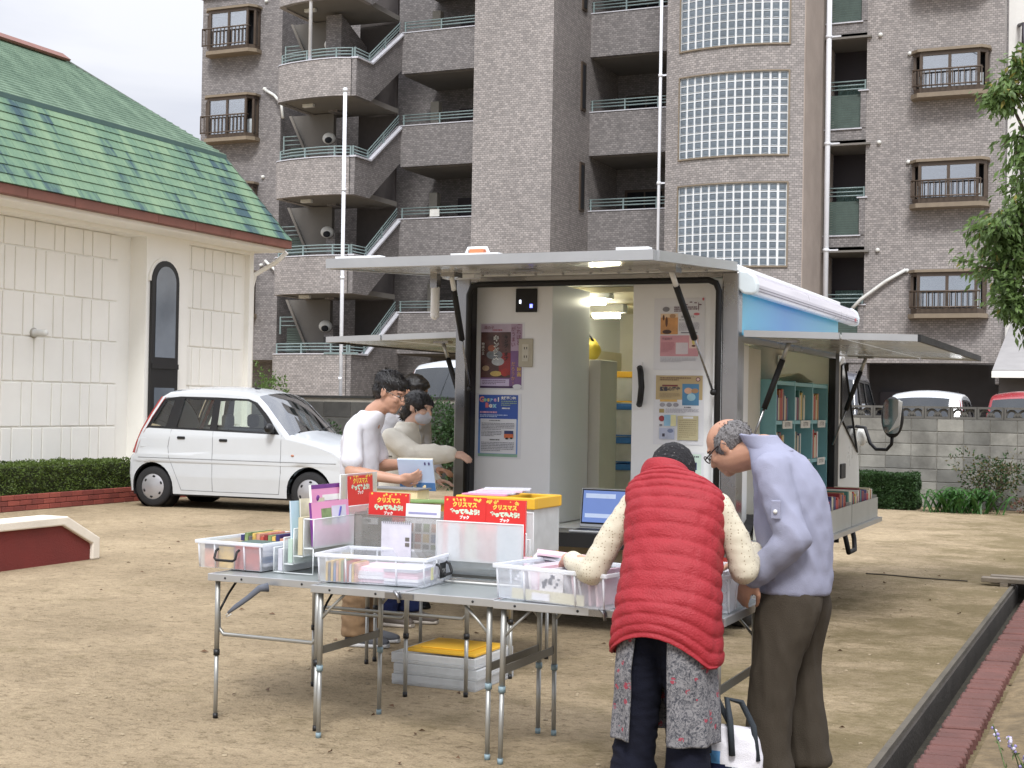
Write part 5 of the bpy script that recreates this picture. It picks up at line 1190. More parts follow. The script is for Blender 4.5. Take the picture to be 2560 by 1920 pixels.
# ---------------------------------------------------------------- woman in the red quilted vest
wx, wy = -1.70, 5.33
W_ = thing('person', 'person in red quilted vest and black knit cap, seen from behind, leaning over a box', 'person', (wx, wy, 0))
hipc, shc, hd = V3(-1.705, 5.30, .80), V3(-1.735, 5.50, 1.155), V3(-1.785, 5.655, 1.238)
X, Y, Z = V3(1, 0, 0), V3(0, 1, 0), V3(0, 0, 1)
hf = V3(-.12, .75, -.65)
b = MB(); head(b, hd, hf, (-.05, .6, .75), .96); b.cap(hd + V3(.01, -.05, -.03), shc + V3(0, .03, .02), .05, .055)
loft(b, [(hipc - Z * .06, X * .13, Y * .08), (hipc + Z * .05, X * .12, Y * .08), (hipc.lerp(shc, .5), X * .115, V3(0, .07, -.03)), (shc, X * .13, V3(0, .06, -.03))], 20, 4)
eL, hL, eR, hR = V3(-2.035, 5.44, .865), V3(-2.225, 5.60, .868), V3(-1.455, 5.53, .90), V3(-1.475, 5.82, .93)
sL, sR = V3(-1.885, 5.50, 1.12), V3(-1.545, 5.50, 1.12)
b.chain([shc - X * .1, sL, eL, hL], [.06, .05, .04, .027]); b.chain([shc + X * .1, sR, eR, hR], [.06, .05, .04, .027])
hand(b, hL, V3(-.35, .75, -.35), V3(-.3, .1, .9), .92, .9, -1); hand(b, hR, V3(-.1, .9, .1), V3(.5, 0, .8), .92, .8, 1)
for s in (-1, 1): b.chain([hipc + X * .085 * s, V3(-1.705 + .10 * s, 5.33, .42), V3(-1.705 + .105 * s, 5.32, .07)], [.085, .06, .045]); b.cap(V3(-1.705 + .105 * s, 5.30, .045), V3(-1.705 + .11 * s, 5.47, .03), .035, .03)
fuse('body', b, SK, W_, .007, 3)
M_VEST = cloth('vest_red', S(152, 42, 50), .55, .07, 6, .3, 130)
def quilt(t, a, p):
    s = t * .78; k = (s - (.012 + .030 * t) * (math.cos(a) ** 2) - .004 * math.sin(3 * a)) / .049
    ph = k % 1; puff = (math.sin(math.pi * ph)) ** .42
    return (.0085 + .003 * mnoise.noise(p * 5)) * puff - .003 + .010 * max(0, 1 - abs((a % 6.2832) - 4.712) / .7) + .0022 * mnoise.noise(Vector((a * 26, k * .7, 3))) + .005 * mnoise.noise(p * 16) + .003 * mnoise.noise(Vector((p.x * 55, p.y * 55, p.z * 30))) + (.002 if abs(a - 1.5 * math.pi) < .05 else 0)
v = MB(); A2 = lambda rx, ry, dz=-.02: (X * rx, V3(0, ry, dz))
vst = [(V3(-1.762, 5.535, 1.222), X * .120, V3(0, .085, -.06)), (V3(-1.752, 5.522, 1.196), X * .190, V3(0, .098, -.06)), (V3(-1.738, 5.500, 1.150), X * .226, V3(0, .115, -.06)), (V3(-1.73, 5.46, 1.07), X * .222, V3(0, .135, -.06)),
       (V3(-1.722, 5.42, .97), X * .214, V3(0, .145, -.05)), (V3(-1.715, 5.37, .86), X * .216, V3(0, .152, -.04)), (V3(-1.71, 5.33, .75), X * .226, V3(0, .160, -.02)), (V3(-1.71, 5.315, .63), X * .236, V3(0, .168, 0)), (V3(-1.71, 5.31, .535), X * .242, V3(0, .168, 0))]
vst = [(c + X * .022, a * .90, d * .95) for c, a, d in vst]
loft(v, vst, 96, 18, closed=False, power=2.5, disp=quilt)
# hem dips at the sides, rises at the back
v.v = [(p[0], p[1], p[2] + max(0, .80 - p[2]) * .42 * max(0, 1 - ((p[0] + 1.71) / .22) ** 2) * (1 if p[1] < 5.31 else .3)) for p in v.v]
ve = v.build('quilted_vest', M_VEST, W_, weld=.0002); sd_ = ve.modifiers.new('thick', 'SOLIDIFY'); sd_.thickness = .012; sd_.offset = -1
for e_ in ve.data.polygons: e_.use_smooth = True
col = MB(); loft(col, [(V3(-1.764, 5.54, 1.205), X * .118, V3(0, .090, -.06)), (V3(-1.774, 5.555, 1.232), X * .104, V3(0, .088, -.06)), (V3(-1.780, 5.565, 1.258), X * .098, V3(0, .084, -.06))], 40, 6, closed=False, disp=lambda t, a, p: .006 * math.sin(math.pi * t) + .004 * mnoise.noise(p * 22))
c_ = col.build('vest_collar', M_VEST, W_); c_.modifiers.new('thick', 'SOLIDIFY').thickness = .014
def dots(name, base, dot, sc, thr):
    t = NT(name); v_ = t.N('ShaderNodeTexCoord').outputs['Object']; vo = t.N('ShaderNodeTexVoronoi', {'Vector': v_, 'Scale': sc, 'Randomness': .35})
    m = t.N('ShaderNodeMath', {0: vo.outputs['Distance'], 1: thr}, operation='LESS_THAN'); mx_ = t.N('ShaderNodeMix', {0: m.outputs[0], 6: c4(base), 7: c4(dot)}, data_type='RGBA')
    n = t.N('ShaderNodeTexNoise', {'Vector': v_, 'Scale': 200}); bp = t.N('ShaderNodeBump', {'Height': n.outputs[0], 'Strength': .2, 'Distance': .005})
    b_ = t.N('ShaderNodeBsdfPrincipled', {'Base Color': mx_.outputs[2], 'Roughness': .75, 'Normal': bp.outputs[0]}); t.L(b_.outputs[0], t.out.inputs[0]); return t.m
sl = MB(); sl.chain([shc - X * .08, sL, sL.lerp(eL, .5) + V3(-.015, 0, 0), eL + V3(-.01, -.01, -.02), eL.lerp(hL, .55) + V3(0, 0, -.02), eL.lerp(hL, .80)], [.075, .062, .056, .055, .050, .040])
sl.chain([shc + X * .08, sR, sR.lerp(eR, .5) + V3(.02, 0, 0), eR + V3(.015, -.01, -.02), eR.lerp(hR, .55) + V3(0, 0, -.015), eR.lerp(hR, .9)], [.075, .062, .058, .056, .050, .040])
fuse('blouse', sl, dots('cream_blouse', S(200, 192, 172), S(150, 136, 114), 75, .22), W_, .009, 5, folds(.005, 14, 24, 2))
tr = MB()
for s in (-1, 1): loft(tr, [(hipc + V3(.06 * s, .01, -.02), X * .11, Y * .10), (hipc + V3(.075 * s, .01, -.12), X * .10, Y * .115), (V3(-1.705 + .095 * s, 5.33, .42), X * .083, Y * .10), (V3(-1.705 + .11 * s, 5.31, .16), X * .082, Y * .092), (V3(-1.705 + .112 * s, 5.32, .075), X * .094, Y * .108), (V3(-1.705 + .114 * s, 5.33, .035), X * .085, Y * .10)], 24, 5)
fuse('trousers', tr, cloth('navy_cloth', S(20, 22, 36), .9, .15), W_, .010, 4, folds(.009, 8, 30, 4))
def floral():
    t = NT('floral_print'); v_ = t.N('ShaderNodeTexCoord').outputs['Object']
    n1 = t.N('ShaderNodeTexNoise', {'Vector': v_, 'Scale': 62, 'Detail': 5, 'Roughness': .75, 'Distortion': 1.4}); r1 = t.N('ShaderNodeValToRGB', {0: n1.outputs[0]}, ); e = r1.color_ramp.elements
    e[0].position = .40; e[0].color = c4(S(56, 58, 66)); e[1].position = .58; e[1].color = c4(S(136, 134, 136))
    vo = t.N('ShaderNodeTexVoronoi', {'Vector': t.N('ShaderNodeVectorMath', {0: v_, 1: n1.outputs[1]}, operation='ADD').outputs[0], 'Scale': 15}); wv = t.N('ShaderNodeTexVoronoi', {'Vector': v_, 'Scale': 17, 'Randomness': .9})
    lt_ = t.N('ShaderNodeMath', {0: wv.outputs['Distance'], 1: .23}, operation='LESS_THAN'); n2 = t.N('ShaderNodeTexNoise', {'Vector': v_, 'Scale': 95, 'Detail': 2}); g2 = t.N('ShaderNodeMath', {0: n2.outputs[0], 1: .47}, operation='GREATER_THAN')
    an = t.N('ShaderNodeMath', {0: lt_.outputs[0], 1: g2.outputs[0]}, operation='MULTIPLY'); mx_ = t.N('ShaderNodeMix', {0: an.outputs[0], 6: r1.outputs[0], 7: c4(S(150, 62, 76))}, data_type='RGBA')
    b_ = t.N('ShaderNodeBsdfPrincipled', {'Base Color': mx_.outputs[2], 'Roughness': .9}); t.L(b_.outputs[0], t.out.inputs[0]); return t.m
sk = MB(); loft(sk, [(V3(-1.69, 5.315, .66), X * .180, Y * .14), (V3(-1.69, 5.315, .52), X * .193, Y * .150), (V3(-1.69, 5.32, .36), X * .200, Y * .15), (V3(-1.69, 5.32, .235), X * .205, Y * .155)], 60, 10, closed=False, power=2.6, a0=1.5 * math.pi + .17, a1=3.5 * math.pi - .38, disp=lambda t, a, p: .010 * t * math.sin(a * 9) + .006 * mnoise.noise(p * 9))
s_ = sk.build('floral_apron', floral(), W_); s_.modifiers.new('thick', 'SOLIDIFY').thickness = .006
def knit():
    t = NT('knit_cap'); v_ = t.N('ShaderNodeTexCoord').outputs['Object']; n = t.N('ShaderNodeTexNoise', {'Vector': v_, 'Scale': 85, 'Detail': 3}); m = t.N('ShaderNodeMapRange', {'Value': n.outputs[0], 'From Min': .64, 'From Max': .74})
    mx_ = t.N('ShaderNodeMix', {0: m.outputs[0], 6: c4(S(26, 25, 28)), 7: c4(S(128, 124, 122))}, data_type='RGBA'); bp = t.N('ShaderNodeBump', {'Height': n.outputs[0], 'Strength': .9, 'Distance': .012})
    b_ = t.N('ShaderNodeBsdfPrincipled', {'Base Color': mx_.outputs[2], 'Roughness': .95, 'Normal': bp.outputs[0]}); t.L(b_.outputs[0], t.out.inputs[0]); return t.m
f, l, u, M = hframe(hf, (-.05, .6, .75))
cp = MB().ell(hd + u * .03 - f * .012, (.112, .094, .102), 22, 16, M=M); cp.ell(hd + u * .0 - f * .035, (.092, .090, .07), 18, 12, M=M)
fuse('knit_cap', cp, knit(), W_, .008, 3, lambda p, n: .003 * mnoise.noise(p * 60))
for s in (-1, 1): shoe(W_, (-1.705 + .112 * s, 5.36, 0), (.1 * s, 1, 0), cloth('shoe_black', S(24, 24, 28), .7), M_RUB, .24)

# ---------------------------------------------------------------- elderly man in the pale lilac shirt
O_ = thing('person', 'balding person in pale lilac shirt and olive trousers, standing head bowed beside the table', 'person', (-1.30, 5.88, 0))
of = V3(-.99, .06, 0).normalized(); ol = V3(-of.y, of.x, 0)      # facing and his left
P = lambda a, b_, z, c=(-1.355, 5.90): V3(c[0], c[1], 0) + of * a + ol * b_ + Z * z
ohd = V3(-1.632, 5.97, 1.352); ohf = V3(-.80, .06, -.60); ohu = V3(-.52, .06, .82)
hip, chest, neck = P(0, 0, .82), P(.02, 0, 1.16), P(.11, 0, 1.345)
b = MB(); head(b, ohd, ohf, ohu, 1.0, 1.05); b.chain([ohd - V3(-.035, .02, .05), neck + V3(.0, 0, 0)], [.062, .068])
loft(b, [(hip - Z * .08, ol * .12, of * .09), (hip + Z * .1, ol * .12, of * .08), (chest, ol * .12, of * .08), (neck - Z * .04, ol * .07, of * .06)], 20, 4)
sl_, sr_ = P(.03, .150, 1.265), P(.03, -.150, 1.265)
el_, hl_ = P(-.08, .215, 1.0), P(.085, .19, .83); er_, hr_ = P(.05, -.22, .96), P(.24, -.15, .84)
b.chain([chest + Z * .06, sl_, el_, hl_], [.07, .055, .043, .029]); b.chain([chest + Z * .06, sr_, er_, hr_], [.07, .055, .043, .029])
hand(b, hl_, of * .5 - Z * .8, ol * .9 + of * .2, 1.0, .7, 1); hand(b, hr_, of * .9 - Z * .2, -ol * .3 + Z * .8, 1.0, .8, 1)
for s in (-1, 1): b.chain([hip + ol * .06 * s - of * .02 - Z * .06, P(.01 + .02 * s, .09 * s, .46), P(-.01 + .05 * s, .105 * s, .08)], [.075, .055, .04]); b.cap(P(.0 + .05 * s, .105 * s, .045), P(.15 + .05 * s, .11 * s, .03), .036, .03)
fuse('body', b, SK2, O_, .007, 3)
eyes(O_, ohd, ohf, ohu)
f, l, u, M = hframe(ohf, ohu)
hr = MB(); hr.ell(ohd - f * .030 + u * .018, (.092, .084, .082), 20, 14, M=M)
for s in (1, -1): hr.ell(ohd - f * .02 + l * .050 * s + u * .012, (.066, .034, .058), 16, 12, M=M)
hr.ell(ohd - f * .07 - u * .035, (.040, .058, .052), 16, 12, M=M)
ho = fuse('hair', hr, M_HAIRG, O_, .007, 3, lambda p, n: .0035 * mnoise.noise(p * 70))
tufts(ho, O_, M_HAIRG, 1100, .014, -f * .5 - u, 1)
g_ = MB()
for s in (1, -1):
    gc = ohd + f * .104 + l * .032 * s + u * .004
    g_.tube([gc + l * (.024 * math.cos(t)) + u * (.017 * math.sin(t)) for t in [2 * math.pi * i / 14 for i in range(15)]], .0028, 5); g_.tube([gc + l * .024 * s, ohd + f * .03 + l * .079 * s + u * .014, ohd - f * .02 + l * .082 * s + u * .014], .0032, 5)
g_.build('glasses', mat('glasses_brown', S(46, 30, 28), .4), O_)
M_SH1 = cloth('shirt_lilac', S(144, 146, 166), .8, .05, 4, .22, 260)
sh = MB(); loft(sh, [(P(-.03, 0, .76), ol * .160, of * .150), (P(-.03, 0, .90), ol * .160, of * .155), (P(-.02, 0, 1.05), ol * .165, of * .155), (P(.0, 0, 1.19), ol * .165, of * .145), (P(.035, 0, 1.29), ol * .140, of * .120), (P(.085, 0, 1.355), ol * .085, of * .09), (P(.11, 0, 1.378), ol * .07, of * .075)], 28, 5)
sh.chain([P(.02, .08, 1.26), sl_, sl_.lerp(el_, .5), el_ - of * .01, el_.lerp(hl_, .6), el_.lerp(hl_, .88)], [.075, .074, .072, .068, .058, .054]); sh.chain([P(.02, -.08, 1.26), sr_, er_, er_.lerp(hr_, .85)], [.075, .074, .064, .05])
fuse('shirt', sh, M_SH1, O_, .009, 4, folds(.009, 10, 12, 6))
cf = MB(); cf.cap(el_.lerp(hl_, .84), el_.lerp(hl_, .97), .052, .050); fuse('cuff', cf, M_SH1, O_, .007, 2, folds(.004, 20, 30, 1))
cl = MB(); loft(cl, [(P(.075, 0, 1.345), ol * .090, of * .095), (P(.110, 0, 1.374), ol * .080, of * .086), (P(.135, 0, 1.408), ol * .076, of * .080)], 30, 4, closed=False); co = cl.build('collar', M_SH1, O_); co.modifiers.new('t', 'SOLIDIFY').thickness = .01
tabp = sl_.lerp(el_, .55) + ol * .083
tb = MB().box(-.02, -.004, -.04, .02, .004, .035, M=Matrix.Translation(tabp + ol * .008) @ Matrix((of, ol, Z)).transposed().to_4x4()).build('sleeve_tab', M_SH1, O_, bevel=.004)
MB().ell(tabp + ol * .014 - Z * .01, .009, 10, 6).build('button', M_LAMPW, tb)
pt_ = MB()
for s in (-1, 1): loft(pt_, [(P(-.03, .05 * s, .83), ol * .085, of * .105), (P(-.03, .065 * s, .70), ol * .102, of * .135), (P(.0 + .02 * s, .098 * s, .45), ol * .090, of * .098), (P(-.01 + .05 * s, .105 * s, .16), ol * .084, of * .090), (P(-.015 + .05 * s, .107 * s, .055), ol * .088, of * .105), (P(-.01 + .05 * s, .107 * s, .025), ol * .082, of * .10)], 24, 5)
fuse('trousers', pt_, cloth('olive_cloth', S(64, 57, 48), .85, .08), O_, .010, 4, folds(.009, 19, 7, 9))
for s in (-1, 1): shoe(O_, P(.03 + .05 * s, .107 * s, 0), of + ol * .15 * s, cloth('shoe_brown', S(58, 44, 40), .5), M_RUB, .27)

# ---------------------------------------------------------------- man in the white T-shirt with a book
T_ = thing('person', 'dark-haired person in white T-shirt and glasses, holding an open pale book', 'person', (-4.47, 7.80, 0))
tf = V3(.97, .16, 0).normalized(); tl = V3(-tf.y, tf.x, 0)
P = lambda a, b_, z, c=(-4.47, 7.80): V3(c[0], c[1], 0) + tf * a + tl * b_ + Z * z
thd = P(.155, 0, 1.575); thf = tf * .90 - Z * .36 - tl * .12; thu = Z * .92 + tf * .40
hip, chest, neck = P(-.02, 0, .88), P(-.03, 0, 1.24), P(.045, 0, 1.45)
b = MB(); head(b, thd, thf, thu, 1.04, 1.0); b.chain([thd - tf * .04 - Z * .07, neck, chest + Z * .1], [.056, .058, .045])
loft(b, [(hip - Z * .08, tl * .12, tf * .08), (hip + Z * .1, tl * .12, tf * .08), (chest, tl * .13, tf * .08), (neck - Z * .06, tl * .08, tf * .06)], 20, 4)
sR_, sL_ = P(-.03, -.152, 1.340), P(-.03, .152, 1.340); eR_, hR_ = P(-.005, -.225, 1.085), P(.275, -.15, 1.045); eL_, hL_ = P(.03, .22, 1.11), P(.27, .045, 1.135)
b.chain([chest + Z * .07, sR_, eR_, hR_], [.07, .054, .044, .029]); b.chain([chest + Z * .07, sL_, eL_, hL_], [.07, .054, .044, .029])
hand(b, hR_, tf * .95 + Z * .12 + tl * .15, -tl * .8 - Z * .5, 1.05, .75, -1); hand(b, hL_, tf * .9 - tl * .2, Z * .8 + tl * .5, 1.0, .6, -1)
for s in (-1, 1): b.chain([hip + tl * .09 * s, P(.0, .10 * s, .48), P(-.02, .10 * s, .08)], [.09, .06, .045]); b.cap(P(0, .1 * s, .045), P(.14, .105 * s, .03), .036, .03)
fuse('body', b, SK, T_, .007, 3)
eyes(T_, thd, thf, thu, 1.04)
f, l, u, M = hframe(thf, thu)
hr = MB(); hr.ell(thd - f * .022 + u * .060, (.110, .090, .084), 22, 14, M=M); hr.ell(thd - f * .055 + u * .0, (.066, .080, .072), 18, 12, M=M)
hr.ell(thd + f * .045 + u * .082, (.058, .066, .040), 16, 10, M=M)
for s in (1, -1): hr.ell(thd - f * .015 + l * .066 * s + u * .035, (.055, .022, .045), 14, 10, M=M)
ho = fuse('hair', hr, M_HAIRK, T_, .007, 2, lambda p, n: .005 * mnoise.noise(p * 26) + .002 * mnoise.noise(p * 80))
tufts(ho, T_, M_HAIRK, 600, .030, f * .5 - u * .4, 2)
g_ = MB()
for s in (1, -1):
    gc = thd + f * .112 + l * .034 * s + u * .004
    g_.tube([gc + l * (.027 * math.cos(t)) + u * (.018 * math.sin(t)) for t in [2 * math.pi * i / 14 for i in range(15)]], .002, 5); g_.tube([gc + l * .027 * s, thd + f * .03 + l * .082 * s + u * .012, thd - f * .015 + l * .084 * s + u * .012], .0022, 5)
g_.tube([thd + f * .114 + l * .008, thd + f * .114 - l * .008], .002, 5); g_.build('glasses', mat('glasses_wire', S(120, 116, 112), .3, metal=.8), T_)
sh = MB(); loft(sh, [(P(-.04, 0, .74), tl * .155, tf * .118), (P(-.04, 0, .95), tl * .15, tf * .114), (P(-.04, 0, 1.15), tl * .152, tf * .116), (P(-.035, 0, 1.30), tl * .155, tf * .110), (P(.005, 0, 1.40), tl * .125, tf * .105), (P(.035, 0, 1.445), tl * .088, tf * .086), (P(.04, 0, 1.462), tl * .074, tf * .076)], 28, 5)
sh.chain([P(-.02, -.06, 1.385), sR_, sR_.lerp(eR_, .45), sR_.lerp(eR_, .72)], [.06, .058, .062, .068]); sh.chain([P(-.02, .06, 1.385), sL_, sL_.lerp(eL_, .7)], [.06, .058, .066])
fuse('t_shirt', sh, cloth('tshirt_white', S(216, 216, 224), .85, .03, 4, .15, 240), T_, .009, 4, folds(.006, 9, 13, 12))
pt_ = MB()
for s in (-1, 1): loft(pt_, [(hip + tl * .07 * s, tl * .115, tf * .125), (P(-.02, .085 * s, .76), tl * .11, tf * .12), (P(.0, .10 * s, .47), tl * .088, tf * .094), (P(-.015, .10 * s, .13), tl * .075, tf * .082), (P(-.015, .10 * s, .07), tl * .078, tf * .088)], 22, 5)
fuse('trousers', pt_, mat('tan_trousers', S(122, 98, 72), .9, var=.35, vs=9, bump=.2, bs=200), T_, .010, 4, folds(.010, 8, 22, 3))
for s in (-1, 1): shoe(T_, P(.0, .10 * s, 0), tf, cloth('shoe_grey', S(86, 88, 94), .7), mat('sole_white', S(186, 186, 186), .6), .28)
bkf = thing('picture_book', 'pale blue open picture book held by the person in the white T-shirt', 'book', P(.37, -.03, 1.0))
br_, bu_ = (tf * .95 + tl * .18).normalized(), (Z * .92 + tf * .0 - tl * .38).normalized(); bo = P(.355, -.075, 1.055)
Mb = frame(bo, br_, bu_)
MB().box(-.10, -.085, -.006, .12, .125, .006, M=Mb).build('cover', mat('book_paleblue', S(190, 206, 232), .5, var=.03), bkf, bevel=.002)
MB().box(-.10, -.085, .0065, .12, -.03, .0085, M=Mb).build('cover_band', mat('book_bluebar', S(74, 116, 168), .5, var=.2, vs=20), bkf)
pr_ = MB(); 
for cx_ in (.07, .095): pr_.box(cx_ - .005, .09, .0065, cx_ + .005, .108, .008, M=Mb)
pr_.build('cover_figures', mat('ink_violet', S(80, 70, 120), .6), bkf)
for s_, nm in ((-.03, 'M'), (.03, 'A')): MB().ell(Mb @ V3(s_ + .02, -.055, .008), (.014, .004, .016), 10, 6).build('cover_picture', mat('pic_cream', S(216, 196, 150), .6), bkf)
MB().box(-.098, -.083, -.030, .118, .120, -.0065, M=Mb).build('pages', M_PAGE, bkf)

# ---------------------------------------------------------------- woman in cream jacket with a mask
C_ = thing('person', 'person in cream jacket and grey face mask reaching towards the truck', 'person', (-4.66, 8.62, 0))
cf_ = V3(.97, .12, 0).normalized(); cl_ = V3(-cf_.y, cf_.x, 0)
P = lambda a, b_, z, c=(-4.66, 8.60): V3(c[0], c[1], 0) + cf_ * a + cl_ * b_ + Z * z
chd = P(.135, 0, 1.478); chf = cf_ * .95 - Z * .2 - cl_ * .28; chu = Z * .95 + cf_ * .28
hip, chest, neck = P(0, 0, .84), P(-.01, 0, 1.15), P(.05, 0, 1.315)
b = MB(); head(b, chd, chf, chu, .97, .92); b.chain([chd - cf_ * .04 - Z * .07, neck, chest + Z * .08], [.048, .050, .05])
loft(b, [(hip - Z * .08, cl_ * .12, cf_ * .08), (hip + Z * .1, cl_ * .11, cf_ * .07), (chest, cl_ * .12, cf_ * .07), (neck - Z * .05, cl_ * .07, cf_ * .055)], 20, 4)
sR_, eR_, hR_ = P(.0, -.155, 1.275), P(.19, -.20, 1.17), P(.43, -.13, 1.18); sL_, eL_, hL_ = P(0, .155, 1.275), P(.02, .20, 1.0), P(.22, .12, .98)
b.chain([chest + Z * .06, sR_, eR_, hR_], [.06, .05, .04, .026]); b.chain([chest + Z * .06, sL_, eL_, hL_], [.06, .05, .04, .026])
hand(b, hR_, cf_ * .95 - Z * .2, Z * .8 - cl_ * .5, .9, .5, 1); hand(b, hL_, cf_, Z, .9, .5, -1)
for s in (-1, 1): b.chain([hip + cl_ * .08 * s, P(.0, .09 * s, .45), P(-.02 + .05 * s, .09 * s, .08)], [.085, .058, .043]); b.cap(P(.0 + .05 * s, .09 * s, .045), P(.13 + .05 * s, .095 * s, .03), .034, .028)
fuse('body', b, SK3, C_, .007, 3)
eyes(C_, chd, chf, chu, .97)
f, l, u, M = hframe(chf, chu)
hr = MB(); hr.ell(chd - f * .022 + u * .036, (.106, .088, .088), 22, 14, M=M); hr.ell(chd - f * .070 - u * .03, (.062, .070, .075), 18, 12, M=M); hr.ell(chd - f * .105 - u * .062, (.040, .046, .048), 14, 10, M=M)
for s in (1, -1): hr.ell(chd + f * .012 + l * .062 * s + u * .038, (.06, .024, .046), 14, 10, M=M)
ho = fuse('hair', hr, M_HAIRK, C_, .007, 3, lambda p, n: .003 * mnoise.noise(p * 45))
tufts(ho, C_, M_HAIRK, 500, .028, -f - u * .3, 3)
mk = MB().ell(chd + f * .046 - u * .052, (.060, .060, .050), 20, 14, M=M); mk.ell(chd + f * .066 - u * .034, (.042, .036, .040), 16, 12, M=M); mk.cap(chd + f * .088 - u * .022, chd + f * .105 - u * .040, .014, .016, 10)
mko = fuse('face_mask', mk, cloth('mask_grey', S(186, 186, 192), .9, .03), C_, .006, 4)
for s in (1, -1): MB().tube([chd + f * .045 + l * .060 * s - u * .03, chd + f * .01 + l * .076 * s + u * .01, chd - f * .018 + l * .082 * s + u * .005], .0018, 4).build('mask_strap', M_LAMPW, mko)
sh = MB(); loft(sh, [(P(-.01, 0, .74), cl_ * .20, cf_ * .155), (P(-.01, 0, .90), cl_ * .195, cf_ * .15), (P(-.01, 0, 1.06), cl_ * .19, cf_ * .145), (P(.0, 0, 1.20), cl_ * .178, cf_ * .128), (P(.02, 0, 1.30), cl_ * .145, cf_ * .10), (P(.045, 0, 1.355), cl_ * .08, cf_ * .08), (P(.06, 0, 1.385), cl_ * .072, cf_ * .074)], 28, 5)
sh.chain([P(.01, -.08, 1.275), sR_, eR_, eR_.lerp(hR_, .5), eR_.lerp(hR_, .9)], [.07, .07, .068, .07, .055]); sh.chain([P(.01, .08, 1.275), sL_, eL_, eL_.lerp(hL_, .9)], [.08, .09, .08, .055])
fuse('jacket', sh, cloth('jacket_cream', S(222, 217, 204), .9, .04), C_, .009, 4, folds(.008, 10, 13, 5))
MB().tube([P(-.095, -.155, 1.16), P(-.02, -.200, 1.155), P(.02, -.198, 1.155)], .004, 5).build('jacket_seam', mat('seam_dark', S(70, 68, 64), .8), C_)
pt_ = MB()
for s in (-1, 1): loft(pt_, [(hip + cl_ * .06 * s, cl_ * .11, cf_ * .125), (P(.0, .08 * s, .70), cl_ * .105, cf_ * .115), (P(.0, .09 * s, .45), cl_ * .09, cf_ * .095), (P(-.015 + .05 * s, .09 * s, .14), cl_ * .09, cf_ * .098), (P(-.015 + .05 * s, .09 * s, .09), cl_ * .088, cf_ * .1)], 22, 5)
fuse('jeans', pt_, cloth('denim_navy', S(30, 40, 78), .85, .12), C_, .010, 4, folds(.009, 8, 24, 8))
for s in (-1, 1): shoe(C_, P(.02 + .05 * s, .09 * s, 0), cf_ + cl_ * .1 * s, cloth('shoe_taupe', S(96, 88, 82), .6), mat('sole_pale', S(176, 168, 158), .6), .26)

# ---------------------------------------------------------------- person mostly hidden behind them
B_ = thing('person', 'person in pale grey shirt almost hidden behind the masked person', 'person', (-5.02, 9.3, 0))
bf = V3(.93, -.30, 0).normalized(); bl = V3(-bf.y, bf.x, 0)
P = lambda a, b_, z, c=(-5.02, 9.30): V3(c[0], c[1], 0) + bf * a + bl * b_ + Z * z
bhd = P(.13, 0, 1.60); bhf = bf * .9 - Z * .35; bhu = Z * .93 + bf * .35
b = MB(); head(b, bhd, bhf, bhu, 1.0); b.chain([bhd - bf * .04 - Z * .07, P(.04, 0, 1.43), P(0, 0, 1.33)], [.055, .06, .07])
loft(b, [(P(0, 0, .84), bl * .14, bf * .10), (P(0, 0, 1.05), bl * .14, bf * .10), (P(-.01, 0, 1.27), bl * .16, bf * .10), (P(.03, 0, 1.40), bl * .10, bf * .075)], 20, 4)
for s in (-1, 1):
    b.chain([P(0, .1 * s, 1.33), P(0, .17 * s, 1.36), P(.0, .22 * s, 1.08), P(.22, .16 * s, 1.02)], [.065, .054, .043, .028]); hand(b, P(.22, .16 * s, 1.02), bf, Z, 1.0, .6, -s)
    b.chain([P(0, .09 * s, .86), P(0, .1 * s, .47), P(-.02, .1 * s, .08)], [.09, .06, .045]); b.cap(P(0, .1 * s, .045), P(.14, .105 * s, .03), .036, .03)
fuse('body', b, SK2, B_, .009, 3)
f, l, u, M = hframe(bhf, bhu); hr = MB(); hr.ell(bhd - f * .02 + u * .045, (.106, .088, .082), 20, 12, M=M); hr.ell(bhd - f * .06, (.06, .078, .07), 16, 10, M=M); hr.ell(bhd + f * .05 + u * .072, (.05, .06, .035), 14, 10, M=M)
fuse('hair', hr, M_HAIRK, B_, .009, 2, lambda p, n: .008 * mnoise.noise(p * 35)); eyes(B_, bhd, bhf, bhu)
sh = MB(); loft(sh, [(P(-.01, 0, .82), bl * .18, bf * .14), (P(-.01, 0, 1.05), bl * .18, bf * .14), (P(-.01, 0, 1.27), bl * .19, bf * .128), (P(.01, 0, 1.37), bl * .155, bf * .1), (P(.03, 0, 1.42), bl * .085, bf * .08)], 24, 5)
for s in (-1, 1): sh.chain([P(0, .1 * s, 1.34), P(0, .17 * s, 1.36), P(0, .22 * s, 1.08), P(.18, .17 * s, 1.03)], [.08, .085, .07, .052])
fuse('shirt', sh, cloth('shirt_grey', S(166, 166, 172), .85, .05), B_, .010, 4, folds(.012, 8, 16, 20))
pt_ = MB()
for s in (-1, 1): loft(pt_, [(P(0, .07 * s, .88), bl * .11, bf * .12), (P(0, .09 * s, .7), bl * .105, bf * .115), (P(0, .1 * s, .45), bl * .088, bf * .094), (P(-.015, .1 * s, .08), bl * .08, bf * .09)], 20, 4)
fuse('trousers', pt_, cloth('slate_cloth', S(70, 72, 78), .85, .1), B_, .011, 4, folds(.01, 8, 22, 1))
for s in (-1, 1): shoe(B_, P(0, .1 * s, 0), bf, cloth('shoe_black', S(24, 24, 28), .7), M_RUB, .27)
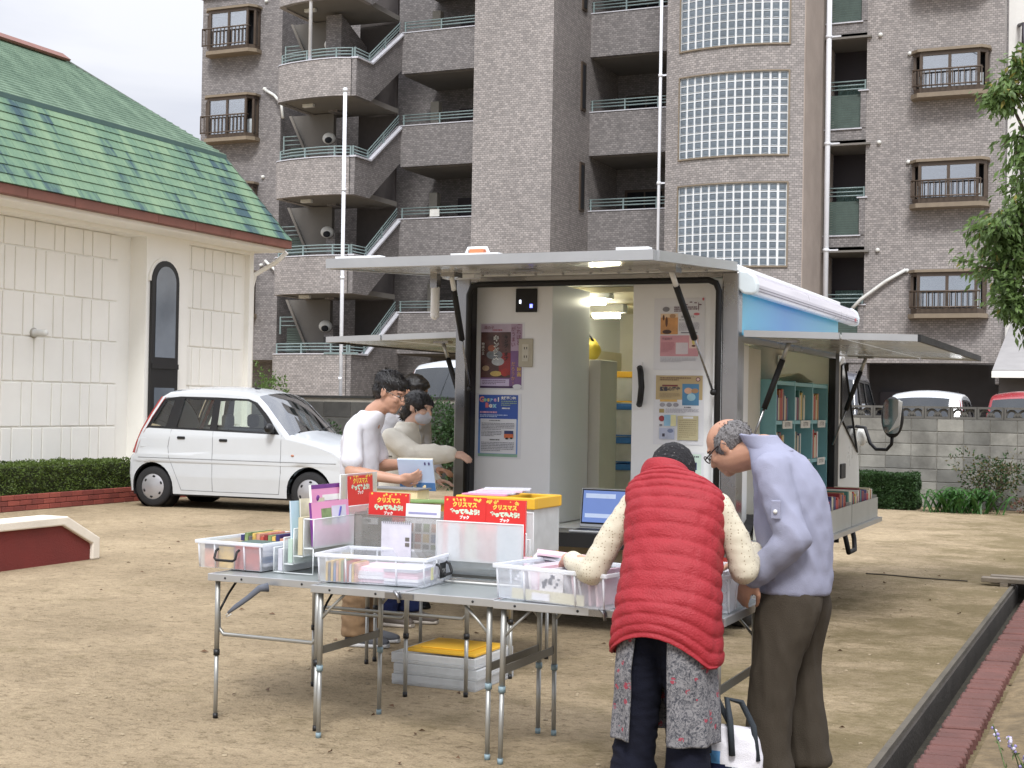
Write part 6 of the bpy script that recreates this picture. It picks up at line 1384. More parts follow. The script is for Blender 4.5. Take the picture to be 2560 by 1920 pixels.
# ================================================================ folding tables
TZ = .69
M_TTOP = mat('table_top_grey', S(142, 148, 148), .35, metal=.2, var=.08, vs=3, dirt=.15, dcol=S(100, 100, 96))
M_CLAMPK = mat('clamp_black', S(26, 26, 28), .5); M_CLAMPB = mat('clamp_blue', S(126, 146, 154), .5); M_FLAT = mat('flat_bar', S(112, 110, 104), .45, metal=.4, var=.1)
M_LEG = mat('leg_alu', S(166, 166, 162), .42, metal=.6, var=.08, vs=4)
def table(label, x0, x1, y0, y1, clamp, ubar=True, lean=0.0, split=None, zt=TZ):
    t = thing('folding_table', label, 'table', ((x0 + x1) / 2, (y0 + y1) / 2, 0), 'folding aluminium tables')
    halves = [(x0, (x0 + x1) / 2 - .002), ((x0 + x1) / 2 + .002, x1)] if split == 'x' else [(x0, x1)]
    for a, b in halves:
        tp = MB().box(a + .012, y0 + .012, zt - .012, b - .012, y1 - .012, zt - .004).build('table_top', M_TTOP, t)
        fr = MB(); fr.box(a, y0, zt - .034, b, y0 + .014, zt); fr.box(a, y1 - .014, zt - .034, b, y1, zt); fr.box(a, y0 + .014, zt - .034, a + .014, y1 - .014, zt); fr.box(b - .014, y0 + .014, zt - .034, b, y1 - .014, zt)
        fr.build('frame', M_ALU, tp, bevel=.002)
    if split == 'x':
        c_ = MB(); xm = (x0 + x1) / 2; c_.box(xm - .07, y0 - .006, zt - .03, xm + .07, y0 - .001, zt - .006); c_.tube([(xm - .02, y0 - .012, zt + .005), (xm, y0 - .018, zt - .015), (xm + .006, y0 - .014, zt - .045)], .007, 6); c_.build('clasp', M_STEEL, t)
    sc = MB()
    for x in (x0 + .1, (x0 + x1) / 2 - .12, x1 - .1): sc.ell((x, y0 - .001, zt - .017), (.006, .003, .006), 8, 5)
    sc.build('screws', M_CLAMPK, t)
    li = .035
    for x, sx in ((x0 + li, -1), (x1 - li, 1)):
        for y, sy in ((y0 + li, -1), (y1 - li, 1)):
            fx, fy = x + lean * sx * .0, y + lean * sy
            top, mid, ft = V3(x, y, zt - .035), V3(x, y, zt - .035).lerp(V3(fx, fy, 0), .52), V3(fx, fy, .012)
            lg = MB().tube([top, mid], .0125, 10).build('leg', M_LEG, t)
            MB().tube([mid, ft], .0105, 10).build('leg_extension', M_LEG, lg)
            MB().tube([mid + Z * .012, mid - Z * .014], .0155, 10).build('clamp', clamp, lg)
            MB().tube([ft + Z * .012, ft - Z * .012], .0125, 10).build('foot', M_CLAMPK if clamp is M_CLAMPK else M_CLAMPB, lg)
    if ubar:
        for y in (y0 + li, y1 - li):
            za = .40; pts = [(x0 + li, y, za + .1), (x0 + li + .002, y, za + .03), (x0 + li + .03, y, za), (x1 - li - .03, y, za), (x1 - li - .002, y, za + .03), (x1 - li, y, za + .1)]
            MB().tube([(p[0], p[1] + .012, p[2]) for p in pts], .0095, 8).build('spreader', M_LEG, t)
    else:
        for x in (x0 + li, x1 - li):
            MB().box(x - .006, y0 + li, .375, x + .002, y1 - li, .41).build('spreader', M_FLAT, t)
            s = 1 if x < (x0 + x1) / 2 else -1
            MB().tube([(x, y0 + li, .53), (x + .05 * s, y0 + li, .585), (x + .13 * s, y0 + li, zt - .03)], .0065, 6).build('brace', M_LEG, t)
            MB().tube([(x, y1 - li, .53), (x + .05 * s, y1 - li, .585), (x + .13 * s, y1 - li, zt - .03)], .0065, 6).build('brace', M_LEG, t)
    if ubar:
        for x, s in ((x0 + li, 1), (x1 - li, -1)):
            MB().tube([(x, y0 + li + .01, .50), (x, y0 + .12, .58), (x, y0 + .22, zt - .03)], .006, 6).build('brace', M_CLAMPK, t)
    return t
table('leftmost narrow folding table carrying the clear box of picture books', -4.065, -3.44, 5.61, 6.55, M_CLAMPK)
table('middle folding table with the milky box and red book stand', -3.425, -2.515, 5.50, 6.125, M_CLAMPB, False, .0, 'x')
table('right folding table the person in the red vest leans on', -2.505, -1.50, 5.47, 6.11, M_CLAMPB, False, .012, 'x')
table('rear folding table behind the red book stand, holding yellow crates', -4.14, -3.16, 6.62, 7.25, M_CLAMPK)
table('farthest folding table next to the truck tail', -4.14, -3.22, 7.275, 7.92, M_CLAMPK)
sp = thing('hanging_strap', 'dark grey webbing strap hanging slantwise under the left table', 'strap', (-3.85, 5.6, .6))
pts = [(-3.70, 5.595, .652), (-3.74, 5.57, .645), (-3.79, 5.545, .60), (-3.85, 5.52, .555), (-3.885, 5.505, .525)]
st_ = MB().tube(pts, [.022, .016, .013, .012, .006], 8); st_.v = [(p[0], 5.55 + (p[1] - 5.55) * .6, p[2]) for p in st_.v]; st_.build('grip', mat('strap_grey', S(88, 92, 102), .7, var=.15), sp)
MB().tube([(-3.875, 5.53, .53), (-3.90, 5.53, .515), (-3.895, 5.53, .505), (-3.87, 5.53, .522)], .003, 5).build('loop', M_LAMPW, sp)

# ================================================================ storage boxes
M_BOXP = clear_mat('box_plastic', (.86, .89, .95), .26, .2); M_BOXR = clear_mat('box_rim', (.90, .92, .96), .62, .25)
def clear_box(label, cx, cy, z, w, d, h, rot, contents, handle_dir=None, name='storage_box'):
    """w along local x, d along local y, origin at the middle of the base"""
    r_ = thing(name, label, 'box', (0, 0, 0)); tp = .012
    lo = [(-w / 2 + tp, -d / 2 + tp), (w / 2 - tp, -d / 2 + tp), (w / 2 - tp, d / 2 - tp), (-w / 2 + tp, d / 2 - tp)]; hi = [(-w / 2, -d / 2), (w / 2, -d / 2), (w / 2, d / 2), (-w / 2, d / 2)]
    sh_ = MB(); sh_.add([(p[0], p[1], .004) for p in lo] + [(p[0], p[1], h) for p in hi], [(i, (i + 1) % 4, 4 + (i + 1) % 4, 4 + i) for i in range(4)] + [(3, 2, 1, 0)])
    sh_.build('shell', M_BOXP, r_)
    rm = MB(); t = .010
    rm.box(-w / 2 - t, -d / 2 - t, h - .018, w / 2 + t, -d / 2 + .001, h); rm.box(-w / 2 - t, d / 2 - .001, h - .018, w / 2 + t, d / 2 + t, h); rm.box(-w / 2 - t, -d / 2 + .001, h - .018, -w / 2 + .001, d / 2 - .001, h); rm.box(w / 2 - .001, -d / 2 + .001, h - .018, w / 2 + t, d / 2 - .001, h)
    rm.build('rim', M_BOXR, r_, bevel=.004)
    rb_ = []
    for fx in (-.5, -.24, .24, .5):
        x = fx * (w - .02)
        for sy in (-1, 1): MB().tube([(x, sy * (d / 2 - tp + .002), .006), (x, sy * (d / 2 + .002), h - .02)], .0042, 5).build('rib', M_BOXR, r_)
    for fy in (-.22, .22):
        for sx in (-1, 1): MB().tube([(sx * (w / 2 - tp + .002), fy * d, .006), (sx * (w / 2 + .002), fy * d, h - .02)], .0042, 5).build('rib', M_BOXR, r_)
    for hd_ in handle_dir or []:
        hp = MB(); a = {'x+': (w / 2, 0), 'x-': (-w / 2, 0), 'y-': (0, -d / 2), 'y+': (0, d / 2)}[hd_]; s = -1 if '-' in hd_ else 1; e_ = .062
        pq = lambda u_, v_, z_: (a[0] + s * v_, u_, z_) if 'x' in hd_ else (u_, a[1] + s * v_, z_)
        hp.tube([pq(-e_, .004, h * .72), pq(-e_, .022, h * .66), pq(-e_, .034, h * .42), pq(-e_ + .012, .038, h * .36), pq(e_ - .012, .038, h * .36), pq(e_, .034, h * .42), pq(e_, .022, h * .66), pq(e_, .004, h * .72)], .0065, 6); hp.build('handle', M_RUB, r_)
    contents(r_, w, d, h)
    r_.location = (cx, cy, z); r_.rotation_euler.z = rot
    return r_
M_PAPER = mat('paper_white', S(226, 224, 230), .7, var=.04, vs=12); M_PINKP = mat('paper_pink', S(222, 190, 202), .7, var=.06, vs=12); M_GREYP = mat('paper_grey', S(196, 196, 206), .7, var=.1, vs=20)
M_PHOTO = [mat('photo_%d' % i, c, .4, var=.45, vs=26) for i, c in enumerate((S(170, 74, 62), S(96, 92, 98), S(206, 172, 96), S(120, 140, 96), S(98, 120, 160), S(200, 150, 130)))]
rc_ = random.Random(21)
def stack(par_, x0, y0, x1, y1, z0, n, th, mats, name='booklet', jit=.012):
    z = z0
    for i in range(n):
        a = rc_.uniform(-.05, .05); cx, cy = (x0 + x1) / 2 + rc_.uniform(-jit, jit), (y0 + y1) / 2 + rc_.uniform(-jit, jit)
        MB().box(-(x1 - x0) / 2, -(y1 - y0) / 2, 0, (x1 - x0) / 2, (y1 - y0) / 2, th * .92, M=Matrix.Translation((cx, cy, z)) @ Matrix.Rotation(a, 4, 'Z')).build(name, rc_.choice(mats), par_); z += th
    return z
def fillA(r_, w, d, h):
    MB().box(-.17, -.27, .006, .17, -.265, h - .015).build('picture_book', M_PHOTO[1], r_)
    MB().box(.02, -.278, .006, .165, -.272, h - .02).build('picture_book', M_PHOTO[0], r_); MB().box(-.08, -.276, .006, .01, -.272, h - .03).build('picture_book', M_PHOTO[2], r_); MB().box(-.165, -.276, .006, -.085, -.272, h - .045).build('picture_book', M_PHOTO[5], r_)
    z = stack(r_, .0, -.255, .165, -.03, .006, 5, .016, [M_PHOTO[4], M_PHOTO[1], M_PAPER]); stack(r_, .0, -.255, .165, -.03, z, 3, .012, [M_PAPER])
    stack(r_, -.17, -.25, -.02, -.03, .006, 6, .016, M_PHOTO); stack(r_, -.16, .0, .16, .26, .006, 6, .017, M_PHOTO + [M_PAPER])
    for i in range(14): MB().box(-.17 + i * .024, .02, .11, -.15 + i * .024, .24, .132 + rc_.uniform(0, .02)).build('upright_book', rc_.choice(M_PHOTO + M_BOOK), r_)
    MB().box(-.03, -.2, .12, .11, -.06, .128).build('green_booklet', mat('bk_green', S(70, 92, 84), .5), r_)
clear_box('clear box of colourful picture books at the left end of the tables', -4.04, 6.06, TZ, .385, .60, .14, R(-2), fillA, ['y-'])
def fillB(r_, w, d, h):
    stack(r_, -.10, -.12, .10, .10, .006, 4, .017, [M_PINKP, M_PAPER, M_PINKP]); stack(r_, .05, -.14, .215, .12, .006, 5, .014, [M_PAPER, M_PINKP, M_GREYP]); stack(r_, -.22, -.13, -.11, .12, .006, 2, .012, [M_PAPER])
    for i in range(12): MB().box(-.235 + i * .013, -.15, .006, -.225 + i * .013, -.02 + rc_.uniform(-.02, .02), .085 + rc_.uniform(0, .02)).build('disc_case', rc_.choice(M_PHOTO + [M_PAPER, M_GREYP]), r_)
    MB().box(w / 2 - .004, -.105, .03, w / 2 - .002, -.075, .085).build('price_slip', mat('slip_yellow', S(216, 214, 170), .7), r_)
    lb = MB().box(w / 2 + .012, -.035, .03, w / 2 + .014, .04, .10).build('black_label', M_RUB, r_); t_ = MB(); add_text(t_, 'BOX', .028, (w / 2 + .0155, 0, .062), (0, 1, 0), (0, 0, 1)); t_.build('label_lettering', M_LAMPW, lb)
clear_box('milky clear box of pink and white booklets on the middle table', -3.205, 5.80, TZ, .535, .36, .135, R(6), fillB, ['x+'])
def fillC(r_, w, d, h):
    for i in range(11):
        x = -.16 + i * .037; a = rc_.uniform(-.25, .05)
        MB().box(-.005, -.13, 0, .005, .10, .125 + rc_.uniform(-.015, .02), M=Matrix.Translation((x, -.01, .008)) @ Matrix.Rotation(a, 4, 'Y')).build('card_pack', rc_.choice([M_PAPER, M_GREYP, M_PAPER, M_PINKP]), r_)
    MB().box(-.21, -.165, .006, .16, -.16, .05).build('divider_card', mat('slip_cream', S(206, 200, 176), .7), r_); MB().box(-.10, -.171, .01, -.01, -.167, .04).build('divider_label', M_PAPER, r_)
    c_ = MB().box(-.07, -.159, .04, .05, -.155, h - .01).build('printed_card', M_PAPER, r_); p_ = MB()
    for i in range(14): cx_, cz_ = -.06 + rc_.random() * .09, .06 + rc_.random() * .06; p_.box(cx_, -.1605, cz_, cx_ + .012, -.1595, cz_ + rc_.uniform(.006, .018))
    p_.build('card_print', mat('ink_blue', S(66, 70, 92), .6), c_)
    MB().box(-.2, -.1, .01, -.19, .1, .1).build('blue_folder', mat('folder_blue', S(110, 140, 190), .4), r_)
    MB().box(-.04, .02, h - .03, .06, .06, h + .012).build('dark_case', mat('case_navy', S(58, 62, 88), .5), r_, bevel=.006)
clear_box('clear box of cards and packets the red-vested person reaches into', -2.21, 5.655, TZ, .56, .38, .15, R(-13), fillC, ['x+'])
def fillD(r_, w, d, h):
    for i in range(9): MB().box(-.13 + i * .03, -.12, .006, -.115 + i * .03, .12, .12 + rc_.uniform(0, .04)).build('card_pack', rc_.choice([M_PAPER, M_GREYP]), r_)
clear_box('clear box at the right end of the tables beside the lilac shirt', -1.69, 5.80, TZ, .34, .46, .16, R(3), fillD, ['y-'])
fn = thing('paper_fan', 'fanned stack of printed cards in plastic sleeves behind the clear box', 'papers', (-2.45, 6.05, .70))
for i in range(9):
    M_ = Matrix.Translation((-2.46 + i * .012, 6.02 - i * .004, TZ + .012 + i * .0165)) @ Matrix.Rotation(R(-10 + i * 4), 4, 'Z') @ Matrix.Rotation(R(6), 4, 'Y')
    MB().box(-.15, -.09, 0, .16, .09, .009, M=M_).build('sleeve', rc_.choice([M_PAPER, M_PINKP, M_PAPER]), fn)
for i, (x, m0) in enumerate(((-2.50, 0), (-2.40, 5), (-2.33, 1))): MB().box(x, 5.908, TZ + .045, x + .07, 5.912, TZ + .12).build('printed_card', M_PHOTO[m0], fn)
MB().box(-2.56, 5.914, TZ, -2.22, 5.918, TZ + .14).build('card_front', M_PINKP, fn)

# ================================================================ acrylic stands and books for sale
M_ACR = clear_mat('acrylic', (.84, .87, .88), .30, .15); M_ACRE = clear_mat('acrylic_edge', (.92, .95, .95), .85, .2); M_ACRD = clear_mat('acrylic_smoke', (.42, .42, .40), .40, .15)
def acr_sheet(par_, a, b, name='sheet', m_=None): return MB().box(min(a[0], b[0]), min(a[1], b[1]), min(a[2], b[2]), max(a[0], b[0]), max(a[1], b[1]), max(a[2], b[2])).build(name, m_ or M_ACR, par_)
s1 = thing('step_stand', 'stepped clear acrylic book stand on the left table, highest at its right', 'stand', (-3.71, 6.05, TZ))
tops, bots = (.81, .86, .905, .955, .955), (.694, .735, .775, .815)
Y0, Y1 = 5.80, 6.24
for i in range(5):
    x = -3.82 + .055 * i; zb = bots[max(0, i - 1)] if i else .694
    acr_sheet(s1, (x - .0015, Y0, zb), (x + .0015, Y1, tops[i]))
    ed = MB().tube([(x, Y0, zb), (x, Y0, tops[i]), (x, Y1, tops[i])], .003, 5).build('edge', M_ACRE, s1)
    if i < 4: acr_sheet(s1, (x + .002, Y0, bots[i]), (x + .053, Y1, bots[i] + .003)); MB().tube([(x, Y0, bots[i]), (x + .055, Y0, bots[i])], .003, 5).build('edge', M_ACRE, s1); MB().tube([(x, Y0, tops[i]), (x + (.055 if i == 3 else .0), Y0, tops[i])], .003, 5).build('edge', M_ACRE, s1)
MB().tube([(-3.60, Y0, .815), (-3.60, Y0, .694), (-3.82, Y0, .694)], .003, 5).build('edge', M_ACRE, s1)
def book_on(label, o, right, up, w, h, th, front, name='picture_book', decor=None, spine=None):
    """standing book: o = lower left corner of the front cover"""
    r0, u0 = Vector(right).normalized(), Vector(up).normalized(); F_ = frame(o, r0, u0)
    t = thing(name, label, 'book', Vector(o)); n0 = None
    MB().box(0, 0, -.0015, w, h, 0, M=F_).build('front_cover', front, t); MB().box(.003, .003, -th + .0015, w - .003, h - .003, -.0017, M=F_).build('pages', M_PAPER, t); MB().box(0, 0, -th, w, h, -th + .0014, M=F_).build('back_cover', spine or front, t)
    if spine: MB().box(-.0015, 0, -th, 0, h, 0, M=F_).build('spine', spine, t)
    if decor: decor(t, F_, w, h, r0, u0)
    return t
M_REDB = mat('xmas_red', S(206, 46, 44), .4, var=.05, vs=6); M_PINKB = mat('pink_cover', S(222, 152, 190), .45, var=.04); M_PURP = mat('purple_spine', S(112, 52, 132), .45)
M_GOLD = mat('ink_gold', S(238, 204, 84), .5); M_MINT = mat('ink_mint', S(196, 220, 196), .5); M_WHT = mat('ink_white', S(240, 240, 236), .5)
def xmas(t, F_, w, h, r0, u0):
    n0 = r0.cross(u0) * .0006; at = lambda a, b_: F_ @ V3(a * w, b_ * h, 0) + n0
    m1 = MB(); add_text(m1, 'クリスマス', w * .118, at(.5, .87), r0, u0, bold=.0015); m1.build('title_lettering', M_GOLD, t)
    m2 = MB(); add_text(m2, 'やってみよう!', w * .112, at(.5, .755), r0, u0, bold=.003); m2.build('title_lettering', M_MINT, t)
    m3 = MB(); add_text(m3, 'ブック', w * .078, at(.5, .665), r0, u0, bold=.001); m3.build('title_lettering', M_WHT, t)
    st_ = MB(); q = random.Random(int(w * 1e4) + int(abs(F_.translation.x) * 100))
    for i in range(16):
        c = at(q.uniform(.05, .95), q.choice((q.uniform(.05, .55), q.uniform(.93, .98), q.uniform(.6, .9) if False else q.uniform(.94, .98)))); s = q.uniform(.002, .0045)
        P5 = [c + (r0 * math.cos(a) + u0 * math.sin(a)) * (s if k % 2 else s * 2.2) for k, a in enumerate([math.pi / 2 + 2 * math.pi * k / 10 for k in range(10)])]; MB().add(P5, [tuple(range(10))]).build('star', M_GOLD, t)
def pinkdec(t, F_, w, h, r0, u0):
    MB().box(.25 * w, .45 * h, .0003, .52 * w, .84 * h, .0008, M=F_).build('cover_picture', M_PHOTO[3], t); MB().box(.53 * w, .45 * h, .0003, .92 * w, .88 * h, .0008, M=F_).build('cover_picture', mat('pale_lilac', S(206, 204, 222), .5), t)
    MB().tube([F_ @ V3(.66 * w, .48 * h, .001), F_ @ V3(.72 * w, .65 * h, .001), F_ @ V3(.78 * w, .84 * h, .001)], .006, 6).build('feather', mat('feather_blue', S(70, 62, 150), .5), t)
def pinkdec2(t, F_, w, h, r0, u0):
    MB().box(.3 * w, .72 * h, .0003, .9 * w, .82 * h, .0008, M=F_).build('title_band', M_WHT, t); MB().ell(F_ @ V3(.17 * w, .77 * h, .0005), (.004, .016, .016), 12, 8).build('badge', M_PURP, t)
    MB().box(0, .93 * h, .0003, w, h, .0008, M=F_).build('top_band', M_PURP, t)
    for i in range(4): MB().box((.22 + .18 * i) * w, .5 * h, .0003, (.34 + .18 * i) * w, .62 * h, .0008, M=F_).build('cover_picture', M_PHOTO[(i + 2) % 6], t)
lean = (-.10, 0, 1)
book_on('pink picture book with a blue feather on the stepped stand', (-3.618, 5.835, .822), (0, 1, 0), lean, .345, .21, .012, M_PINKB, decor=pinkdec, spine=M_PURP)
book_on('pink book with a purple top band behind the feather book', (-3.672, 5.93, .82), (0, 1, 0), lean, .325, .29, .012, M_PINKB, decor=pinkdec2, spine=M_WHT)
for i in range(9):
    x = -3.79 + (i % 3) * .055; z = bots[i % 3] + .005 if i % 3 else .70; y = Y0 + .01 + (i // 3) * .14
    o = MB().box(x - .012, y, z, x + .012, y + .13, tops[i % 3] + (.06 if i % 3 == 2 else .0) - .005).build('thin_book', [M_GREYP, mat('bk_celadon', S(176, 196, 184), .5), mat('bk_sand', S(196, 186, 156), .5)][i % 3])
    tag(o, 'thin ' + ['grey-white', 'celadon', 'sand-coloured'][i % 3] + ' book, ' + ['nearest', 'second', 'farthest'][i // 3] + ' in its step of the acrylic stand', 'book', 'thin books in the stepped stand')
for i, (y, h_, m0) in enumerate(((5.86, .25, 'bk_ice'), (5.90, .26, 'bk_map'))):
    book_on(['pale blue folder sticking up at the left of the pink books', 'cream map-like booklet beside the pink books'][i], (-3.735 + .03 * i, y - .03, .785), (0.25, 1, 0), (-.06, 0, 1), .16, h_, .01, [mat('bk_ice', S(176, 202, 214), .35), mat('bk_map', S(200, 196, 170), .5, var=.25, vs=18)][i])
s2 = thing('step_stand', 'second clear stand at the back of the left table, holding a red Christmas book', 'stand', (-3.7, 6.4, TZ))
for x, zb, zt in ((-3.80, .694, .86), (-3.74, .76, .95), (-3.68, .84, 1.15), (-3.655, .84, .99)): acr_sheet(s2, (x, 6.17, zb), (x + .003, 6.54, zt)); MB().tube([(x, 6.17, zb), (x, 6.17, zt), (x, 6.54, zt)], .003, 5).build('edge', M_ACRE, s2)
acr_sheet(s2, (-3.68, 6.17, .84), (-3.655, 6.54, .843)); acr_sheet(s2, (-3.80, 6.17, .694), (-3.655, 6.54, .697))
book_on('red Christmas activity book at the back of the left table', (-3.663, 6.235, .86), (0, 1, 0), (-.05, 0, 1), .255, .29, .01, M_REDB, decor=xmas)
book_on('golden brown picture book beside the rearmost red book', (-3.672, 6.19, .86), (0, 1, 0), (-.05, 0, 1), .36, .285, .004, M_PHOTO[2])
# smoky stand facing the camera
s3 = thing('smoky_stand', 'smoky acrylic pocket stand in the middle, with a calendar and photo leaflet', 'stand', (-3.27, 6.0, TZ))
acr_sheet(s3, (-3.48, 5.985, .72), (-3.02, 5.989, .975), 'front_sheet', M_ACRD); acr_sheet(s3, (-3.48, 6.09, .695), (-3.02, 6.094, 1.0), 'back_sheet', M_ACRD); acr_sheet(s3, (-3.484, 5.985, .70), (-3.48, 6.094, .985), 'side_sheet', M_ACRD); acr_sheet(s3, (-3.02, 5.985, .70), (-3.016, 6.094, .985), 'side_sheet', M_ACRD); acr_sheet(s3, (-3.48, 5.985, .695), (-3.02, 6.089, .70), 'base_sheet', M_ACRD)
MB().tube([(-3.484, 5.985, .70), (-3.484, 5.985, .975), (-3.016, 5.985, .975), (-3.016, 5.985, .70)], .003, 5).build('edge', mat('smoke_edge', S(110, 108, 104), .3), s3)
book_on('red Christmas activity book in the middle of the display', (-3.455, 6.06, .78), (1, -.03, 0), (0, .03, 1), .225, .30, .012, M_REDB, decor=xmas)
def photos(t, F_, w, h, r0, u0):
    for i in range(4):
        for j in range(3): MB().box((.06 + .235 * i) * w, (.06 + .2 * j) * h, .0003, (.24 + .235 * i) * w, (.22 + .2 * j) * h, .0008, M=F_).build('photo', M_PHOTO[(i * 2 + j + 3) % 6], t)
    MB().box(.08 * w, .80 * h, .0003, .9 * w, .84 * h, .0008, M=F_).build('title_line', mat('ink_lilac', S(150, 150, 190), .6), t)
book_on('pale photo leaflet beside the middle red book', (-3.235, 6.03, .79), (1, 0, 0), (0, .05, 1), .185, .245, .004, M_PAPER, decor=photos, name='leaflet')
cal = thing('calendar', 'blank pale spiral calendar in front of the smoky stand', 'calendar', (-3.25, 5.975, .8))
MB().box(-3.33, 5.974, .775, -3.17, 5.980, .948).build('page', M_GREYP, cal); sp_ = MB()
for i in range(14): sp_.tube([(-3.32 + i * .0108, 5.972, .940), (-3.32 + i * .0108, 5.972, .955), (-3.32 + i * .0108, 5.982, .955)], .0018, 4)
sp_.build('spiral', M_STEEL, cal); MB().box(-3.20, 5.972, .86, -3.178, 5.9735, .878).build('date_print', M_FLAT, cal)
MB().box(-3.20, 5.972, .835, -3.178, 5.9735, .852).build('date_print', M_FLAT, cal)
bcd = thing('barcoded_book', 'dark book back with a white barcode label beneath the middle red book', 'book', (-3.4, 6.0, .78))
MB().box(-3.45, 5.995, .75, -3.29, 6.008, .968).build('cover', mat('bk_umber', S(88, 74, 66), .5, var=.3, vs=12), bcd); lb = MB().box(-3.44, 5.991, .93, -3.36, 5.9945, .96).build('label', M_PAPER, bcd); bars = MB()
for i in range(12): bars.box(-3.435 + i * .003, 5.990, .938, -3.4338 + i * .003 + .0006 * (i % 3), 5.9908, .955)
bars.build('barcode', M_INK, lb)
# white stand with the pair of red books
s4 = thing('step_stand', 'white-edged stepped stand with two red Christmas books on the middle table', 'stand', (-2.78, 5.98, TZ))
X0, X1 = -3.005, -2.565
for y, zb, zt in ((5.915, .79, .972), (5.955, .755, .93), (5.995, .72, .90), (6.03, .694, 1.02)): acr_sheet(s4, (X0, y, zb), (X1, y + .003, zt), m_=M_CLRW if y == 5.915 else M_ACR); MB().tube([(X0, y, zb), (X0, y, zt), (X1, y, zt), (X1, y, zb)], .0035, 5).build('edge', M_ACRE, s4)
for y, z in ((5.918, .79), (5.958, .755), (5.998, .72)): acr_sheet(s4, (X0, y, z), (X1, y + .036, z + .003))
for x in (X0 + .004, X1 - .004): MB().tube([(x, 5.915, .79), (x, 5.915, .694), (x, 6.03, .694)], .0045, 6).build('foot', M_ACRE, s4)
MB().tube([(X0, 5.918, .695), (X1, 5.918, .695)], .005, 6).build('foot_bar', M_LAMPW, s4)
acr_sheet(s4, (X0 + .02, 6.00, .705), (X1 - .02, 6.004, .73), 'price_rail', M_FLAT)
book_on('left of the two red Christmas books standing side by side', (-2.985, 5.940, .80), (1, .0, 0), (0, .04, 1), .215, .285, .012, M_REDB, decor=xmas)
book_on('right of the two red Christmas books standing side by side', (-2.779, 5.942, .795), (1, .01, 0), (0, .04, 1), .208, .285, .012, M_REDB, decor=xmas)
for i, (x, m0) in enumerate(((-2.95, 'pp1'), (-2.86, 'pp2'), (-2.70, 'pp3'))):
    o = MB().box(x, 5.925, .80, x + [.06, .06, .12][i], 5.928, .965).build('leaflet', [M_PAPER, mat('pp_sand', S(214, 196, 170), .6), mat('pp_ice', S(206, 214, 226), .6)][i]); tag(o, ['white leaflet behind the milky front of the red book stand', 'sand-coloured leaflet behind the milky front of the red book stand', 'pale blue leaflet behind the milky front of the red book stand'][i], 'leaflet')
# things on the rear tables
crate('tall yellow-rimmed folding crate of books on the rear table', -3.45, 7.05, .692, -3.0, 7.42, 1.015, M_YEL, M_DIM, rimh=.062)
crate('shallow yellow crate with booklets on the rear table', -3.98, 6.68, .692, -3.47, 7.02, .965, M_YEL, M_DIM, rimh=.07)
bz = thing('booklet_pile', 'pile of bright booklets lying across the shallow yellow crate', 'booklets', (-3.6, 6.85, .96))
for i, c in enumerate((S(200, 180, 90), S(196, 96, 70), S(206, 206, 150), S(120, 150, 90))): MB().box(-.14, -.09, 0, .14, .09, .007, M=Matrix.Translation((-3.60 + .03 * i, 6.84 - .03 * i, .967 + .008 * i)) @ Matrix.Rotation(.25 * i - .3, 4, 'Z')).build('booklet', mat('bkl_%d' % i, c, .4, var=.3, vs=15), bz)
tb_ = thing('thick_book', 'thick grey-covered book lying on the rear table in front of the white T-shirt', 'book', (-3.8, 6.98, 1.0))
MB().box(-3.95, 6.93, .968, -3.64, 7.08, .974).build('cover', mat('cover_grey', S(118, 118, 120), .6), tb_); MB().box(-3.94, 6.935, .9745, -3.645, 7.075, 1.035).build('pages', mat('pages_cream', S(212, 206, 168), .8, var=.08, vs=40), tb_); MB().box(-3.955, 6.925, 1.0355, -3.635, 7.085, 1.043).build('cover', mat('cover_grey', S(118, 118, 120), .6), tb_); MB().box(-3.956, 6.926, .974, -3.95, 7.084, 1.0355).build('spine', mat('cover_grey', S(118, 118, 120), .6), tb_)
ry = thing('magazine_row', 'row of pink and grey magazines lying on the yellow crates', 'magazines', (-3.3, 7.2, 1.02))
for i in range(4): MB().box(-.13, -.1, 0, .13, .1, .007, M=Matrix.Translation((-3.30 + .02 * i, 7.15 + .03 * i, 1.018 + .008 * i)) @ Matrix.Rotation(.12 * i, 4, 'Z')).build('magazine', [M_PINKB, M_GREYP, M_PINKP, M_GREYP][i], ry)
# crates stored under the tables
for i, (z, dx, m0) in enumerate(((0, 0, M_CLRW), (.058, .01, M_CLRW), (.116, -.005, M_CLRW))):
    lt_ = thing('crate_lid', ['lowest of the flat milky lids stacked on the ground under the tables', 'second of the flat milky lids stacked under the tables', 'uppermost milky lid, just below the yellow one under the tables'][i], 'lid', (-3.45, 7.0, z))
    a = MB().box(-3.70 + dx, 6.78, z, -3.20 + dx, 7.28, z + .018).build('panel', m0, lt_, bevel=.004)
    for q in ((-3.70, 6.78, -3.20, 6.80), (-3.70, 7.26, -3.20, 7.28), (-3.70, 6.80, -3.68, 7.26), (-3.22, 6.80, -3.20, 7.26)): MB().box(q[0] + dx, q[1], z + .0182, q[2] + dx, q[3], z + .055).build('lip', m0, lt_, bevel=.003)
yl = thing('crate_lid', 'yellow lid on top of the milky lids under the tables', 'lid', (-3.44, 7.03, .174)); MB().box(-3.64, 6.82, .1745, -3.22, 7.22, .192).build('panel', M_YEL, yl, bevel=.005); MB().box(-3.58, 6.88, .1925, -3.28, 7.16, .199).build('raised_field', M_YEL, yl, bevel=.003)
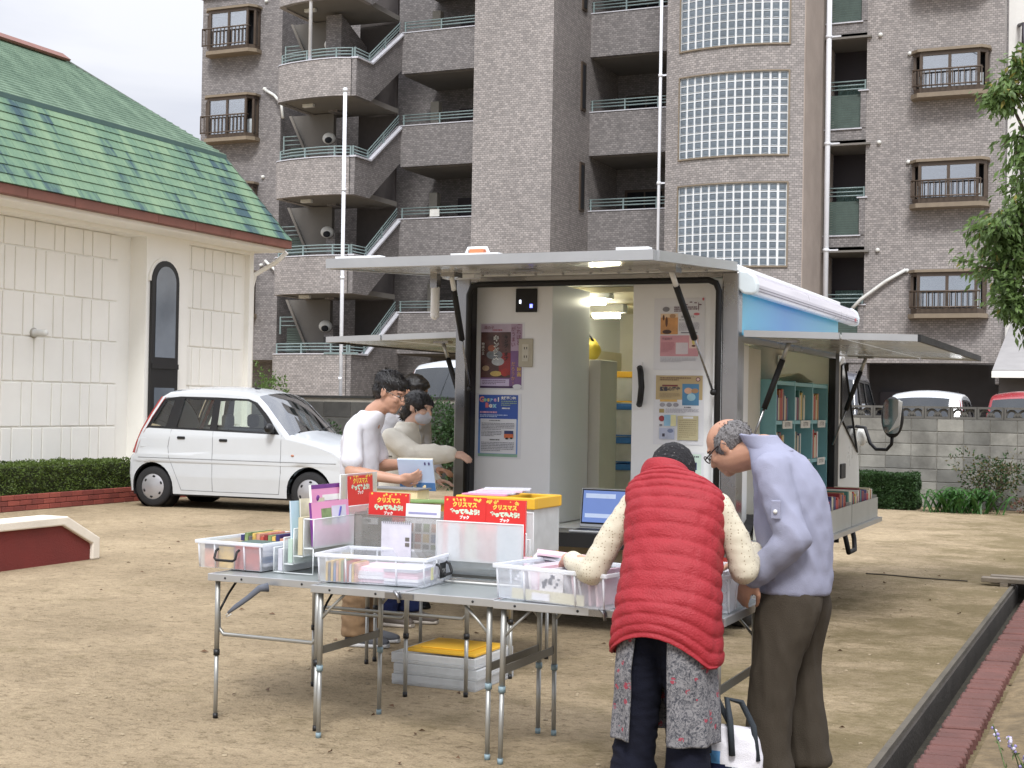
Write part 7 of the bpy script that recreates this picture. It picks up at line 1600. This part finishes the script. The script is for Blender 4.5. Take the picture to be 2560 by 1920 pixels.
# tote bag on the ground
tg = thing('tote_bag', 'navy and white tote bag with dark handles on the ground by the right table', 'bag', (-1.47, 5.5, 0))
tm = MB(); loft(tm, [(V3(-1.49, 5.50, .01), X * .13, Y * .06), (V3(-1.485, 5.50, .10), X * .135, Y * .07), (V3(-1.475, 5.49, .20), X * .12, Y * .05), (V3(-1.475, 5.48, .27), X * .09, Y * .02)], 28, 6, power=3, disp=lambda t, a, p: .012 * mnoise.noise(p * 14))
fuse('sack', tm, [cloth('tote_navy', S(26, 32, 62), .8), cloth('tote_white', S(222, 220, 226), .8), cloth('tote_blue', S(92, 148, 196), .8), mat('tote_red', S(150, 60, 50), .7)], tg, .007, 3, folds(.008, 14, 14, 2), colour=lambda p, n: (3 if p.z < .07 and p.x < -1.54 else 0) if p.z < .125 + .3 * (-1.47 - p.x) * .4 else (2 if p.x < -1.50 and p.z < .18 else 1))
for dx in (-.045, .05): MB().tube([(-1.50 + dx, 5.42, .17), (-1.51 + dx, 5.42, .30), (-1.53 + dx, 5.44, .385), (-1.48 + dx, 5.47, .37), (-1.43 + dx, 5.47, .28), (-1.41 + dx, 5.46, .15)], .013, 6).build('handle', cloth('strap_dark', S(54, 60, 66), .7), tg)
# ================================================================ posters on the truck
def poster(label, x0, z1, x1, z0, y, base, art):
    t = thing('poster', label, 'poster', ((x0 + x1) / 2, y, z0)); w, h = x1 - x0, z1 - z0; MB().box(x0, y - .0012, z0, x1, y, z1).build('sheet', base, t); lay = [0]
    def r_(a, b_, c, d, m_, nm='print'):
        lay[0] += 1; yy = y - .0013 - .0003 * lay[0]; return MB().box(x0 + a * w, yy - .0002, z1 - d * h, x0 + c * w, yy, z1 - b_ * h).build(nm, m_, t)
    def tx(s, a, b_, size, m_, vert=False, sx=1.0, bold=0.0):
        lay[0] += 1; yy = y - .0016 - .0003 * lay[0]; m0 = MB()
        for k, ch in enumerate(s if vert else [s]): add_text(m0, ch, size, (x0 + a * w, yy, z1 - b_ * h - (k * size * 1.02 if vert else 0)), (1, 0, 0), (0, 0, 1), sx=sx, bold=bold)
        m0.build('lettering', m_, t)
    def lines(a, b_, c, d, n, m_, seed=0, fill=.45):
        lay[0] += 1; yy = y - .0016 - .0003 * lay[0]; m0 = MB(); q = random.Random(seed); ph = (d - b_) / n
        for k in range(n):
            zt = z1 - (b_ + k * ph) * h; xx = a; end = c if k < n - 1 else a + (c - a) * .6
            while xx < end - .01:
                sw = q.uniform(.012, .034); m0.box(x0 + xx * w, yy - .0002, zt - ph * fill * h, x0 + min(xx + sw, end) * w, yy, zt); xx += sw + q.uniform(.004, .014)
        m0.build('small_print', m_, t)
    def disc(a, b_, ra, rb_, m_, nm='print'):
        lay[0] += 1; yy = y - .0013 - .0003 * lay[0]; MB().prism([(x0 + (a + ra * math.cos(k)) * w, z1 - b_ * h + rb_ * h * math.sin(k)) for k in [2 * math.pi * i / 20 for i in range(20)]], 'y', yy - .0002, yy).build(nm, m_, t)
    art(r_, tx, lines, disc)
M_PW = mat('poster_white', S(222, 224, 230), .35, var=.02)
def pm(n, r, g, b_, v=.1, vs_=14): return mat('print_' + n, S(r, g, b_), .35, var=v, vs=vs_)
def a1(r_, tx, lines, disc):
    r_(.03, .02, .95, .97, pm('violet', 118, 84, 132, .25, 5)); r_(.70, .02, .95, .42, pm('mauve', 176, 154, 178, .2, 6)); r_(.03, .02, .70, .16, pm('lilac', 186, 170, 190, .2, 8)); r_(.03, .14, .70, .82, pm('umber', 84, 56, 54, .6, 16)); r_(.44, .45, .70, .78, pm('crimson', 140, 40, 42, .4, 12))
    disc(.34, .48, .18, .07, pm('slate', 120, 126, 132, .4, 20)); disc(.42, .58, .14, .06, pm('silver', 170, 174, 178, .4, 20)); disc(.28, .38, .09, .05, pm('brick', 150, 86, 62, .4, 20)); disc(.15, .68, .08, .04, pm('sand', 176, 150, 120, .4, 20)); disc(.38, .76, .13, .04, pm('ochre', 190, 164, 92, .4, 20)); disc(.58, .74, .09, .06, pm('red', 160, 44, 40, .4, 20))
    r_(.04, .84, .68, .945, pm('palelilac', 196, 184, 214, .08)); lines(.08, .86, .6, .93, 3, pm('plum', 96, 74, 110), 4); r_(.03, .945, .95, .975, pm('deepviolet', 62, 34, 80)); disc(.86, .95, .10, .035, M_PW)
    tx('キング・オブ', .60, .22, .030, pm('black', 22, 20, 24), True, bold=.001); tx('キングス', .38, .24, .043, M_WHT, True, 1.0, .003); tx('キングス', .385, .24, .042, pm('black', 22, 20, 24), True, 1.0, .0004)
    tx('これほど', .88, .06, .038, pm('wine', 110, 44, 66), True); tx('がうまい', .76, .10, .036, pm('wine', 110, 44, 66), True); tx('映画', .90, .70, .034, M_GOLD, True); tx('だろうか!', .77, .62, .033, pm('amber', 206, 158, 92), True); tx('森の子', .22, .075, .026, pm('wine', 110, 44, 66)); tx('物語の王', .09, .32, .022, M_WHT, True); lines(.3, .10, .66, .13, 1, pm('rose', 170, 96, 110), 3, .7)
poster('purple and red film poster with white vertical lettering on the truck cabinet', -4.325, 2.093, -3.978, 1.619, 9.1385, M_PW, a1)
def a2(r_, tx, lines, disc):
    r_(.05, .02, .93, .40, pm('royal', 48, 84, 168, .12, 4)); r_(.05, .40, .93, .97, pm('azure', 96, 140, 206, .1, 4)); r_(.095, .39, .90, .925, M_PW); r_(.05, .93, .93, .975, pm('sage', 140, 176, 156))
    for i, (ch, c) in enumerate(zip('Gospel', ((228, 150, 140), (146, 206, 178), (232, 206, 120), (150, 196, 230), (214, 170, 214), (236, 232, 226)))): tx(ch, .12 + .075 * i, .095, .052 if i == 0 else .038, pm('g%d' % i, *c), bold=.003)
    for i, (ch, c) in enumerate(zip('Box', ((226, 120, 120), (236, 232, 226), (150, 206, 226)))): tx(ch, .24 + .085 * i, .185, .044, pm('b%d' % i, *c), bold=.003)
    tx('支援募集中!', .72, .07, .022, M_WHT, bold=.001); lines(.56, .11, .90, .2, 3, pm('lime', 150, 176, 150), 2, .5); lines(.58, .215, .88, .25, 1, M_WHT, 7, .6); lines(.09, .275, .72, .31, 1, pm('pinkink', 232, 176, 200), 8, .8); lines(.09, .325, .72, .37, 2, pm('sky', 186, 206, 236), 9, .7)
    gk_ = pm('greyink', 110, 112, 124); lines(.3, .41, .7, .43, 1, gk_, 1, .7); lines(.13, .455, .86, .57, 5, gk_, 2, .4); lines(.13, .58, .58, .67, 4, gk_, 3, .4); lines(.32, .705, .68, .725, 1, pm('black', 22, 20, 24), 5, .8); lines(.13, .75, .86, .90, 6, gk_, 6, .4)
    r_(.64, .57, .84, .62, pm('navy', 50, 60, 104)); r_(.64, .62, .84, .68, pm('terracotta', 206, 110, 70)); disc(.70, .69, .035, .015, pm('black', 22, 20, 24)); disc(.80, .685, .03, .013, pm('black', 22, 20, 24))
poster('blue and white poster with rainbow lettering and a little orange van on the truck cabinet', -4.341, 1.592, -3.994, 1.135, 9.1385, M_PW, a2)
def a3(r_, tx, lines, disc):
    r_(.13, .215, .475, .505, pm('amberpic', 206, 150, 92, .3, 10)); r_(.13, .215, .475, .27, pm('creampic', 226, 200, 170, .15)); disc(.25, .33, .025, .07, pm('brown', 96, 60, 40)); disc(.19, .27, .02, .04, pm('brown', 96, 60, 40)); disc(.26, .47, .09, .03, pm('darkbrown', 70, 44, 36)); disc(.37, .25, .06, .03, pm('tan', 180, 140, 100))
    r_(.13, .52, .88, .81, pm('rosepic', 206, 150, 160, .15, 7)); r_(.44, .62, .68, .78, pm('pale', 214, 206, 214, .1)); r_(.70, .52, .88, .7, pm('blush', 222, 196, 190, .1)); disc(.79, .60, .035, .05, pm('straw', 206, 190, 110)); disc(.79, .665, .04, .015, pm('brown', 96, 60, 40)); disc(.84, .225, .06, .018, pm('coral', 206, 110, 120)); disc(.24, .155, .07, .035, pm('ash', 126, 126, 134))
    lines(.40, .12, .86, .20, 3, pm('plumink', 110, 84, 100), 4, .6); tx('椅子と鏡です。', .69, .265, .019, pm('inky', 60, 58, 72), sx=.8); lines(.5, .3, .8, .32, 1, pm('greyink', 110, 112, 124), 2); lines(.5, .345, .9, .46, 7, pm('faint', 172, 172, 184), 3, .5); r_(.54, .475, .86, .49, pm('ash', 126, 126, 134)); tx('予談椅子', .27, .57, .019, pm('plumink', 110, 84, 100)); lines(.16, .62, .42, .76, 5, pm('rosetext', 186, 120, 132), 5, .4); lines(.14, .83, .85, .90, 4, pm('faint', 172, 172, 184), 6, .5)
    for i in range(5): disc(.55 + .09 * i, .075 + .02 * math.sin(i * 2), .03, .008, pm('plumink', 110, 84, 100))
    disc(.88, .12, .008, .06, pm('plumink', 110, 84, 100)); disc(.97, .02, .02, .02, pm('coral', 206, 110, 120))
poster('white flyer with amber and pink pictures, uppermost on the sliding door', -3.023, 2.247, -2.67, 1.767, 9.1235, M_PW, a3)
def a4(r_, tx, lines, disc):
    r_(.04, .0, .97, .35, pm('khaki', 186, 166, 124, .1, 4)); r_(.57, .12, .90, .43, pm('tealblue', 76, 134, 176, .12, 6)); disc(.69, .22, .08, .045, pm('flesh', 222, 178, 150, .2)); disc(.82, .22, .07, .035, pm('tan', 180, 140, 100)); disc(.75, .31, .085, .055, pm('ice', 160, 206, 224, .15)); disc(.88, .055, .045, .03, pm('wine', 110, 44, 66)); disc(.88, .055, .03, .02, pm('blush', 222, 196, 190))
    r_(.17, .135, .48, .16, pm('maroon', 120, 56, 52)); tx('聖書の歴史', .325, .20, .030, pm('inky', 60, 58, 72), sx=.95, bold=.001); lines(.12, .03, .74, .085, 2, pm('brown', 96, 60, 40), 3, .5); lines(.12, .255, .52, .325, 4, pm('taupe', 150, 134, 104), 2, .45); r_(.13, .35, .47, .38, pm('goldband', 206, 170, 96)); 
    for i in range(3): disc(.18 + .135 * i, .425, .055, .03, pm('stonegrey', 150, 150, 158, .3, 20))
    r_(.12, .485, .215, .54, pm('olive', 164, 146, 90)); lines(.25, .48, .9, .545, 4, pm('faint', 172, 172, 184), 5, .5); disc(.17, .625, .055, .042, pm('redseal', 150, 50, 56)); r_(.22, .57, .46, .73, pm('mapblue', 140, 186, 214, .12)); r_(.35, .57, .46, .73, pm('mapyellow', 222, 218, 170, .12)); r_(.49, .58, .90, .93, pm('parchment', 190, 182, 146, .12)); lines(.52, .64, .87, .91, 9, pm('taupe', 150, 134, 104), 7, .3); r_(.60, .59, .80, .62, M_PW); r_(.13, .76, .43, .92, pm('bluegrey', 176, 184, 206, .15)); disc(.35, .80, .06, .03, pm('steelink', 116, 128, 160)); r_(.19, .84, .24, .885, pm('inky', 60, 58, 72)); r_(.13, .705, .185, .735, pm('ash', 126, 126, 134)); lines(.62, .45, .84, .47, 1, pm('inky', 60, 58, 72), 8, .8)
poster('flyer with khaki header and blue picture, second on the sliding door', -3.017, 1.73, -2.668, 1.267, 9.1235, M_PW, a4)
def a5(r_, tx, lines, disc):
    r_(.04, .03, .95, .97, pm('mintpale', 200, 222, 210, .08)); r_(.72, .16, .86, .28, pm('navy', 50, 60, 104)); lines(.1, .06, .9, .14, 2, pm('inky', 60, 58, 72), 2, .5); lines(.1, .4, .9, .9, 9, pm('faint', 172, 172, 184), 3, .4)
poster('pale green flyer lowest on the sliding door behind the knit cap', -3.0, 1.22, -2.663, .802, 9.1235, M_PW, a5)
# ================================================================ plants
def leafm(name, c, tr=.35, var=.5):
    t = NT(name); p = t.N('ShaderNodeNewGeometry').outputs['Position']; n = t.N('ShaderNodeTexNoise', {'Vector': p, 'Scale': 7, 'Detail': 3}); n2 = t.N('ShaderNodeTexWhiteNoise', {'Vector': t.N('ShaderNodeVectorMath', {0: t.N('ShaderNodeVectorMath', {0: p, 3: 22.0}, operation='SCALE').outputs[0]}, operation='FLOOR').outputs[0]})
    m = t.N('ShaderNodeMath', {0: n.outputs[0], 1: n2.outputs['Value']}, operation='ADD'); mr = t.N('ShaderNodeMapRange', {'Value': m.outputs[0], 'From Min': .35, 'From Max': 1.5, 'To Min': 1 - var, 'To Max': 1 + var})
    k = t.N('ShaderNodeVectorMath', {0: c, 3: mr.outputs[0]}, operation='SCALE'); b = t.N('ShaderNodeBsdfPrincipled', {'Base Color': k.outputs[0], 'Roughness': .45, 'Specular IOR Level': .4}); tl_ = t.N('ShaderNodeBsdfTranslucent', {'Color': k.outputs[0]})
    mx_ = t.N('ShaderNodeMixShader', {0: tr, 1: b.outputs[0], 2: tl_.outputs[0]}); t.L(mx_.outputs[0], t.out.inputs[0]); return t.m
L_HEDGE = leafm('hedge_leaf', S(86, 104, 48)); L_TREE = leafm('tree_leaf', S(96, 118, 66), .4, .45); L_TREEY = leafm('tree_leaf_turning', S(150, 140, 74), .4); L_DARK = leafm('shrub_leaf', S(56, 80, 46)); L_STRAP = leafm('strap_leaf', S(62, 100, 48), .3, .4); L_BROWN = leafm('dull_leaf', S(92, 86, 58)); M_BARK = mat('bark', S(92, 80, 68), .9, var=.25, vs=9, bump=.6, bs=40, coord='World'); L_FLW = mat('flower_white', S(206, 200, 214), .7); L_LILAC = mat('flower_lilac', S(150, 140, 190), .7); L_SAGE = leafm('sage_leaf', S(104, 124, 78))
def leaf(mb, p, d, n, L, w, mi=0, fold=.15):
    d = d.normalized(); s = d.cross(n).normalized(); n = s.cross(d); a = p; b = p + d * L * .45 + s * w + n * fold * w; c = p + d * L - n * L * .12; e_ = p + d * L * .45 - s * w + n * fold * w; m = p + d * L * .45
    mb.add([a, b, c, e_, m], [(0, 1, 4), (4, 1, 2), (0, 4, 3), (4, 2, 3)], mi)
def rv(q): return Vector((q.gauss(0, 1), q.gauss(0, 1), q.gauss(0, 1))).normalized()
def leaf_box(mb, x0, x1, y0, y1, z0, z1, n, L, seed, mi=0, bump_=.05):
    q = random.Random(seed)
    for i in range(n):
        f_ = q.random(); x, y, z = q.uniform(x0, x1), q.uniform(y0, y1), q.uniform(z0, z1); nrm = Vector((0, 0, 1))
        if f_ < .4: z = z1 + bump_ * mnoise.noise(Vector((x * 4, y * 4, 0))) - abs(q.gauss(0, .02))
        elif f_ < .8: x = (x1 if x1 > x0 else x0) + bump_ * mnoise.noise(Vector((y * 4, z * 6, 2))) - abs(q.gauss(0, .02)); nrm = Vector((1, 0, 0))
        else: y = y0 + bump_ * mnoise.noise(Vector((x * 4, z * 6, 5))); nrm = Vector((0, -1, 0))
        d = (nrm * .7 + rv(q)).normalized(); leaf(mb, Vector((x, y, z)), d, rv(q), L * q.uniform(.6, 1.2), L * .28, mi)
def core(x0, x1, y0, y1, z0, z1, m_, par_): return MB().box(x0, y0, z0, x1, y1, z1).build('twigs', m_, par_)
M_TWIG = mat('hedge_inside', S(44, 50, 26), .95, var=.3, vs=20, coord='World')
hg = thing('clipped_hedge', 'long clipped green hedge in the brick planter below the hall', 'hedge', (-13.85, 14.8, .16))
core(-14.2, -13.66, 11.6, 17.0, .16, .55, M_TWIG, hg); lv = MB(); leaf_box(lv, -14.22, -13.60, 12.6, 17.05, .18, .60, 17000, .035, 1); tag(lv.build('foliage', L_HEDGE, hg), kind='stuff')
def blob(name, label, cat_, c, r_, n, L, mats, seed, tone=0, wood=M_TWIG, z0=0):
    t = thing(name, label, cat_, (c[0], c[1], z0)); q = random.Random(seed); mb = MB(); cs = [(Vector(c) + Vector((q.uniform(-.6, .6) * r_[0], q.uniform(-.6, .6) * r_[1], q.uniform(-.5, .7) * r_[2])), q.uniform(.35, .6)) for _ in range(14)]
    for i in range(n):
        cc, k = q.choice(cs); d = rv(q); p = cc + Vector((d.x * r_[0], d.y * r_[1], d.z * r_[2])) * k * q.uniform(.6, 1.0)
        if p.z < z0 + .02: continue
        leaf(mb, p, (d + rv(q) * .8), rv(q), L * q.uniform(.6, 1.3), L * .26, q.randrange(len(mats)) if len(mats) > 1 else 0)
    tag(mb.build('foliage', mats, t), kind='stuff'); st_ = MB()
    for k in range(7): a = q.uniform(0, 6.28); st_.tube([(c[0], c[1], z0), (c[0] + math.cos(a) * r_[0] * .3, c[1] + math.sin(a) * r_[1] * .3, c[2]), (c[0] + math.cos(a) * r_[0] * .6, c[1] + math.sin(a) * r_[1] * .6, c[2] + r_[2] * .5)], [.02, .012, .005], 5)
    st_.build('stems', M_BARK, t); return t
blob('wall_shrub', 'leafy green shrub against the wall just left of the truck', 'shrub', (-11.1, 22.4, .78), (.75, .5, .75), 5200, .07, [L_DARK], 3)
blob('wall_shrub', 'low dark shrub by the wall behind the white T-shirt', 'shrub', (-12.3, 22.6, .55), (.6, .4, .55), 3000, .07, [L_DARK], 4)
blob('wall_shrub', 'small shrub by the wall seen through the white car windscreen', 'shrub', (-13.9, 22.8, .6), (.5, .3, .55), 1800, .07, [L_DARK], 8)
blob('wall_shrub', 'bright green bush beside the corner of the hall', 'shrub', (-16.9, 25.2, 1.1), (.55, .5, 1.0), 2600, .08, [L_TREE], 5)
bh = thing('box_hedge', 'low box-shaped green hedge by the block wall right of the truck', 'hedge', (-3.6, 22.6, 0)); core(-4.4, -3.25, 22.45, 22.95, 0, .47, M_TWIG, bh); lv = MB(); leaf_box(lv, -4.45, -3.2, 22.38, 22.98, .02, .53, 9000, .04, 6); 
q = random.Random(61)
for i in range(6000): x, z = q.uniform(-4.45, -3.2), q.uniform(.02, .54); leaf(lv, Vector((x, 22.38 + .05 * mnoise.noise(Vector((x * 5, z * 6, 1))), z)), Vector((0, -.6, .3)) + rv(q), rv(q), .04, .011)
tag(lv.build('foliage', L_DARK, bh), kind='stuff')
sp2 = thing('strap_leaf_plant', 'clump of arching bright green strap leaves by the block wall', 'plant', (-2.55, 22.3, 0)); q = random.Random(9)
for i in range(130):
    b0 = Vector((q.gauss(-2.55, .24), q.gauss(22.35, .14), 0)); a = q.uniform(0, 6.28); L_ = q.uniform(.38, .66); h_ = q.uniform(.38, .62); o_ = Vector((math.cos(a), math.sin(a), 0)); pts = [b0 + o_ * L_ * t * .85 + Z * h_ * (1.75 * t - 1.25 * t * t) for t in (0, .25, .5, .75, 1)]; s_ = Vector((-o_.y, o_.x, 0)); ws = (.012, .019, .02, .014, .002); mb = MB(); mb.add([p + s_ * w * k for p, w in zip(pts, ws) for k in (1, -1)], [(2 * j, 2 * j + 1, 2 * j + 3, 2 * j + 2) for j in range(4)], 0, True); mb.build('leaf', L_STRAP, sp2)
blob('dull_shrub', 'sparse brownish shrub behind the strap-leaf plant', 'shrub', (-2.15, 22.85, .45), (.6, .3, .5), 1700, .055, [L_BROWN, L_DARK], 10)
blob('dull_shrub', 'low rusty ground shrub at the right end of the block wall', 'shrub', (-1.35, 22.8, .14), (.5, .25, .18), 700, .05, [mat('rust_leaf', S(96, 62, 50), .8, var=.3, vs=9, coord='World'), L_BROWN], 12)
# ---- tree at the right edge
def tree(label, base, height, crown, n, seed, mats, L, name='garden_tree'):
    t = thing(name, label, 'tree', base); q = random.Random(seed); b0 = Vector(base); tips = []
    tk_ = MB(); top = b0 + Vector((.1, .05, height * .75)); tk_.tube([b0, b0.lerp(top, .3) + Vector((.05, 0, 0)), b0.lerp(top, .65) + Vector((-.05, .04, 0)), top], [.10, .085, .06, .03], 10)
    tk_.build('trunk', M_BARK, t); br = MB()
    for c, r_ in crown:
        c = Vector(c); s0 = b0.lerp(top, q.uniform(.35, .9)); md = s0.lerp(c, .5) + Vector((0, 0, .15)); br.tube([s0, md, c], [.035, .022, .012], 6)
        for k in range(9):
            d = rv(q); e_ = c + Vector((d.x, d.y, d.z * .8)) * r_ * q.uniform(.75, 1.05); m2 = c.lerp(e_, .5) + rv(q) * .06; br.tube([c, m2, e_], [.010, .006, .003], 5); tips.append((c, m2, e_))
    br.build('branches', M_BARK, t); mb = MB()
    for i in range(n):
        c, m2, e_ = q.choice(tips); f_ = q.random(); p = (c.lerp(m2, f_ * 2) if f_ < .5 else m2.lerp(e_, f_ * 2 - 1)) + rv(q) * q.uniform(.0, .13); d = (e_ - c).normalized() * .7 + rv(q) * .6 + Vector((0, 0, -.55))
        leaf(mb, p, d, rv(q) + Vector((0, 0, 1.2)), L * q.uniform(.7, 1.25), L * .21, 1 if q.random() < .09 and mnoise.noise(p * 1.7) > .0 else 0, .2)
    tag(mb.build('crown', mats, t), kind='stuff'); return t
cr = [((-1.02, 11.5, 2.62), .36), ((-.86, 11.5, 3.08), .42), ((-1.06, 11.4, 2.92), .26), ((-.74, 11.5, 2.36), .36), ((-.84, 11.5, 3.62), .28), ((-.82, 11.5, 4.12), .26), ((-1.0, 11.5, 3.98), .16), ((-.55, 11.6, 2.8), .4), ((-.5, 11.5, 3.5), .45), ((-.45, 11.5, 4.3), .42), ((-.3, 11.5, 2.4), .4), ((-.95, 11.45, 2.35), .28), ((-.9, 11.55, 2.8), .35), ((-.7, 11.5, 3.3), .35), ((-.2, 11.5, 3.1), .5), ((.1, 11.5, 3.8), .6), ((.2, 11.5, 3.0), .5)]
tree('leafy garden tree with slightly yellowing leaves at the right edge', (.0, 11.7, 0), 5.0, cr, 13000, 31, [L_TREE, L_TREEY], .072)
tree('broad tree outside the right edge whose crown shades the drain and right table', (2.3, 2.6, 0), 5.6, [((2.2, 2.5, 4.4), 1.0), ((1.3, 2.9, 4.2), .9), ((2.9, 2.9, 4.5), .9), ((1.7, 3.6, 4.6), .9), ((.8, 3.6, 4.3), .7), ((2.1, 1.8, 4.8), .9), ((1.2, 2.0, 4.6), .8), ((1.6, 2.8, 5.2), .9), ((2.6, 3.7, 4.5), .8)], 3600, 44, [L_TREE, L_TREEY], .17)
# flowering plants in the bed
def lav(label, c, n, seed):
    t = thing('flowering_herb', label, 'plant', (c[0], c[1], 0)); q = random.Random(seed); st_, fl, lv_ = MB(), MB(), MB()
    for i in range(n):
        b0 = Vector((c[0] + q.gauss(0, .09), c[1] + q.gauss(0, .12), 0)); tip = b0 + Vector((q.gauss(0, .07), q.gauss(0, .07), q.uniform(.12, .30))); st_.tube([b0, b0.lerp(tip, .5) + rv(q) * .02, tip], .0025, 4)
        for k in range(10): p = b0.lerp(tip, q.uniform(.15, .75)); leaf(lv_, p, rv(q) + Vector((0, 0, .5)), rv(q), q.uniform(.025, .05), .006)
        for k in range(9): p = b0.lerp(tip, q.uniform(.78, 1.0)) + rv(q) * .008; fl.ell(p, q.uniform(.004, .008), 6, 4, mi=0 if q.random() < .6 else 1)
    st_.build('stems', L_SAGE, t); tag(lv_.build('leaves', L_SAGE, t), kind='stuff'); tag(fl.build('flowers', [L_FLW, L_LILAC], t), kind='stuff')
lav('white-flowered herb at the bottom right corner', (-.30, 5.95, 0), 34, 1); lav('lilac-flowered herb further up the right edge of the bed', (-.08, 7.2, 0), 30, 2); lav('small flowering herb right of the brick edging', (-.18, 6.5, 0), 20, 3)
# ---- neighbours beyond the apartment house
nb = thing('white_house', 'bright white house beyond the right end of the apartment building', 'building', (2, 41, 0)); M_WH = mat('white_render', S(236, 234, 230), .8, var=.04, coord='World')
MB().box(-3.75, 39, 2.9, 8, 48, 15).build('wall', M_WH, nb)
for z in (3.4, 6.6, 9.8, 12.6):
    for x in (-2.0, 1.2): f_ = MB().box(x, 38.9, z, x + 1.3, 39.0, z + 1.6).build('window', M_BRZ, nb); MB().box(x + .07, 38.89, z + .07, x + 1.23, 38.899, z + 1.53).build('pane', M_DARK, f_)
    MB().tube([(-3.1, 38.99, z + 1.8), (-2.95, 38.6, z + 1.75), (-2.95, 38.6, z + .8), (-3.1, 38.99, z + .7)], .05, 6).build('bracket', M_DOOR, nb)
gs = thing('grey_shed', 'grey sloping shed roof beside the right end of the apartment building', 'shed', (0, 35, 0)); MB().prism([(32.6, 2.35), (37.5, 3.75), (37.5, 3.85), (32.6, 2.45)], 'x', -3.05, 6).build('roof', mat('shed_roof', S(150, 148, 148), .7, var=.12, vs=3, coord='World'), gs); MB().box(-2.95, 33.0, 0, 6, 33.15, 2.4).build('wall', mat('shed_wall', S(84, 80, 78), .8, var=.1, coord='World'), gs); MB().box(-3.06, 32.55, 2.28, 6, 32.62, 2.42).build('gutter', M_CREAM, gs)
for x in (-2.4, -1.0): MB().box(x, 32.98, .9, x + .9, 32.998, 2.0).build('window', M_DARK, gs)
tag(MB().tube([(-11.5 + .9 * i, 33 - .35 * i, 15.6 - .62 * i + .012 * i * i) for i in range(14)], .012, 5).build('power_line', M_RUB), 'thin dark cable crossing in front of the right bay windows', 'cable')
